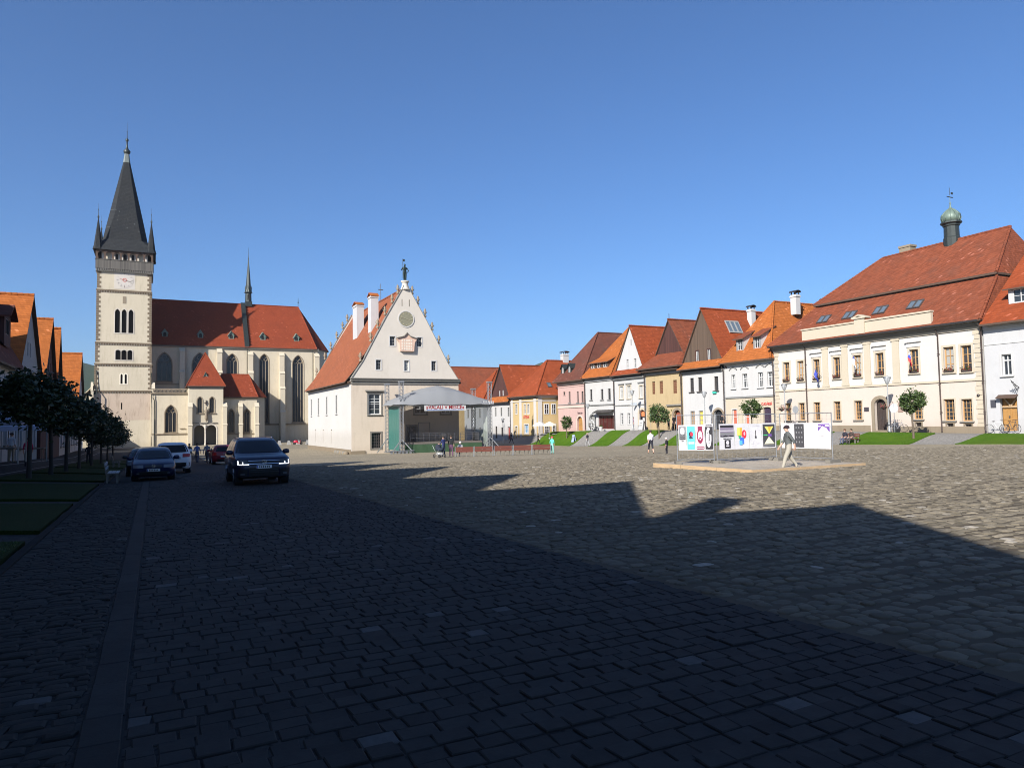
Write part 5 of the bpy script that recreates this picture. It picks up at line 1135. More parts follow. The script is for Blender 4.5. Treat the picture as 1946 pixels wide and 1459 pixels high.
for s0, s1, sa, za, lb, mt in ((-21.6, -7.8, -13.10, 15.05, 'shaded cream gabled house behind the camera on the left', PEACH), (-7.8, 0.3, -3.75, 15.35, 'shaded white gabled house level with the camera on the left', WHITE2), (0.3, 8.0, 4.50, 15.60, 'shaded yellow gabled house just ahead of the camera on the left', YELLOW), (8.0, 15.7, 11.40, 15.15, 'shaded pale blue gabled house, third ahead on the left', SHADEPL), (15.7, 24.4, 20.40, 15.45, 'shaded ivory gabled house, fourth ahead on the left', IVORY), (24.4, 32.9, 28.70, 15.35, 'shaded pink gabled house, fifth ahead on the left', PINK), (32.9, 41.4, 37.40, 15.45, 'shaded grey gabled house before the dark roofed one', GREYPL)):
    h, F_ = west('town_house', lb, s0, s1, za-3.4, (sa, za), mt, TILE_R, depth=12)
    if abs(s0+7.8) < .1: chimney(h, -9.9, -1.3, 12, 14.95, .6, .7, WHITE2)
    if abs(s0-8) < .1: chimney(h, -9.8, 9.2, 11, 13.6, .6, .6, WHITE2)
h, F_ = west('town_house', 'dark brown roofed house with a wooden dormer at the left picture edge', 41.4, 62.6, 6.1, (53.5, 12.4), WHITE2, TILE_B, 'eaves', xo=2.9)
x = -9.0; m = MB(); FD = Fac('x', x, 1); o = Op(58.2, 59.6, 8.2, 9.3); wall(m, FD, rect(57.7, 60.1, 7.4, 9.55), [o], .15)
for s_ in (57.7, 60.1): m.face([(x, s_, 7.4), (x, s_, 9.55), (x-1.4, s_, 9.55)])
d = m.build('dormer', BOARD_D, h); window(FD, d, o, DFRAME, PANE, 2, 1, .1, .06); r_ = MB()
for a in (-1, 1): r_.slab([(x+.4, 58.9+a*1.5, 9.4), (x+.4, 58.9, 10.3), (x-2.0, 58.9, 10.3), (x-1.5, 58.9+a*1.5, 9.4)], .12)
r_.build('dormer_roof', TILE_B, d)
h, F_ = west('town_house', 'tall pale blue gabled house with bright orange roof and one roof window', 63.2, 73.6, 6.9, (68.4, 12.45), SHADEPL, TILE_O)
def ws(s_, sa, za, s0, ze): return za+.1-(sa-s_)*(za-ze)/(sa-s0)
z_ = lambda s_: ws(s_, 68.4, 12.45, 63.2, 6.9)
skylight(h, (-12.6, 65.9, z_(65.9)), (-11.4, 65.9, z_(65.9)), (-11.4, 67.0, z_(67.0)), (-12.6, 67.0, z_(67.0)), 1, GFRAME)
west('town_house', 'orange roofed house with dark boarded gable, second along the left row', 75.8, 84.6, 6.3, (80.9, 12.2), BOARD_D, TILE_O, wins=False)
west('town_house', 'narrow orange roofed house with dark gable, third along the left row', 84.8, 89.9, 6.0, (87.3, 12.1), BOARD_D, TILE_O, wins=False)
west('town_house', 'low dark roofed house half hidden by the row of shaded trees', 90.2, 107.0, 4.0, (98, 7.4), WHITE2, TILE_B, 'eaves')
west('town_house', 'broad orange roofed house, last of the left row before the church', 107.4, 117.5, 5.0, (112.45, 11.8), WHITE2, TILE_O)
west('town_house', 'low house tucked beside the church tower behind the shaded trees', 138, 154, 4.6, (146, 8.6), WHITE2, TILE_B, 'eaves', X=-12.0)
# ---------------------------------------------------------------- trees
LEAF = leafm('maple leaves', (.024, .05, .010), (.07, .105, .024)); LEAFS = leafm('maple leaves with painted shade', (.012, .026, .007), (.028, .045, .013)); BARK = simple('tree bark', (.11, .085, .06), .9); BARKD = simple('tree bark with painted shade', (.035, .028, .022), .9)  # LEAFS and BARKD: west side shade put into the leaf and bark colours
def crown_mesh(rx, rz, n, seed, leaf=.11, mat=None, hollow=.55):
    r = np.random.default_rng(seed); m = MB(); nc = 46
    cl = []
    for i in range(nc):
        d = r.normal(size=3); d /= np.linalg.norm(d); q = hollow+(1-hollow)*r.random()**.6; cl.append((d*np.array([rx, rx, rz])*q*.86, r.uniform(.16, .34)*rx))
    for i in range(n):
        c, cr = cl[r.integers(nc)]; p = c+r.normal(size=3)*cr*.55
        u = r.normal(size=3); u[2] *= .6; u /= np.linalg.norm(u); v = np.cross(u, r.normal(size=3)); v /= np.linalg.norm(v); k = leaf*r.uniform(.6, 1.25)
        m.face([p-u*k, p+v*k*.55, p+u*k, p-v*k*.55])
    return m
def tree(loc, h, rc, rz, seed, label, group, n=1500, leaf=.11, mat=None, name='globe_tree', th=None):
    t = thing(name, label, 'tree', loc, group=group); r = random.Random(seed); zc = h-rz
    m = MB(); b = [(0, 0, -.2), (.02, .01, .5), (r.uniform(-.05, .05), r.uniform(-.05, .05), zc-rz*.75), (0, 0, zc)]; tr = th or .085
    m.tube(b, [tr*1.25, tr, tr*.8, tr*.5], 7)
    for k in range(7):
        a = 2*math.pi*k/7+r.uniform(0, .5); L = rc*r.uniform(.5, .8); m.tube([(0, 0, zc-rz*.8), (L*.5*math.cos(a), L*.5*math.sin(a), zc-rz*.25), (L*math.cos(a), L*math.sin(a), zc+rz*r.uniform(-.1, .5))], [tr*.5, tr*.35, tr*.12], 5)
    m.build('trunk', BARKD if mat else BARK, t, local=True)
    c = crown_mesh(rc, rz, n, seed, leaf); o = c.build('crown', mat or LEAF, t, local=True); o.location = (0, 0, zc)
    return t
TG = 'round trees on the sunny east lawns'
for s_, h_, rc, lb, sd in ((36.9, 3.9, .98, 'round tree with a bare trunk before the big cream building', 1), (54.3, 3.95, 1.0, 'round tree standing behind the middle poster panel', 2), (69.4, 4.15, 1.35, 'round tree before the worn ochre yellow house', 3), (91.1, 3.3, .95, 'small young tree before the pink house', 4)):
    tree((55.0, s_, E(55.0, s_)), h_, rc, rc*.93 if s_ < 90 else rc*1.05, sd, lb, TG, n=3000 if s_ < 90 else 1600, leaf=.11)
TW = 'row of clipped trees along the shaded west bank'
WT = [(38.5, -5.0, 4.85, 1.5, 'nearest dark clipped tree at the left picture edge'), (43.5, -4.7, 4.85, 1.6, 'second dark clipped tree from the left picture edge'), (49.5, -4.6, 4.65, 1.65, 'dark clipped tree over the person in pink'), (56.5, -4.5, 4.65, 1.75, 'fourth dark clipped tree of the shaded row'), (66, -4.4, 4.65, 1.85, 'fifth dark clipped tree of the shaded row'), (76, -4.3, 4.6, 1.9, 'third dark clipped tree from the church end'), (86, -4.3, 4.5, 2.0, 'second dark clipped tree from the church end'), (97, -4.3, 4.3, 2.0, 'last dark clipped tree of the row, below the church tower')]
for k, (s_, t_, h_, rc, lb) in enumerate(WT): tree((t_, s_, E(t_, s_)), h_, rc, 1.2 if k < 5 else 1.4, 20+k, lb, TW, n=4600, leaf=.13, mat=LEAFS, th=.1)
tree((-20, 128, -1.5), 13.5, 4.5, 4.0, 41, 'leafy tree top rising behind the orange roofs on the left', None, n=2600, leaf=.3, mat=LEAFS, name='broad_tree', th=.3)
# ---------------------------------------------------------------- cars
def paint(name, col):
    m, t, b = nmat(name); b.inputs['Base Color'].default_value = (*col, 1); b.inputs['Roughness'].default_value = .4; b.inputs['Metallic'].default_value = .0; b.inputs['Specular IOR Level'].default_value = .3
    b.inputs['Coat Weight'].default_value = .35; b.inputs['Coat Roughness'].default_value = .06; return m
CGLASS = simple('car window glass', (.008, .009, .011), .05, spec=.35); CHROME = simple('chrome trim', (.75, .76, .78), .15, 1); PLAST = simple('black bumper plastic', (.018, .018, .019), .5)
LAMPG = simple('headlamp glass', (.13, .14, .155), .12); TAILR = simple('tail lamp red', (.35, .015, .012), .15); RIM = simple('alloy rim', (.45, .46, .48), .3, .8); PLATE = simple('number plate white', (.75, .75, .73), .5)
DRL, _t, _b = nmat('daytime running light'); _b.inputs['Base Color'].default_value = (.9, .92, 1, 1); _b.inputs['Emission Color'].default_value = (.88, .93, 1, 1); _b.inputs['Emission Strength'].default_value = 1.3
class Car:
    def __init__(s, label, loc, rz, col, lv, belt, zr, wheels, wr, L, W, H, group='cars on the shaded side of the square', hatch=True):
        s.t = thing('car', label, 'car', loc, rz, group=group); s.lv = lv; s.L = L; s.col = col
        m = MB(); rings = [s.ring(*q) for q in lv]; n = len(rings[0])
        vs = [p for r in rings for p in r]; fs = []
        for i in range(len(rings)-1):
            for k in range(n): a = i*n+k; b = i*n+(k+1) % n; fs.append((a, b, b+n, a+n))
        fs.append(tuple(range((len(rings)-1)*n, len(rings)*n))); fs.append(tuple(range(n))[::-1])
        m.mesh(vs, fs, 0, True); s.body = m.build('body', col, s.t, local=True)
        md = s.body.modifiers.new('b', 'EDGE_SPLIT'); md.split_angle = R(38)
        for sx in (-1, 1):
            for y in wheels:
                w = s.par(wr)[2]
                a = MB(); a.tube([(sx*(w-.26), y, wr), (sx*(w+.012), y, wr)], wr*1.17, 22, smooth=False); a.build('wheel_arch', PLAST, s.t, local=True)
                q = MB(); q.lathe(0, 0, [(wr*.62, -.11), (wr*.93, -.115), (wr, -.07), (wr, .07), (wr*.93, .115), (wr*.62, .11)], 20)
                q.v = [(sx*(w-.09)+v[2], y+v[0], wr+v[1]) for v in q.v]; wh = q.build('wheel', BLACK, s.t, local=True)
                d = MB(); x = sx*(w+.012)
                for k in range(5):
                    an = 2*math.pi*k/5; d.bar((x, y, wr), (x, y+wr*.6*math.cos(an), wr+wr*.6*math.sin(an)), .07, .05)
                d.tube([(x-sx*.03, y, wr), (x-sx*.015, y, wr)], wr*.62, 16, smooth=False); d.build('rim', RIM, wh, local=True)
    def par(s, z):
        L = s.lv
        for (z0, *a), (z1, *b) in zip(L, L[1:]):
            if z <= z1: k = 0 if z1 == z0 else (z-z0)/(z1-z0); return [lerp(p, q, max(0, k)) for p, q in zip(a, b)]
        return L[-1][1:]
    def ring(s, z, yf, yr, w, rc, bow=.06):
        o = []; y0, y1 = -s.L/2+yf, -s.L/2+yr
        for cx, cy, a0 in ((w-rc, y1-rc, 0), (-w+rc, y1-rc, 90), (-w+rc, y0+rc, 180), (w-rc, y0+rc, 270)):
            for k in range(5):
                a = R(a0+22.5*k); x = cx+rc*math.cos(a); y = cy+rc*math.sin(a); f = (x/w)**2
                if a0 in (180, 270): y += bow*f*1.3-bow
                else: y -= bow*f*.8
                o.append((x, y, z))
        return o
    def front(s, x, z, off=.012, rear=False):
        yf, yr, w, rc = s.par(z)[:4]; bow = .06; f = (x/w)**2; ex = max(0, abs(x)-(w-rc)); dy = rc-math.sqrt(max(0, rc*rc-min(ex, rc)**2))
        return (x, -s.L/2+yf+dy+bow*f*1.3-bow-off, z) if not rear else (x, -s.L/2+yr-dy-bow*f*.8+off, z)
    def patch(s, name, mat, z0, z1, x0, x1, rear=False, nx=8, nz=4, off=.014, parent=None, taper=None, th=.02):
        """panel lying on the nose (or tail) of the car between heights z0-z1 and x0-x1 (functions of z allowed)"""
        m = MB(); g = []
        for j in range(nz+1):
            z = lerp(z0, z1, j/nz); a = x0(z) if callable(x0) else x0; b = x1(z) if callable(x1) else x1
            g.append([s.front(lerp(a, b, i/nx), z, off, rear) for i in range(nx+1)])
        vs = [p for r in g for p in r]; fs = [(j*(nx+1)+i, j*(nx+1)+i+1, (j+1)*(nx+1)+i+1, (j+1)*(nx+1)+i) for j in range(nz) for i in range(nx)]
        m.mesh(vs, fs, 0, True); sgn = 1 if not rear else -1
        rim = [(0, i) for i in range(nx+1)]+[(j, nx) for j in range(1, nz+1)]+[(nz, i) for i in range(nx-1, -1, -1)]+[(j, 0) for j in range(nz-1, -1, -1)]
        for (a, b), (c, d) in zip(rim, rim[1:]):
            p, q = g[a][b], g[c][d]; m.face((p, q, (q[0], q[1]+sgn*(off+th), q[2]), (p[0], p[1]+sgn*(off+th), p[2])))
        return m.build(name, mat, parent or s.t, local=True)
    def sidewin(s, z0, z1, ys, mat=CGLASS, gap=.05):
        for sx in (-1, 1):
            for a, b, c, d in ys:   # bottom front/rear, top front/rear y
                m = MB(); pts = []
                for z, p, q in ((z0, a, b), ((z0+z1)/2, (a+c)/2, (b+d)/2), (z1, c, d)): w = s.par(z)[2]+.008; pts.append(((sx*w, -s.L/2+p, z), (sx*w, -s.L/2+q, z)))
                for u, v in zip(pts, pts[1:]): m.face((u[0], u[1], v[1], v[0]))
                m.build('side_window', mat, s.t, local=True)
    def mirror(s, z, y, w):
        for sx in (-1, 1):
            m = MB(); m.box(sx*(w-.02)-.02, sx*(w-.02)+.02, -s.L/2+y-.02, -s.L/2+y+.04, z-.02, z+.03); x = sx*(w+.1)
            m.lathe(x, -s.L/2+y, [(.03, z-.08), (.1, z-.06), (.115, z), (.1, z+.08), (.04, z+.1)], 10, sy=.65, sx=1.1); m.build('mirror', s.col, s.t, local=True)
    def plate(s, z, rear=False, dx=0):
        p = s.patch('number_plate', PLATE, z-.055, z+.055, -.26+dx, .26+dx, rear, 4, 1, .03)
        s.patch('plate_band', simple('plate blue band', (.05, .1, .4), .5), z-.05, z+.05, .215+dx if rear else -.255+dx, .255+dx if rear else -.215+dx, rear, 1, 1, .034, parent=p, th=.002)
        for k in range(6): s.patch('plate_mark', PLAST, z-.03, z+.03, -.18+k*.065+dx, -.14+k*.065+dx, rear, 1, 1, .034, parent=p, th=.002)
def badge(c, z, r, x=0, rear=False, zig=True):
    m = MB(); y = c.front(x, z, .05, rear)[1]; n = 18
    for a, b in ((r, r*.82),):
        for k in range(n):
            t0, t1 = 2*math.pi*k/n, 2*math.pi*(k+1)/n; m.face([(x+q*math.cos(t), y, z+q*math.sin(t)) for q, t in ((a, t0), (a, t1), (b, t1), (b, t0))])
    if zig:
        P = [(-.62, .55), (-.3, -.62), (0, .0), (.3, -.62), (.62, .55)]
        for (a, b), (d, e) in zip(P, P[1:]): m.bar((x+a*r, y, z+b*r), (x+d*r, y, z+e*r), r*.16, .01)
        P = [(-.3, .72), (0, .12), (.3, .72)]
        for (a, b), (d, e) in zip(P, P[1:]): m.bar((x+a*r, y, z+b*r), (x+d*r, y, z+e*r), r*.16, .01)
    m.build('badge', CHROME, c.t, local=True)
NAVY = paint('navy car paint', (.006, .009, .034)); NAVY2 = paint('blue car paint', (.006, .011, .045)); WHITEC = paint('white car paint', (.62, .64, .68)); REDC = paint('dark red car paint', (.17, .012, .018)); BLKC = paint('black car paint', (.012, .013, .015))
# large navy suv coming up the road
suv_lv = [(.26, .20, 4.62, .84, .20), (.34, .07, 4.72, .92, .26), (.52, .02, 4.78, .955, .30), (.70, .0, 4.80, .965, .30), (.86, .06, 4.80, .962, .30), (.97, .14, 4.78, .95, .30), (1.03, .30, 4.76, .93, .30), (1.10, .95, 4.74, .915, .26), (1.15, 1.28, 4.70, .895, .22), (1.30, 1.55, 4.60, .845, .22), (1.50, 1.93, 4.44, .765, .22), (1.60, 2.13, 4.34, .715, .22), (1.66, 2.40, 4.22, .65, .22), (1.70, 2.85, 3.95, .50, .2)]
c = Car('dark navy sports utility vehicle with lit headlights driving towards the camera', (3.6, 29.6, E(3.6, 28.5)), 0, NAVY, suv_lv, 1.1, 1.6, (-1.52, 1.38), .38, 4.8, 1.94, 1.71)
c.patch('windscreen', CGLASS, 1.17, 1.585, lambda z: -(c.par(z)[2]-.05), lambda z: c.par(z)[2]-.05, nx=12, nz=5)
c.patch('rear_window', CGLASS, 1.2, 1.55, lambda z: -(c.par(z)[2]-.08), lambda z: c.par(z)[2]-.08, True)
c.sidewin(1.17, 1.56, [(1.75, 2.72, 2.2, 2.74), (2.8, 3.6, 2.82, 3.5), (3.68, 4.4, 3.58, 4.15)])
g = c.patch('grille', PLAST, .78, .93, -.56, .56, nx=8, nz=2, off=.02)
for z in (.80, .91): c.patch('grille_bar', CHROME, z-.009, z+.009, -.55, .55, nx=10, nz=1, off=.045, parent=g)
badge(c, .855, .09)
for sx in (-1, 1):
    h_ = c.patch('headlight', simple('dark headlamp housing', (.06, .065, .07), .1), .77, .945, sx*.57, sx*.90, nx=6, nz=2, off=.022)
    c.patch('light_strip', DRL, .765, .792, sx*.52, sx*.89, nx=6, nz=1, off=.04, parent=h_); c.patch('light_strip', DRL, .79, .91, sx*.862, sx*.898, nx=1, nz=2, off=.04, parent=h_); c.patch('light_strip', DRL, .79, .87, sx*.715, sx*.742, nx=1, nz=1, off=.04, parent=h_)
    c.patch('fog_lamp', LAMPG, .40, .46, sx*.66, sx*.8, nx=2, nz=1, off=.03)
c.patch('lower_grille', PLAST, .36, .66, -.52, .52, nx=6, nz=2, off=.018)
for sx in (-1, 1): c.patch('air_intake', PLAST, .36, .60, sx*.57, sx*.88, nx=4, nz=2, off=.016)
for z in (.50, .57): c.patch('grille_bar', CHROME, z-.006, z+.006, -.5, .5, nx=6, nz=1, off=.03)
c.patch('bumper_trim', CHROME, .335, .35, -.82, .82, nx=10, nz=1, off=.02); c.patch('bumper_lip', PLAST, .27, .33, -.8, .8, nx=8, nz=1, off=.02)
c.plate(.69); c.mirror(1.16, 1.62, .93)
for sx in (-1, 1): m = MB(); m.tube([(sx*.62, -2.4+2.35, 1.67), (sx*.62, -2.4+2.6, 1.71), (sx*.6, -2.4+4.0, 1.71), (sx*.6, -2.4+4.2, 1.66)], .018, 6); m.build('roof_rail', CHROME, c.t, local=True)
# parked blue hatchback, nose towards the camera
hb_lv = [(.20, .18, 4.05, .76, .2), (.30, .06, 4.14, .84, .26), (.48, .01, 4.18, .868, .3), (.62, .0, 4.2, .875, .32), (.74, .09, 4.2, .872, .32), (.80, .22, 4.18, .86, .32), (.90, .80, 4.16, .845, .28), (.95, 1.05, 4.12, .83, .22), (1.10, 1.36, 4.02, .775, .2), (1.28, 1.72, 3.86, .69, .2), (1.37, 1.98, 3.72, .62, .2), (1.43, 2.5, 3.4, .46, .2)]
def hatch(label, loc, col, lv=hb_lv, rz=0, tail=False, light=False):
    c = Car(label, loc, rz, col, lv, .9, 1.3, (-1.3, 1.25), .31, 4.2, 1.76, 1.44)
    c.patch('windscreen', CGLASS, .975, 1.30, lambda z: -(c.par(z)[2]-.06), lambda z: c.par(z)[2]-.06, nx=10, nz=4)
    c.patch('rear_window', CGLASS, 1.0, 1.30, lambda z: -(c.par(z)[2]-.09), lambda z: c.par(z)[2]-.09, True, nx=8)
    c.sidewin(.97, 1.28, [(1.45, 2.3, 1.85, 2.33), (2.4, 3.6, 2.42, 3.4)])
    c.patch('grille', PLAST, .62, .72, -.33, .33, nx=5, nz=1); badge(c, .675, .075)
    for sx in (-1, 1):
        c.patch('headlight', LAMPG, .60, .735, sx*.40, sx*.80, nx=5, nz=2, off=.02); c.patch('fog_lamp', LAMPG, .33, .39, sx*.55, sx*.66, nx=2, nz=1, off=.025)
        c.patch('tail_light', TAILR, .70, .92, sx*.52, sx*.83, True, 4, 2, .02)
    c.patch('lower_grille', PLAST, .28, .44, -.6, .6, nx=6, nz=2, off=.016); c.patch('bumper', PLAST, .24, .42, -.7, .7, True, 6, 1, .016); c.plate(.50); c.plate(.62, True); c.mirror(.98, 1.35, .85)
    return c
hatch('small dark blue hatchback parked by the left bench, nose towards the camera', (.02, 37.2, E(.0, 36.5)), NAVY2)
hatch('dark car mostly hidden behind the parked blue hatchback', (-.38, 43.6, E(-.3, 43)), BLKC)
wv = [(z*1.19, a*1.05, b*1.08, w*1.08, r) for z, a, b, w, r in hb_lv]
suv2 = [(z, a, b-.05, w-.01, r) for z, a, b, w, r in suv_lv]
c = Car('white sports utility vehicle seen from behind beside the blue hatchback', (.95, 45.6, E(.9, 44.5)), math.pi, WHITEC, suv2, 1.1, 1.6, (-1.5, 1.35), .37, 4.75, 1.9, 1.7)
c.patch('rear_window', CGLASS, 1.19, 1.58, lambda z: -(c.par(z)[2]-.07), lambda z: c.par(z)[2]-.07, True, 10, 4); c.patch('windscreen', CGLASS, 1.17, 1.58, lambda z: -(c.par(z)[2]-.05), lambda z: c.par(z)[2]-.05)
c.sidewin(1.17, 1.56, [(1.75, 2.72, 2.2, 2.74), (2.8, 3.6, 2.82, 3.5)])
for sx in (-1, 1): c.patch('tail_light', TAILR, .92, 1.1, sx*.5, sx*.9, True, 5, 2, .02); c.patch('headlight', LAMPG, .78, .93, sx*.55, sx*.88, nx=4, off=.02)
c.patch('tailgate_recess', simple('tailgate trim', (.25, .3, .36), .3), .82, .96, -.4, .4, True, 4, 1, .012); c.patch('bumper', PLAST, .30, .62, -.86, .86, True, 8, 2, .016); c.plate(.88, True); c.mirror(1.16, 1.62, .92)
# dark red car driving away
c = Car('dark red hatchback driving away towards the church', (5.0, 62.5, E(5, 61)), math.pi, REDC, [(z*1.06, a, b, w, r) for z, a, b, w, r in hb_lv], .95, 1.35, (-1.3, 1.25), .32, 4.2, 1.76, 1.52)
c.patch('rear_window', CGLASS, 1.04, 1.38, lambda z: -(c.par(z)[2]-.07), lambda z: c.par(z)[2]-.07, True, 8, 3); c.patch('windscreen', CGLASS, 1.03, 1.38, lambda z: -(c.par(z)[2]-.05), lambda z: c.par(z)[2]-.05)
c.sidewin(1.03, 1.36, [(1.45, 2.3, 1.85, 2.33), (2.4, 3.6, 2.42, 3.4)])
for sx in (-1, 1): c.patch('tail_light', TAILR, .74, .98, sx*.55, sx*.84, True, 3, 2, .02)
c.patch('bumper', PLAST, .25, .44, -.75, .75, True, 6, 1, .016); c.plate(.64, True); c.mirror(1.03, 1.35, .86); badge(c, .86, .07, 0, True, False)
# ---------------------------------------------------------------- people
SKIN = simple('skin', (.50, .30, .22), .6)
_cm = {}
def cloth(col):
    k = tuple(round(q, 3) for q in col)
    if k not in _cm: _cm[k] = simple('cloth', col, .85, spec=.15)
    return _cm[k]
def person(loc, yaw, label, top=(.2, .2, .25), legs=(.05, .06, .1), hair=(.05, .035, .025), pose='stand', h=1.72, group=None, shoes=(.03, .03, .03), swing=.3, skirt=False, cap=None, fingers=False, arms='down', bare_legs=False, lean=0.0, bulk=1.0):
    """one continuous skinned body posed on a skeleton; local -y is the way the person faces"""
    k = h/1.75; V = []; RD = []; ED = []; TG = []
    def v(x, y, z, r, tag): V.append((x*k, y*k, z*k)); RD.append(r*k*(bulk if tag in 'tl' else 1)); TG.append(tag); return len(V)-1
    def e(a, b): ED.append((a, b))
    hipz = .95; hy = 0
    if pose == 'sit': hipz = .52
    pel = v(0, hy, hipz, .135, 'l'); wst = v(0, hy+.0-lean*.3, hipz+.2, .125, 't'); chs = v(0, hy-lean*.7, hipz+.42, .145, 't'); nk = v(0, hy-lean, hipz+.55, .062, 't'); hd0 = v(0, hy-.015-lean, hipz+.63, .075, 's'); hd1 = v(0, hy-.03-lean, hipz+.72, .098, 's'); hd2 = v(0, hy-.02-lean, hipz+.79, .075, 's')
    for a, b in ((pel, wst), (wst, chs), (chs, nk), (nk, hd0), (hd0, hd1), (hd1, hd2)): e(a, b)
    nose = v(0, hy-.125-lean, hipz+.70, .018, 's'); e(hd1, nose)
    for sx in (-1, 1):
        sh = v(sx*.18, hy-lean*.85, hipz+.47, .065, 't'); e(chs, sh)
        if pose == 'walk': sg = swing*.8*sx; el = v(sx*.24, hy+sg*.45, hipz+.2, .047, 't'); wr = v(sx*.24, hy+sg*.9-.06, hipz-.02, .034, 's'); hd = v(sx*.235, hy+sg*1.0-.09, hipz-.1, .036, 's')
        elif arms == 'fold': el = v(sx*.26, hy-.04-lean, hipz+.22, .047, 't'); wr = v(sx*.1, hy-.25-lean, hipz+.24, .034, 's'); hd = v(-sx*.0+sx*.02, hy-.26-lean, hipz+.25, .034, 's')
        elif arms == 'push': el = v(sx*.23, hy-.1, hipz+.24, .046, 't'); wr = v(sx*.2, hy-.36, hipz+.16, .034, 's'); hd = v(sx*.2, hy-.44, hipz+.16, .034, 's')
        elif pose == 'sit': el = v(sx*.23, hy+.02, hipz+.22, .046, 't'); wr = v(sx*.16, hy-.22, hipz+.12, .034, 's'); hd = v(sx*.12, hy-.29, hipz+.11, .034, 's')
        else: el = v(sx*.24, hy+.03, hipz+.2, .047, 't'); wr = v(sx*.235, hy-.03, hipz-.03, .034, 's'); hd = v(sx*.225, hy-.05, hipz-.11, .036, 's')
        e(sh, el); e(el, wr); e(wr, hd)
        hv = Vector(V[hd])-Vector(V[wr]); hv.normalize()
        for f_ in range(4 if fingers else 2):
            o = (f_-1.5)*.02 if fingers else (f_-.5)*.035; L = (.07, .08, .075, .06)[f_]; P0 = Vector(V[hd])/k+Vector((0, o, 0)); P1 = P0+hv*L*.6+Vector((-sx*.01, 0, 0)); P2 = P0+hv*L+Vector((-sx*.03, 0, 0))
            a = v(*P0, .011, 's'); b = v(*P1, .010, 's'); c_ = v(*P2, .008, 's'); e(hd, a); e(a, b); e(b, c_)
        P0 = Vector(V[hd])/k+Vector((-sx*.02, -.03, .0)); a = v(*P0, .012, 's'); b = v(*(P0+hv*.05+Vector((-sx*.01, -.02, 0))), .010, 's'); e(wr, a); e(a, b)
        if pose == 'sit': kn = v(sx*.12, hy-.44, hipz-.02, .072, 'l'); an = v(sx*.12, hy-.48, .09, .05, 'l'); to = v(sx*.13, hy-.63, .05, .04, 'b'); hp = v(sx*.1, hy-.04, hipz-.01, .1, 'l')
        elif pose == 'walk': sg = -swing*sx; hp = v(sx*.095, hy, .88, .1, 'l'); kn = v(sx*.1, hy+sg*.45-.05, .5, .07, 'l'); an = v(sx*.1, hy+sg*1.0+(.04 if sg > 0 else 0), .1+(.06 if sg > 0 else 0), .048, 'l' if not bare_legs else 's'); to = v(sx*.11, hy+sg*1.0-.15+(.06 if sg > 0 else 0), .045, .042, 'b')
        else: hp = v(sx*.095, hy, .88, .1, 'l'); kn = v(sx*.11, hy-.015, .5, .07, 'l'); an = v(sx*.12, hy+.02, .09, .05, 'l' if not bare_legs else 's'); to = v(sx*.14, hy-.15, .045, .042, 'b')
        e(pel, hp); e(hp, kn); e(kn, an); e(an, to)
    if skirt:
        pass
    me = bpy.data.meshes.new('person'); me.from_pydata(V, ED, []); ob = bpy.data.objects.new('tmp', me); C.objects.link(ob)
    md = ob.modifiers.new('s', 'SKIN'); sd = ob.modifiers.new('u', 'SUBSURF'); sd.levels = 1; sd.render_levels = 1
    lay_ = me.skin_vertices[0].data
    for i, r in enumerate(RD): lay_[i].radius = (r, r*(.72 if TG[i] == 't' and i in (wst, chs) else 1) if i not in (pel, wst, chs) else r*.78); lay_[i].use_root = i == 0
    dg = bpy.context.evaluated_depsgraph_get(); m2 = bpy.data.meshes.new_from_object(ob.evaluated_get(dg)); bpy.data.objects.remove(ob)
    m2.materials.clear()
    for q in (cloth(top), cloth(legs), SKIN, cloth(shoes)): m2.materials.append(q)
    idx = {'t': 0, 'l': 1, 's': 2, 'b': 3}; A = np.array(V); 
    cen = np.zeros(len(m2.polygons)*3); m2.polygons.foreach_get('center', cen); cen = cen.reshape(-1, 3)
    mids = []; tg = []
    for a, b in ED:
        for q in (.0, .3, .5, .7, 1.0):
            mids.append(A[a]*(1-q)+A[b]*q); tg.append(idx[TG[b]] if q > .35 else idx[TG[a]])
    mids = np.array(mids); tg = np.array(tg)
    dd = ((cen[:, None, :]-mids[None, :, :])**2).sum(-1); mi = tg[dd.argmin(1)]
    m2.polygons.foreach_set('material_index', mi.astype(np.int32)); m2.polygons.foreach_set('use_smooth', [True]*len(m2.polygons)); m2.name = 'person'
    o = bpy.data.objects.new('person', m2); C.objects.link(o); o.location = loc; o.rotation_euler = (0, 0, yaw); props(o, label, 'person', group)
    hm = MB(); cx, cy, cz = V[hd1]; rr = .105*k
    prof = [(rr*1.03, cz-.01*k), (rr*1.07, cz+.04*k), (rr*.86, cz+.09*k), (rr*.45, cz+.122*k), (.005, cz+.128*k)]
    hm.lathe(cx, cy+.022*k, prof, 10); hm.build('cap' if cap else 'hair', cloth(cap) if cap else cloth(hair), o, local=True)
    if cap: q = MB(); q.slab([(cx-.07*k, cy-.07*k, cz+.045*k), (cx+.07*k, cy-.07*k, cz+.045*k), (cx+.05*k, cy-.18*k, cz+.03*k), (cx-.05*k, cy-.18*k, cz+.03*k)], .012); q.build('cap_brim', cloth(cap), o, local=True)
    ey = MB()
    for sx in (-1, 1): ey.lathe(cx+sx*.036*k, cy-.088*k, [(.003, cz-.012*k), (.012*k, cz), (.003, cz+.012*k)], 6)
    ey.build('eyes', cloth((.03, .025, .02)), o, local=True, kind=None)
    if skirt:
        q = MB(); q.lathe(0, 0, [(.17*k, hipz*k+.1*k), (.21*k, hipz*k-.1*k), (.27*k, hipz*k-.42*k)], 12, sy=.75); q.build('skirt', cloth(skirt), o, local=True)
    return o
def gp(t, s): return (t, s, E(t, s))
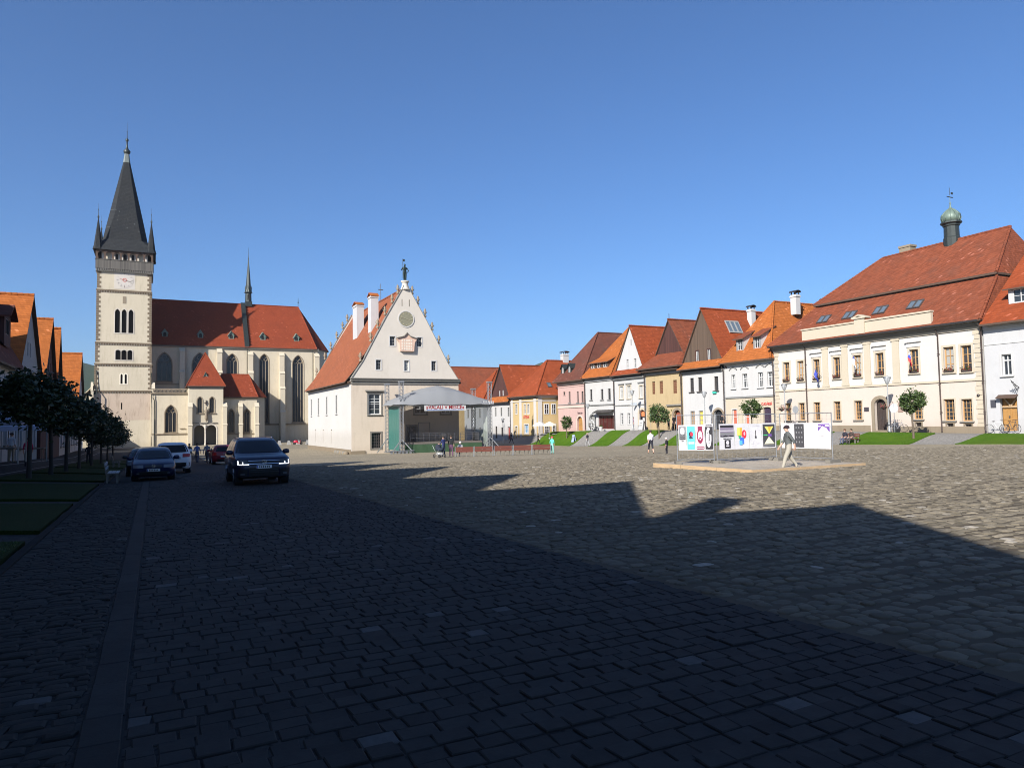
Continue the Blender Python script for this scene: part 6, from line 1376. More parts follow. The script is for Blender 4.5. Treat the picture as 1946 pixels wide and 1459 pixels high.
# the walker before the posters: faces left in the picture (towards -x)
mn = person((21.75, 19.62, G(19.6)-.01), R(-28)-math.pi/2, 'man in grey jacket, dark cap and pale trousers walking left past the posters', (.10, .108, .106), (.34, .315, .26), pose='walk', h=1.66, bulk=1.28, shoes=(.12, .06, .04), swing=.30, cap=(.03, .02, .025), fingers=True, lean=.05)
person(gp(31.5, 40.7), R(160), 'woman in a white top and dark skirt walking away across the cobbles', (.75, .72, .74), (.03, .03, .04), pose='walk', h=1.62, bare_legs=True, hair=(.04, .03, .03))
person(gp(31.2, 38.6), R(200), 'small child in dark clothes with a pale hat beside the posters', (.03, .03, .035), (.03, .03, .04), pose='stand', h=1.1, cap=(.7, .7, .68))
person(gp(50.4, 78.3), R(190), 'person in dark jacket and grey trousers walking near the farther lawns', (.035, .035, .045), (.28, .28, .28), pose='walk', h=1.75, hair=(.3, .22, .18))
person(gp(21.2, 54.6), R(200), 'person in a navy jacket standing behind the pram', (.03, .04, .12), (.04, .05, .09), pose='stand', arms='push', h=1.68)
person(gp(22.0, 54.9), R(150), 'person in black jacket standing close beside the navy one', (.02, .022, .024), (.12, .06, .11), pose='stand', h=1.72)
person(gp(29.6, 51.4), R(120), 'child in turquoise with a red and white hood at the bench row end', (.12, .52, .42), (.25, .55, .48), pose='stand', h=1.4, cap=(.6, .06, .1), hair=(.6, .06, .1))
person((23.1, 55.6, G(55.6)-.08), R(180), 'person in a white hat sitting on the leftmost long bench', (.62, .6, .58), (.1, .1, .12), pose='sit', h=1.7, cap=(.8, .79, .76))
BG = 'people walking by the far houses'
for t_, s_, yw, lb, a, b, p in ((53.0, 105.5, 30, 'person in dark clothes before the white house at far right of the stage', (.03, .03, .035), (.03, .03, .04), 'walk'), (52.2, 111.5, 70, 'person in grey clothes walking behind the right stage tower', (.12, .12, .13), (.04, .04, .05), 'walk'), (51.8, 114.2, 250, 'person in black walking nearest the red shop door', (.02, .02, .022), (.03, .03, .035), 'walk'), (51.5, 118, 90, 'person in faded blue standing near the white house', (.2, .22, .27), (.15, .15, .18), 'stand'), (52.6, 95.6, 40, 'person in black carrying a bag by the white fountain', (.02, .02, .02), (.03, .03, .03), 'walk')):
    person(gp(t_, s_), R(yw), lb, a, b, pose=p, h=1.72, group=BG)
person(gp(58.3, 71.6), R(90), 'person in dark green standing by the gate of the ochre house', (.05, .07, .04), (.03, .035, .04), h=1.7)
person(gp(58.3, 70.5), R(-60), 'person in black standing right of the ochre house gate', (.012, .012, .014), (.015, .015, .018), h=1.8)
person(gp(58.0, 78.6), R(60), 'person with long dark hair and purple top by the gabled white house', (.3, .18, .26), (.12, .12, .16), h=1.68, hair=(.06, .03, .05))
person((53.55, 42.15, E(53.5, 42)-.07), R(-90), 'person in dark jacket sitting on the lawn bench, on the left', (.03, .03, .04), (.08, .09, .13), pose='sit', h=1.72, hair=(.10, .05, .03))
person((53.6, 41.55, E(53.5, 41.5)-.07), R(-90), 'person in brown jacket sitting on the lawn bench, on the right', (.06, .045, .04), (.07, .06, .06), pose='sit', h=1.72)
person(gp(58.6, 62.4), R(90), 'person in black near the yellow window of the timber gabled house', (.02, .02, .022), (.03, .03, .03), h=1.75)
person(gp(-7.4, 50.4), R(150), 'woman in a white blouse standing by the left market tents', (.60, .60, .64), (.32, .26, .18), h=1.68, hair=(.08, .05, .04))
person(gp(-6.75, 51.6), R(200), 'person in a crimson top standing beside the left market tents', (.42, .03, .09), (.02, .02, .025), h=1.7)
person(gp(-5.3, 76), R(170), 'person in dark clothes under the shaded trees near the church', (.02, .02, .025), (.02, .02, .025), h=1.75)
CG = 'people walking on the road towards the church'
for t_, s_, yw, lb, a, b in ((3.55, 70.5, 170, 'person in a blue shirt on the road before the church arches', (.06, .10, .26), (.05, .06, .1)), (3.0, 72.8, 185, 'person in dark clothes on the road left of the blue shirted one', (.03, .035, .04), (.02, .025, .03)), (4.1, 66.0, 160, 'person in grey on the road beside the red car', (.16, .17, .2), (.05, .05, .06))):
    person(gp(t_, s_), R(yw), lb, a, b, pose='walk', h=1.72, group=CG)
# ---------------------------------------------------------------- open-air stage beside the town hall
SG = G(82)
def truss(m, a, b, w, seg, r=.03, mi=0):
    a, b = Vector(a), Vector(b); d = (b-a).normalized(); x = d.cross(Vector((0, 0, 1)))
    if x.length < .05: x = Vector((1, 0, 0))
    x.normalize(); y = x.cross(d); cs = [x*(w/2*i)+y*(w/2*j) for i, j in ((-1, -1), (1, -1), (1, 1), (-1, 1))]
    for c in cs: m.tube([a+c, b+c], r, 5, mi)
    n = max(1, int((b-a).length/seg))
    for i in range(n):
        p, q = a.lerp(b, i/n), a.lerp(b, (i+1)/n)
        for k in range(4): m.bar(p+cs[k], q+cs[(k+1) % 4], r*1.1, r*1.1, mi)
stg = thing('stage', 'open air stage with grey canopy, truss towers and green side tarpaulin beside the town hall', 'stage', (31.4, 82.3, SG))
ta, tb, sa, sb = 25.8, 37.15, 79.8, 84.8
for (x, y, zt) in ((ta, sa, 6.55), (tb, sa, 6.6), (ta-.2, sb, 6.5), (tb, sb, 6.0)):
    m = MB(); truss(m, (x, y, SG), (x, y, zt), .42, .42, .032); m.box(x-.35, x+.35, y-.35, y+.35, SG, SG+.12)
    for dx, dy in ((1.25, -.5), (-1.25, -.3)): m.bar((x+dx*1.1, y+dy, SG+.03), (x, y, SG+1.7), .09)
    for z in (zt-.1,): m.box(x-.3, x+.3, y-.3, y+.3, z, z+.14)
    m.build('truss_tower', STEEL, stg)
m = MB()
for a, b in (((ta, sa, 3.9), (tb, sa, 4.0)), ((ta, sb, 3.9), (tb, sb, 4.0)), ((ta, sa, 3.9), (ta, sb, 3.9)), ((tb, sa, 4.0), (tb, sb, 4.0))): truss(m, a, b, .36, .5, .028)
m.build('roof_truss', STEEL, stg)
CANVAS, t_q, b_q = nmat('grey canopy fabric'); b_q.inputs['Base Color'].default_value = (.33, .34, .35, 1); b_q.inputs['Roughness'].default_value = .6
tl_q = t_q.nodes.new('ShaderNodeBsdfTranslucent'); tl_q.inputs[0].default_value = (.34, .35, .36, 1); mx_q = t_q.nodes.new('ShaderNodeMixShader'); mx_q.inputs[0].default_value = .4
t_q.links.new(b_q.outputs[0], mx_q.inputs[1]); t_q.links.new(tl_q.outputs[0], mx_q.inputs[2]); t_q.links.new(mx_q.outputs[0], t_q.nodes['Material Output'].inputs[0])
m = MB(); cx, cy = 31.2, 82.4; prof = []
nx, ny = 24, 12; vs = []
for j in range(ny+1):
    for i in range(nx+1):
        u, v = i/nx*2-1, j/ny*2-1; x = cx+u*6.15; y = cy+v*3.1; e_ = max(abs(u), abs(v)); z = 4.25+1.95*(1-abs(u)**1.5)*(1-.55*abs(v)**1.6)+.05*math.sin(i*1.7)*abs(v)+.03*math.sin(j*2.3+i)
        if e_ > .97: z = 3.82+.05*math.sin(i*1.3+j)
        vs.append((x, y, z))
m.mesh(vs, [(j*(nx+1)+i, j*(nx+1)+i+1, (j+1)*(nx+1)+i+1, (j+1)*(nx+1)+i) for j in range(ny) for i in range(nx)], 0, True); m.build('canopy', CANVAS, stg)
m = MB()   # gathered valance at the right corner
for k in range(14): a = 36.0+k*.11; m.face([(a, sa-.35, 4.25), (a+.11, sa-.25-.1*(k % 2), 4.2), (a+.11, sa-.3, 3.75+.1*(k % 3)), (a, sa-.38+.1*(k % 2), 3.8)])
m.build('valance', simple('white valance', (.6, .6, .6), .6), stg)
GREEN = simple('green tarpaulin', (.035, .13, .11), .45); m = MB(); n = 16
vs = [(ta-.05+.05*math.sin(i*1.9)*(1-j/6), lerp(sa+.3, sb-.2, i/n), lerp(SG+.35, 3.75, j/6)) for j in range(7) for i in range(n+1)]
m.mesh(vs, [(j*(n+1)+i, j*(n+1)+i+1, (j+1)*(n+1)+i+1, (j+1)*(n+1)+i) for j in range(6) for i in range(n)], 0, True); m.build('side_tarpaulin', GREEN, stg)
def netm(name, col, dens):
    m, t, b = nmat(name); tr = t.nodes.new('ShaderNodeBsdfTransparent'); mx = t.nodes.new('ShaderNodeMixShader'); mx.inputs[0].default_value = dens; b.inputs['Base Color'].default_value = (*col, 1); b.inputs['Roughness'].default_value = .8
    t.links.new(tr.outputs[0], mx.inputs[1]); t.links.new(b.outputs[0], mx.inputs[2]); t.links.new(mx.outputs[0], t.nodes['Material Output'].inputs[0]); return m
NET = netm('dark stage netting', (.22, .18, .16), .4); NETG = netm('pale green netting', (.30, .34, .30), .5)
def curtain(name, mat, p0, p1, z0, z1, wav=.05):
    m = MB(); n = 30; d = Vector(p1)-Vector(p0); nn = Vector((-d.y, d.x)).normalized(); vs = []
    for j in range(5):
        for i in range(n+1): q = Vector(p0)+d*(i/n)+nn*(wav*math.sin(i*1.4+j*.6)); vs.append((q.x, q.y, lerp(z0, z1, j/4)))
    m.mesh(vs, [(j*(n+1)+i, j*(n+1)+i+1, (j+1)*(n+1)+i+1, (j+1)*(n+1)+i) for j in range(4) for i in range(n)], 0, True); m.build(name, mat, stg)
curtain('back_net', NET, (26.1, 84.4), (36.9, 84.4), -.75, 3.75); curtain('side_net', NETG, (37.1, 80.2), (37.1, 84.5), SG+.1, 3.75)
m = MB(); m.box(26.3, 36.4, 80.5, 84.3, -.85, -.62)
for x in frange(26.6, 36.2, 1.2): m.box(x-.06, x+.06, 80.7, 80.82, SG, -.851); m.box(x-.06, x+.06, 83.9, 84.0, SG, -.851)
m.build('stage_floor', GREYW, stg)
curtain('floor_skirt', simple('dark green skirt', (.03, .07, .03), .7), (26.4, 80.42), (36.3, 80.42), SG+.02, -.86, .03)
m = MB()
for x in frange(27.2, 36.0, .8): m.bar((x, 80.75, -.62), (x, 80.75, .45), .04)
for z in (-.1, .2, .43): m.bar((27.2, 80.75, z), (36, 80.75, z), .045)
for x in (29.4, 30.9): m.bar((x, 84.2, -.62), (x, 84.2, 1.7), .07)
m.bar((29.4, 84.2, 1.7), (30.9, 84.2, 1.7), .07); m.build('railing', STEELD, stg)
for (x, z) in ((31.6, -.62), (36.0, -.62)):
    sp = MB(); sp.box(x-.35, x+.35, 81.2, 81.8, z, z+1.0); t = thing('loudspeaker', 'black loudspeaker standing mid stage behind the railing' if x < 33 else 'black loudspeaker at the right side of the stage floor', 'loudspeaker', (x, 81.5, z)); sp.build('cabinet', BLACK, t)
    g = MB(); g.box(x-.3, x+.3, 81.16, 81.199, z+.08, z+.92); g.build('front_grille', STEELD, t)
m = MB()
for k in range(6): m.box(24.2+k*.45, 24.45+k*.45, 78.9, 79.2, SG, SG+.35)
m.box(24.0, 27.0, 78.8, 79.3, SG+.35, SG+.42); m.build('pallet', STEEL, stg)
bn = thing('banner', 'white banner with red festival lettering hanging under the stage canopy', 'banner', (31.15, 79.45, 3.3)); BFc = Fac('y', 79.45, -1)
m = MB(); BFc.box(m, 28.5, 33.8, 3.08, 3.86, 0, .02); m.build('banner_cloth', WFRAME, bn); lettering(bn, '»VALALI V MESCE«', BFc, 31.15, 3.52, .44, simple('dark red letters', (.26, .012, .02), .6), .025, 1, 4.9, bold=.012)
m = MB(); BFc.box(m, 28.8, 33.5, 3.16, 3.24, .021, .026); m.build('blue_stripe', simple('blue banner stripe', (.12, .2, .45), .6), bn)
# ---------------------------------------------------------------- long benches before the stage
def bench_row():
    a, b = Vector((22.0, 54.2)), Vector((29.45, 51.3)); d = (b-a)/5; ang = math.atan2(d.y, d.x); L = d.length-.06; proto = None
    lbs = ['long red brown bench at the left end, next to the pram', 'second red brown bench counted from the pram', 'middle one of the five long red brown benches', 'red brown bench second from the right end of the row', 'red brown bench at the right end, beside the turquoise child']
    for i in range(5):
        p = a+d*(i+.5); z = G(p.y)
        if proto is None:
            t = thing('long_bench', lbs[0], 'bench', (p.x, p.y, z), ang, group='row of long benches before the stage')
            for k, (z0, z1) in enumerate(((.36, .56), (.58, .78))): m = MB(); m.box(-L/2, L/2, -.03, .015, z0, z1); m.build('back_board', WOODR, t, local=True)
            m = MB(); m.box(-L/2, L/2, .03, .42, .40, .445); m.build('seat', WOODR, t, local=True)
            for x in (-L/2+.03, L/2-.03): m = MB(); m.box(x-.02, x+.02, -.05, -.031, 0, .82); m.box(x-.03, x+.03, -.06, .4, .0, .05); m.build('end_post', STEEL, t, local=True)
            for k in range(4): x = -L/2+.2+(L-.4)*k/3; m = MB(); m.bar((x, .05, 0), (x, .12, .4), .05); m.bar((x, .38, 0), (x, .32, .4), .05); m.build('leg', GREYST, t, local=True)
            proto = t
        else:
            t = copy_tree(proto); t.location = (p.x, p.y, z); t['label'] = lbs[i]
bench_row()
pm = thing('pram', 'dark pram with pale bag standing left of the long benches', 'pram', (20.55, 53.8, G(53.8)), R(15))
for y in (-.34, .34):
    for x in (-.28, .28):
        m = MB(); m.tube([(x+.02*k, y+.13*math.cos(a), .14+.13*math.sin(a)) for k in (0,) for a in [2*math.pi*i/14 for i in range(15)]], .025, 5, cap=False)
        for i in range(4): a = math.pi*i/4; m.bar((x, y-.12*math.cos(a), .14-.12*math.sin(a)), (x, y+.12*math.cos(a), .14+.12*math.sin(a)), .012)
        m.build('wheel', BLACK, pm, local=True)
m = MB()
for x in (-.28, .28): m.bar((x, -.34, .14), (x, .3, .6), .03); m.bar((x, .34, .14), (x, -.25, .6), .03); m.tube([(x, .3, .6), (x, .55, .95)], .018, 5)
m.tube([(-.28, .55, .95), (.28, .55, .95)], .022, 6); m.build('frame', STEEL, pm, local=True)
m = MB(); m.lathe(0, 0, [(.18, .5), (.3, .55), (.36, .75), (.34, .78)], 12, sy=1.35, sx=.75); m.build('seat_tub', cloth((.03, .04, .06)), pm, local=True)
m = MB(); m.lathe(0, .18, [(.34, .76), (.33, .9), (.22, 1.02), (.02, 1.06)], 12, sy=.7, sx=.78); m.build('hood', cloth((.03, .035, .05)), pm, local=True)
m = MB(); m.box(-.16, .16, -.2, .2, .22, .42); m.build('bag', cloth((.55, .55, .55)), pm, local=True)
# ---------------------------------------------------------------- wooden platform with poster panels
ps, pe, pn, pw = 19.25, 25.6, 25.0, 19.45; PZ = G(22); PT = PZ+.14
pf = thing('platform', 'low timber platform on the cobbles carrying the poster panels', 'platform', ((pw+pe)/2, 22.2, PZ))
DECKW = woodm('pale grey deck boards', (.36, .31, .24)); t_ = pw+.05
while t_ < pe-.1:
    m = MB(); m.box(t_, min(t_+.295, pe-.05), ps+.05, pn-.05, PT-.03, PT+rng.uniform(0, .006)); m.build('deck_board', DECKW, pf); t_ += .3
for a, b, y in ((pw, 21.9, ps), (21.93, 23.9, ps), (23.93, pe, ps)): m = MB(); m.box(a, b, y-.0, y+.045, G(19.2)-.03, PT-.005+rng.uniform(0, .01)); m.build('side_board', WOODL, pf)
for a, b in ((ps+.05, 21.1), (21.13, 23.2), (23.23, pn)): m = MB(); m.box(pw, pw+.045, a, b, G(b)-.04, PT-.005+rng.uniform(0, .01)); m.build('side_board', WOODL, pf)
m = MB(); m.box(pe-.045, pe, ps+.05, pn, G(24)-.06, PT-.006); m.build('side_board', WOODL, pf); m = MB(); m.box(pw+.05, pe-.05, pn-.045, pn, G(25)-.05, PT-.006); m.build('side_board', WOODL, pf)
def panel_frame(a, b, label, wires=12):
    a, b = Vector(a), Vector(b); L = (b-a).length; ang = math.atan2(b.y-a.y, b.x-a.x)
    t = thing('fence_panel', label, 'fence panel', (a.x, a.y, PT+.01), ang, group='mobile mesh fence panels on the platform'); z1 = 2.05; m = MB()
    for x in (0, L): m.tube([(x, 0, 0), (x, 0, z1)], .022, 8)
    for z in (.16, z1-.02): m.tube([(0, 0, z), (L, 0, z)], .019, 6)
    m.build('frame', STEEL, t, local=True); m = MB()
    for i in range(1, int(L/.2)): m.bar((L*i/int(L/.2), 0, .16), (L*i/int(L/.2), 0, z1), .004)
    for i in range(1, 7): m.bar((0, 0, .16+.27*i), (L, 0, .16+.27*i), .004)
    m.build('wire_mesh', STEEL, t, local=True, kind='stuff')
    for x in (.0, L): m = MB(); m.box(x-.11, x+.11, -.36, .36, -.005, .12); m.build('foot_block', GREYST, t, local=True)
    return t, L
INK = simple('black poster ink', (.02, .018, .022), .6); PAPER = simple('white poster paper', (.60, .59, .60), .6)
def ink(c): return simple('poster ink', c, .6)
INKS = {k: ink(c) for k, c in dict(blue=(.10, .45, .80), red=(.75, .03, .05), maroon=(.20, .015, .05), grey=(.20, .20, .21), mauve=(.24, .20, .27), orange=(.80, .40, .05), yellow=(.85, .75, .15), green=(.05, .45, .15), dblue=(.05, .15, .60), pink=(.75, .42, .48), pale=(.62, .60, .63), purple=(.14, .07, .28), cream=(.75, .70, .50), dark=(.045, .045, .05)).items()}
PC = {'n': 0}
def poster(fr, L, x0, x1, z0, z1, label, art):
    """sheet hung on the mesh; art is a list of (ink, polygon in 0..1 units) printed flat on it"""
    a = fr.location; ang = fr.rotation_euler.z; c, s = math.cos(ang), math.sin(ang)
    loc = (a.x+c*(x0+x1)/2+s*.03, a.y+s*(x0+x1)/2-c*.03, a.z+z0)
    t = thing('poster', label, 'poster', loc, ang, group='posters hung on the fence panels'); w, h = x1-x0, z1-z0
    m = MB(); n = 6; vs = [(-w/2+w*i/n, -.006*math.sin(i*1.3+j), h*j/4) for j in range(5) for i in range(n+1)]
    m.mesh(vs, [(j*(n+1)+i, j*(n+1)+i+1, (j+1)*(n+1)+i+1, (j+1)*(n+1)+i) for j in range(4) for i in range(n)], 0, True)
    m.mesh([(x, y+.008, z) for x, y, z in vs], [(j*(n+1)+i, j*(n+1)+i+1, (j+1)*(n+1)+i+1, (j+1)*(n+1)+i) for j in range(4) for i in range(n)], 0, True); m.build('sheet', PAPER, t, local=True)
    by = {}
    for k, (ik, poly) in enumerate(art): by.setdefault(ik, []).append((k, poly))
    q = MB(); mats = list(by)
    for mi, ik in enumerate(mats):
        for k, poly in by[ik]: q.tess([poly], lambda u, v: (-w/2+u*w, -.012-.0006*k, v*h), mi)
    if art: q.build('print', [INKS.get(i, INK) for i in mats], t, local=True)
    return t
def el(cx, cy, rx, ry, n=18): return [(cx+rx*math.cos(2*math.pi*k/n), cy+ry*math.sin(2*math.pi*k/n)) for k in range(n)]
def rows(ik, x0, x1, y0, y1, n, seed=1):
    r = random.Random(seed); o = []
    for i in range(n):
        y = lerp(y1, y0, (i+.5)/n); hh = (y1-y0)/n*.28; x = x0
        while x < x1-.02: b = min(x1, x+r.uniform(.04, .1)); o.append((ik, rect(x, b, y-hh, y+hh))); x = b+.02
    return o
f1, L1 = panel_frame((19.85, 23.85, 0), (21.14, 23.05, 0), 'left mesh fence panel holding four narrow posters')
f2, L2 = panel_frame((21.24, 22.98, 0), (24.6, 22.9, 0), 'middle mesh fence panel holding four posters')
f3, L3 = panel_frame((24.5, 22.55, 0), (24.78, 20.12, 0), 'right mesh fence panel holding four posters')
zb, zt = .55, 1.62
face = lambda a, b: [(a, el(.5, .52, .27, .2)), (b, el(.5, .40, .17, .07)), (a, rect(.4, .6, .37, .43)), (b, rect(.33, .44, .55, .58)), (b, rect(.56, .67, .55, .58)), (b, rect(.47, .53, .46, .53))]
poster(f1, L1, .06, L1*.25, zb, zt, 'black and white poster with a pale head shape, leftmost', [('grey', rect(.05, .95, .42, .94)), ('pale', el(.5, .76, .28, .15))]+rows('ink', .2, .85, .42, .64, 3, 4)+rows('ink', .35, .65, .34, .40, 1, 5))
poster(f1, L1, L1*.26, L1*.5, zb, zt, 'bright blue poster with a small red and black emblem', [('blue', rect(.06, .94, .04, .95)), ('ink', el(.5, .63, .25, .11)), ('red', el(.58, .64, .17, .08)), ('ink', rect(.3, .7, .46, .52)), ('ink', el(.4, .5, .12, .05))]+rows('pale', .2, .85, .22, .36, 1, 8))
poster(f1, L1, L1*.51, L1*.75, zb, zt, 'maroon poster of a bearded face under a tall hat', [('pink', rect(.06, .94, .12, .95)), ('maroon', el(.5, .56, .36, .3)), ('maroon', rect(.25, .75, .74, .94)), ('pale', el(.5, .56, .25, .2)), ('maroon', el(.5, .42, .18, .09)), ('pale', el(.5, .43, .08, .03)), ('maroon', rect(.32, .45, .60, .63)), ('maroon', rect(.55, .68, .60, .63)), ('maroon', rect(.47, .53, .5, .58)), ('maroon', rect(.06, .94, .04, .14))]+rows('pale', .12, .9, .06, .12, 1, 9))
poster(f1, L1, L1*.76, L1*.985, zb, zt+.05, 'black poster with a white oval face and dark curls', [('ink', rect(.04, .96, .03, .88)), ('pale', el(.45, .48, .33, .38)), ('ink', el(.68, .68, .2, .1)), ('grey', rect(.38, .44, .3, .7)), ('ink', rect(.5, .58, .34, .6)), ('ink', rect(.4, .62, .24, .27)), ('ink', rect(.28, .38, .62, .65))]+rows('ink', .1, .9, .90, .97, 1, 3))
poster(f2, L2, .12, L2*.285, zb, zt+.02, 'grey violet landscape poster with a small framed portrait below', [('mauve', rect(.06, .94, .50, .95)), ('ink', rect(.06, .94, .86, .94)), ('pale', rect(.06, .94, .72, .75)), ('grey', rect(.06, .94, .56, .66)), ('ink', [(.06, .5), (.94, .5), (.94, .54), (.7, .55), (.6, .53), (.4, .56), (.2, .53), (.06, .55)]), ('ink', rect(.33, .72, .06, .38)), ('pale', el(.52, .27, .1, .08)), ('pale', rect(.42, .62, .12, .17))]+rows('ink', .25, .8, .40, .46, 1, 6))
poster(f2, L2, L2*.29, L2*.53, zb, zt+.02, 'white poster with a tower of orange, red and blue blocks', [('orange', rect(.22, .5, .52, .84)), ('yellow', rect(.16, .34, .55, .84)), ('red', el(.64, .58, .16, .17)), ('pink', el(.66, .60, .06, .08)), ('green', rect(.26, .42, .42, .54)), ('dblue', rect(.34, .62, .2, .46)), ('blue', rect(.3, .5, .16, .34))])
poster(f2, L2, L2*.535, L2*.745, zb, zt, 'plain white poster with a thin black vertical mark', [('ink', rect(.47, .52, .52, .74)), ('ink', rect(.42, .58, .42, .45)), ('ink', el(.5, .48, .07, .03)), ('pale', rect(.1, .3, .2, .3)), ('pale', rect(.6, .85, .2, .28)), ('pale', rect(.2, .8, .90, .92))])
poster(f2, L2, L2*.75, L2*.985, zb, zt+.02, 'black poster with a bright yellow hourglass of two triangles', [('dark', rect(.06, .94, .05, .95)), ('yellow', [(.2, .86), (.84, .86), (.52, .56)]), ('orange', [(.4, .86), (.7, .86), (.54, .62)]), ('purple', rect(.44, .7, .46, .56)), ('cream', [(.5, .46), (.9, .16), (.14, .16)]), ('green', rect(.1, .4, .5, .54)), ('grey', rect(.1, .9, .08, .12))])
poster(f3, L3, .08, L3*.28, zb, zt, 'white poster with a dark ring, partly behind the walking man', [('dark', el(.4, .8, .22, .1)), ('pale', el(.4, .8, .13, .06)), ('dark', rect(.5, .62, .6, .7))])
poster(f3, L3, L3*.285, L3*.5, zb, zt, 'nearly black poster with rows of faint grey spots', [('dark', rect(.06, .94, .04, .97))]+[('grey', el(.25+.25*i, .25+.19*j, .05, .04, 8)) for i in range(3) for j in range(4)])
poster(f3, L3, L3*.505, L3*.73, zb, zt, 'completely blank white poster on the right panel', [])
poster(f3, L3, L3*.735, L3*.985, zb, zt, 'white poster with dark purple rooftop picture in its top corner, rightmost', [('purple', rect(.08, .95, .66, .96)), ('cream', [(.1, .62), (.95, .62), (.72, .8), (.4, .88)]), ('pale', rect(.1, .3, .85, .9)), ('pale', rect(.62, .9, .86, .92)), ('pale', [(.06, .5), (.95, .5), (.95, .66), (.6, .74), (.3, .80), (.06, .66)])])
# ---------------------------------------------------------------- lamps, flags, signs, bicycles and other street things
LAMPW = simple('light grey lamp metal', (.33, .34, .34), .45, .3); LANT = simple('opal lantern glass', (.30, .31, .32), .25)
LG = 'street lamps along the east lawns'
def lamp(x, s, h, label, basket=False):
    z = E(x, s); t = thing('street_lamp', label, 'street lamp', (x, s, z), group=LG)
    m = MB(); m.lathe(0, 0, [(.11, -.1), (.11, .35), (.075, .42), (.06, .9), (.045, h-.9), (.05, h-.72)], 10); m.build('pole', LAMPW, t, local=True)
    m = MB(); m.lathe(0, 0, [(.06, h-.72), (.1, h-.66), (.28, h-.14), (.24, h-.1)], 12); m.build('lantern', LANT, t, local=True)
    m = MB(); m.lathe(0, 0, [(.33, h-.12), (.33, h-.09), (.16, h-.02), (.03, h+.03)], 12)
    for k in range(4): a = math.pi*(k+.5)/2; m.tube([(.1*math.cos(a), .1*math.sin(a), h-.72), (.3*math.cos(a), .3*math.sin(a), h-.12)], .015, 4)
    m.build('lamp_cap', LAMPW, t, local=True)
    if basket:
        for sx in (-1, 1):
            m = MB(); m.tube([(0, 0, 2.6), (0, sx*.42, 2.66), (0, sx*.42, 2.3)], .018, 5); m.lathe(0, sx*.42, [(.05, 1.98), (.22, 2.1), (.27, 2.24)], 10); b = m.build('flower_basket', WOODD, t, local=True); q = MB()
            for k in range(110):
                d = Vector((rng.gauss(0, .17), sx*.42+rng.gauss(0, .17), 2.28+rng.gauss(0, .11))); a = rng.uniform(0, 6.28); q.face([d+Vector((.06*math.cos(a+i*2.1), .06*math.sin(a+i*2.1), .04*math.sin(a+2*i))) for i in range(3)], 1 if rng.random() < .4 else 0)
            q.build('flowers', [LEAFD, FLOWR], b, local=True, kind='stuff')
lamp(57.4, 77.9, 5.3, 'lamp post at the corner of white gabled and ochre houses'); lamp(57.4, 63.9, 4.5, 'lamp post before the timber gabled house door'); lamp(57.4, 52.1, 4.8, 'lamp post with flower baskets at the far end of the big cream building', True)
lamp(57.4, 40.7, 4.9, 'lamp post with flower baskets beside the arched door and round tree', True); lamp(57.4, 88.9, 4.0, 'lamp post beside the pink house downpipe'); lamp(53.0, 108.6, 4.2, 'lamp post before the white house behind the stage tower')
FB, FW, FR = simple('flag blue', (.05, .07, .40), .7), simple('flag white', (.72, .72, .75), .7), simple('flag red', (.55, .05, .06), .7)
def flag(s, z, label, cols):
    t = thing('flag', label, 'flag', (59.66, s, z), group='flags on the big cream building'); m = MB(); m.tube([(0, 0, 0), (-1.5, -.5, .75)], .025, 6); m.lathe(-1.5, -.5, [(.02, .72), (.05, .77), (.02, .83)], 6); m.build('flag_pole', LAMPW, t, local=True)
    m = MB(); n = 10; mm = 6
    vs = [(lerp(-.7, -1.45, i/n)+.05*math.sin(j*1.1+i*.6), lerp(-.12, -.48, i/n)+.10*math.sin(i*1.2+j*.5), lerp(.17, .72, i/n)-.7*j/mm*(1-.12*math.sin(i*.7))) for j in range(mm+1) for i in range(n+1)]
    for j in range(mm):
        for i in range(n): m.mesh([vs[j*(n+1)+i], vs[j*(n+1)+i+1], vs[(j+1)*(n+1)+i+1], vs[(j+1)*(n+1)+i]], [(0, 1, 2, 3)], min(len(cols)-1, j*len(cols)//mm), True)
    m.build('flag_cloth', cols, t, local=True)
flag(49.4, 5.55, 'dark blue flag nearest the far end of the cream building', [FB]); flag(45.1, 6.5, 'pale flag with blue edge between the middle upper windows', [FB, FW, FW]); flag(39.6, 6.35, 'white blue and red flag above the round tree', [FW, FB, FR])
def plain_sign(x, s, label, h, disc=None, board=None, col=None):
    t = thing('sign_post', label, 'sign', (x, s, E(x, s))); m = MB(); m.tube([(0, 0, -.1), (0, 0, h)], .03, 6); m.build('post', STEEL, t, local=True); m = MB()
    if disc: m.tube([(-.02, 0, h-disc), (.02, 0, h-disc)], disc, 20, smooth=False)
    if board: m.box(-.02, .02, -board[0]/2, board[0]/2, h-board[1], h)
    m.build('sign_plate', col or STEEL, t, local=True); return t
plain_sign(57.2, 50.6, 'back of a round grey traffic sign before cellar windows of the cream building', 2.5, disc=.36, col=simple('grey sign back', (.33, .34, .35), .5, .3))
plain_sign(57.6, 74.3, 'slim post with a small dark green oval sign by the ochre house', 2.4, board=(.3, .7), col=simple('dark green sign', (.05, .09, .05), .5))
plain_sign(57.0, 39.9, 'round pale sign on a thin post by the arched door', 2.5, disc=.4, col=simple('pale sign face', (.6, .62, .63), .4))
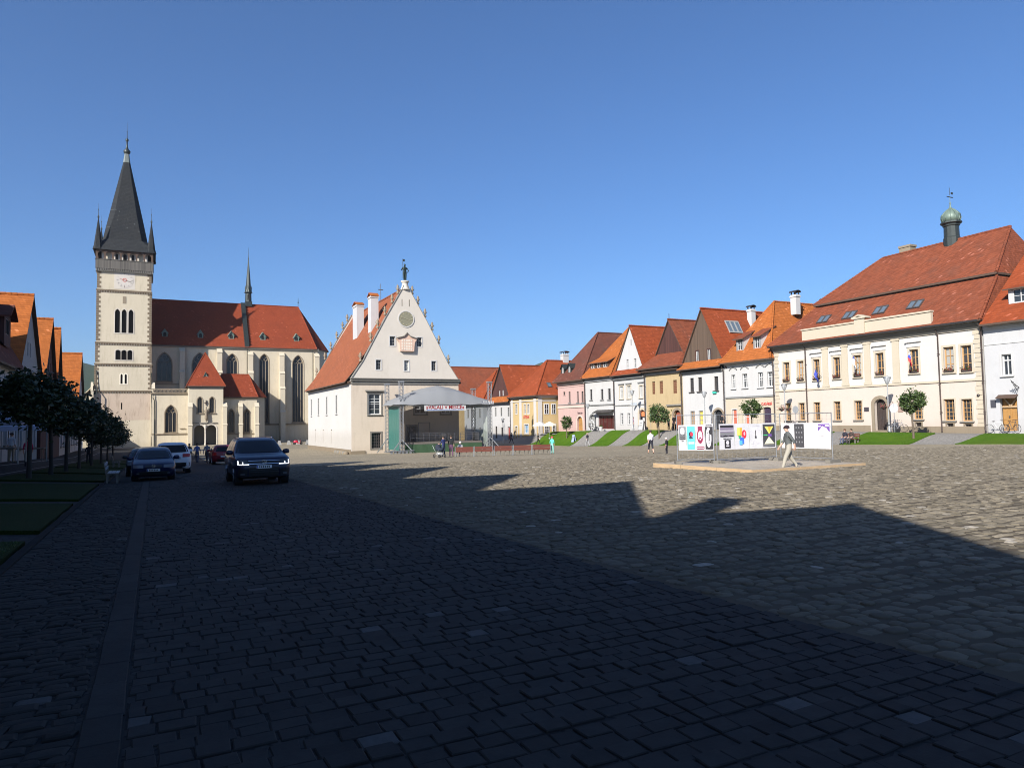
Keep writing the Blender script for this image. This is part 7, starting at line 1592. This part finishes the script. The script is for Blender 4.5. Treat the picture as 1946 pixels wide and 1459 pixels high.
def aboard(x, s, label, w, h, col, rz=0):
    t = thing('sandwich_board', label, 'sandwich board', (x, s, E(x, s)), rz)
    for sy in (-1, 1):
        m = MB(); m.slab([(-.22*sy-.012*sy, -w/2, 0), (-.22*sy-.012*sy, w/2, 0), (-.02*sy, w/2, h), (-.02*sy, -w/2, h)], .03); o = m.build('board', col, t, local=True)
        q = MB()
        for k in range(3): z = h*(.35+.17*k); x_ = -sy*lerp(.235, .035, z/h)-sy*.02; q.box(x_-.004, x_+.004, -w*.32, w*.3, z-.03, z+.03)
        q.build('board_lines', GREYPL, o, local=True)
    return t
aboard(58.3, 77.2, 'white sandwich board with grey lines outside the arched gate', .9, 1.3, WFRAME); aboard(54.3, 88.0, 'small blue and white sandwich board on the lawn path', .6, 1.0, simple('blue white board', (.35, .42, .6), .5))
t = thing('planter', 'white flower tub beside the dark red shop window', 'planter', (58.6, 87.4, E(58.6, 87.4))); m = MB(); m.lathe(0, 0, [(.22, 0), (.3, .5), (.33, .55), (.27, .55), (.25, .45)], 12); m.build('tub', WFRAME, t, local=True); m = MB()
for k in range(60): d = Vector((rng.gauss(0, .14), rng.gauss(0, .14), .62+rng.gauss(0, .07))); a = rng.uniform(0, 6.28); m.face([d+Vector((.07*math.cos(a+i*2.1), .07*math.sin(a+i*2.1), .05*math.sin(a+2*i))) for i in range(3)])
m.build('plant', LEAFD, t, local=True, kind='stuff')
t = thing('cart', 'old cart with one big white spoked wheel outside the white house', 'cart', (58.5, 89.2, E(58.5, 89.2))); R0 = .8; m = MB(); m.tube([(-.35, R0*math.cos(2*math.pi*k/20), .8+R0*math.sin(2*math.pi*k/20)) for k in range(21)], .07, 6, cap=False)
for k in range(8): a = math.pi*k/8*2; m.bar((-.35, .1*math.cos(a), .8+.1*math.sin(a)), (-.35, R0*math.cos(a), .8+R0*math.sin(a)), .06)
m.tube([(-.45, 0, .8), (-.25, 0, .8)], .14, 10); m.build('wheel', WFRAME, t, local=True); m = MB()
for k in range(9): m.bar((.15, .3+.14*k, .1), (.15, .3+.14*k, 1.15), .05)
m.bar((.15, .2, 1.1), (.15, 1.6, 1.1), .08); m.bar((.15, .2, .35), (.15, 1.6, .35), .08); m.bar((-.35, 0, .8), (.4, 0, .8), .08); m.bar((.1, -.6, .8), (.1, 1.6, .75), .08); m.build('cart_frame', GREYW, t, local=True)
def bicycle(x, s, rz, label, col):
    t = thing('bicycle', label, 'bicycle', (x, s, E(x, s)), rz, group='bicycles in the square')
    for y in (-.52, .52):
        m = MB(); m.tube([(0, y+.33*math.cos(2*math.pi*k/20), .34+.33*math.sin(2*math.pi*k/20)) for k in range(21)], .02, 5, cap=False)
        w_ = m.build('wheel', BLACK, t, local=True); m = MB()
        for k in range(8): a = math.pi*k/8; m.bar((0, y-.32*math.cos(a), .34-.32*math.sin(a)), (0, y+.32*math.cos(a), .34+.32*math.sin(a)), .006)
        m.build('spokes', STEEL, w_, local=True)
    m = MB(); F0, F1, F2, F3, F4 = (0, -.52, .34), (0, -.38, .85), (0, -.05, .32), (0, .18, .82), (0, .52, .34)
    for a, b in ((F0, F1), (F1, F2), (F2, F3), (F1, F3), (F2, F4), (F3, F4)): m.tube([a, b], .02, 6)
    m.build('frame', col, t, local=True); m = MB(); m.tube([(0, -.38, .85), (0, -.40, 1.0), (-.25, -.35, 1.03)], .014, 5); m.tube([(0, -.40, 1.0), (.25, -.35, 1.03)], .014, 5); m.build('handlebar', STEELD, t, local=True)
    m = MB(); m.lathe(0, .2, [(.02, .86), (.09, .9), (.07, .93), (.01, .94)], 8, sy=1.5); m.build('saddle', BLACK, t, local=True); m = MB(); m.box(-.03, .03, -.1, 0, .30, .34); m.box(-.12, .12, -.07, -.03, .31, .33); m.build('pedals', STEELD, t, local=True)
bicycle(58.8, 32.6, R(8), 'pale bicycle leaning outside the shop door at right', simple('pale bike frame', (.5, .52, .5), .4)); bicycle(58.6, 31.4, R(-20), 'dark bicycle second outside the shop door at right', DFRAME)
bicycle(57.6, 40.1, R(30), 'bicycle standing by the lamp post near the arched door', simple('grey bike frame', (.2, .2, .22), .4))
def park_bench(x, s, rz, label, slatm=WOODD, frm=GREYST, group='park benches'):
    t = thing('park_bench', label, 'bench', (x, s, E(x, s)), rz, group=group); L = 1.7
    for k in range(3): m = MB(); m.box(-L/2, L/2, -.05+.15*k, .07+.15*k, .42, .455); m.build('seat_slat', slatm, t, local=True)
    for k in range(2): m = MB(); m.box(-L/2, L/2, .41+.03*k, .45+.03*k, .58+.17*k, .70+.17*k); m.build('back_slat', slatm, t, local=True)
    for x_ in (-L/2+.12, L/2-.12):
        m = MB(); m.box(x_-.05, x_+.05, -.06, .42, .36, .419); m.bar((x_, .0, 0), (x_, .02, .37), .08); m.bar((x_, .38, 0), (x_, .36, .37), .08); m.bar((x_, .40, .36), (x_, .49, .92), .06); m.build('leg', frm, t, local=True)
    return t
park_bench(53.4, 41.8, R(-90), 'wooden bench with two seated people at the lawn edge', WOODR); park_bench(-1.35, 35.4, R(90), 'pale slatted bench at the kerb left of the blue hatchback', simple('pale slats', (.30, .31, .32), .6), GREYST)
park_bench(-2.3, 62, R(90), 'bench standing in deep shade beneath the trees', WOODD)
# market tents, stall and parasols
def tent(x, s, w, d, h, label, col, group=None):
    z = E(x, s); t = thing('market_tent', label, 'tent', (x, s, z), group=group)
    for a in (-1, 1):
        for b in (-1, 1): m = MB(); m.box(a*w/2-.03, a*w/2+.03, b*d/2-.03, b*d/2+.03, 0, h); m.build('pole', LAMPW, t, local=True)
    m = MB(); top = (0, 0, h+.85); c = [(-w/2-.1, -d/2-.1, h), (w/2+.1, -d/2-.1, h), (w/2+.1, d/2+.1, h), (-w/2-.1, d/2+.1, h)]
    for i in range(4): a, b = c[i], c[(i+1) % 4]; m.face((a, b, top)); m.face((a, b, (b[0], b[1], h-.28), (a[0], a[1], h-.28)))
    m.build('roof_cloth', col, t, local=True)
    m = MB(); m.box(-w/2+.2, w/2-.2, -d/2+.25, d/2-.25, .78, .84)
    for a in (-1, 1):
        for b in (-1, 1): m.box(a*(w/2-.3)-.03, a*(w/2-.3)+.03, b*(d/2-.4)-.03, b*(d/2-.4)+.03, 0, .78)
    m.build('stall_table', GREYW, t, local=True); return t
CL = simple('pale tent cloth', (.45, .48, .60), .7)
tent(-7.6, 46.2, 2.6, 2.6, 2.3, 'pale market tent at the left picture edge', CL); tent(-7.3, 55.5, 2.4, 2.4, 2.25, 'pale market tent behind the person in crimson', CL)
def parasol(x, s, label, col, h=2.5, r=1.2):
    t = thing('parasol', label, 'parasol', (x, s, E(x, s)), group='cafe parasols before the yellow house'); m = MB(); m.tube([(0, 0, 0), (0, 0, h+.3)], .03, 6); m.lathe(0, 0, [(.28, 0), (.28, .08), (.06, .1)], 10); m.build('pole', STEEL, t, local=True)
    m = MB(); m.lathe(0, 0, [(r, h-.45), (r, h-.35), (r*.55, h), (.03, h+.25)], 8, smooth=False); m.build('canopy', col, t, local=True)
    m = MB(); m.lathe(.9, 0, [(.03, 0), (.03, .7), (.4, .71), (.4, .74)], 10, smooth=False); m.build('table', WFRAME, t, local=True)
parasol(54.8, 99.0, 'white cafe parasol before the corner of the yellow house', WFRAME); parasol(54.9, 96.0, 'white cafe parasol nearest the pink house', simple('cream parasol', (.7, .62, .5), .7), 2.4, 1.1)
# statue of an armed figure on the town hall gable
st_ = MB(); z = 19.85; x, y = 28.6, 86.5
for sx in (-1, 1): st_.tube([(x+sx*.1, y, z), (x+sx*.11, y-.02, z+.5), (x+sx*.1, y, z+1.05)], [.09, .11, .15], 8); st_.tube([(x+sx*.1, y, z+.05), (x+sx*.12, y-.2, z+.04)], [.07, .05], 6)
st_.lathe(x, y, [(.22, z+.95), (.25, z+1.1), (.19, z+1.3), (.28, z+1.62), (.24, z+1.75), (.09, z+1.82), (.08, z+1.87), (.12, z+1.95), (.13, z+2.05), (.09, z+2.15), (.02, z+2.2)], 10, sy=.75)
st_.tube([(x-.25, y, z+1.66), (x-.48, y-.1, z+1.35), (x-.36, y-.3, z+1.55)], [.09, .07, .05], 6); st_.tube([(x+.25, y, z+1.66), (x+.5, y, z+1.3), (x+.28, y-.12, z+1.05)], [.09, .07, .05], 6)
so_ = st_.build('statue', simple('dark bronze', (.02, .035, .03), .45, .5), loc=(x, y, z), label='dark bronze figure with a raised pole standing on the town hall gable tip', cat='statue')
q = MB(); q.tube([(x-.37, y-.32, z+.2), (x-.37, y-.32, z+2.75)], .03, 5); q.box(x-.37, x-.1, y-.33, y-.31, z+2.4, z+2.7); q.build('pole', COPDARK, so_)
PALEC = simple('pale concrete', (.26, .255, .24), .9)
# barriers and bicycle racks in front of the church
t = thing('barrier', 'row of concrete blocks with chains before the church choir', 'barrier', (21.5, 137, TZ))
for k in range(6): m = MB(); x = 17.5+k*1.7; m.lathe(x, 137.5, [(.5, TZ), (.28, TZ+.7), (.2, TZ+.8)], 4, smooth=False, ph=.78); m.build('concrete_block', PALEC, t)
m = MB()
for k in range(5): x = 17.5+k*1.7; m.tube([(x, 137.5, TZ+.65), (x+.85, 137.5, TZ+.45), (x+1.7, 137.5, TZ+.65)], .04, 5)
m.build('chain', STEELD, t)
t = thing('scooter', 'bright red scooter parked before the church choir', 'scooter', (24.0, 136.2, TZ), R(80))
for y in (-.6, .6): m = MB(); m.tube([(-.06, y, .26), (.06, y, .26)], .26, 14, smooth=False); m.build('wheel', BLACK, t, local=True)
m = MB(); m.lathe(0, .35, [(.2, .4), (.28, .55), (.2, .8), (.05, .84)], 10, sy=1.7); m.box(-.17, .17, -.4, .2, .28, .36); m.slab([(-.2, -.55, 1.0), (.2, -.55, 1.0), (.2, -.38, .4), (-.2, -.38, .4)], .06); m.build('body', simple('scooter red', (.5, .02, .05), .3), t, local=True)
m = MB(); m.tube([(-.32, -.5, 1.08), (.32, -.5, 1.08)], .025, 6); m.tube([(0, -.6, .3), (0, -.48, 1.08)], .035, 6); m.box(-.12, .12, -.1, .6, .84, .9); m.build('handlebar', BLACK, t, local=True)
# ---------------------------------------------------------------- haze
hz = MB(); hz.box(-4300, 4300, -330, 5300, -10, 215)
m_, t_, b_ = nmat('thin evening haze'); t_.nodes.remove(b_); vp = t_.nodes.new('ShaderNodeVolumePrincipled'); vp.inputs['Color'].default_value = (.80, .88, 1, 1); vp.inputs['Density'].default_value = .00011; vp.inputs['Anisotropy'].default_value = .2
t_.links.new(vp.outputs[0], t_.nodes['Material Output'].inputs['Volume'])
ho = hz.build('haze', m_, kind='stuff', label='thin bluish haze over the far hills', cat='haze')
bpy.context.view_layer.update()
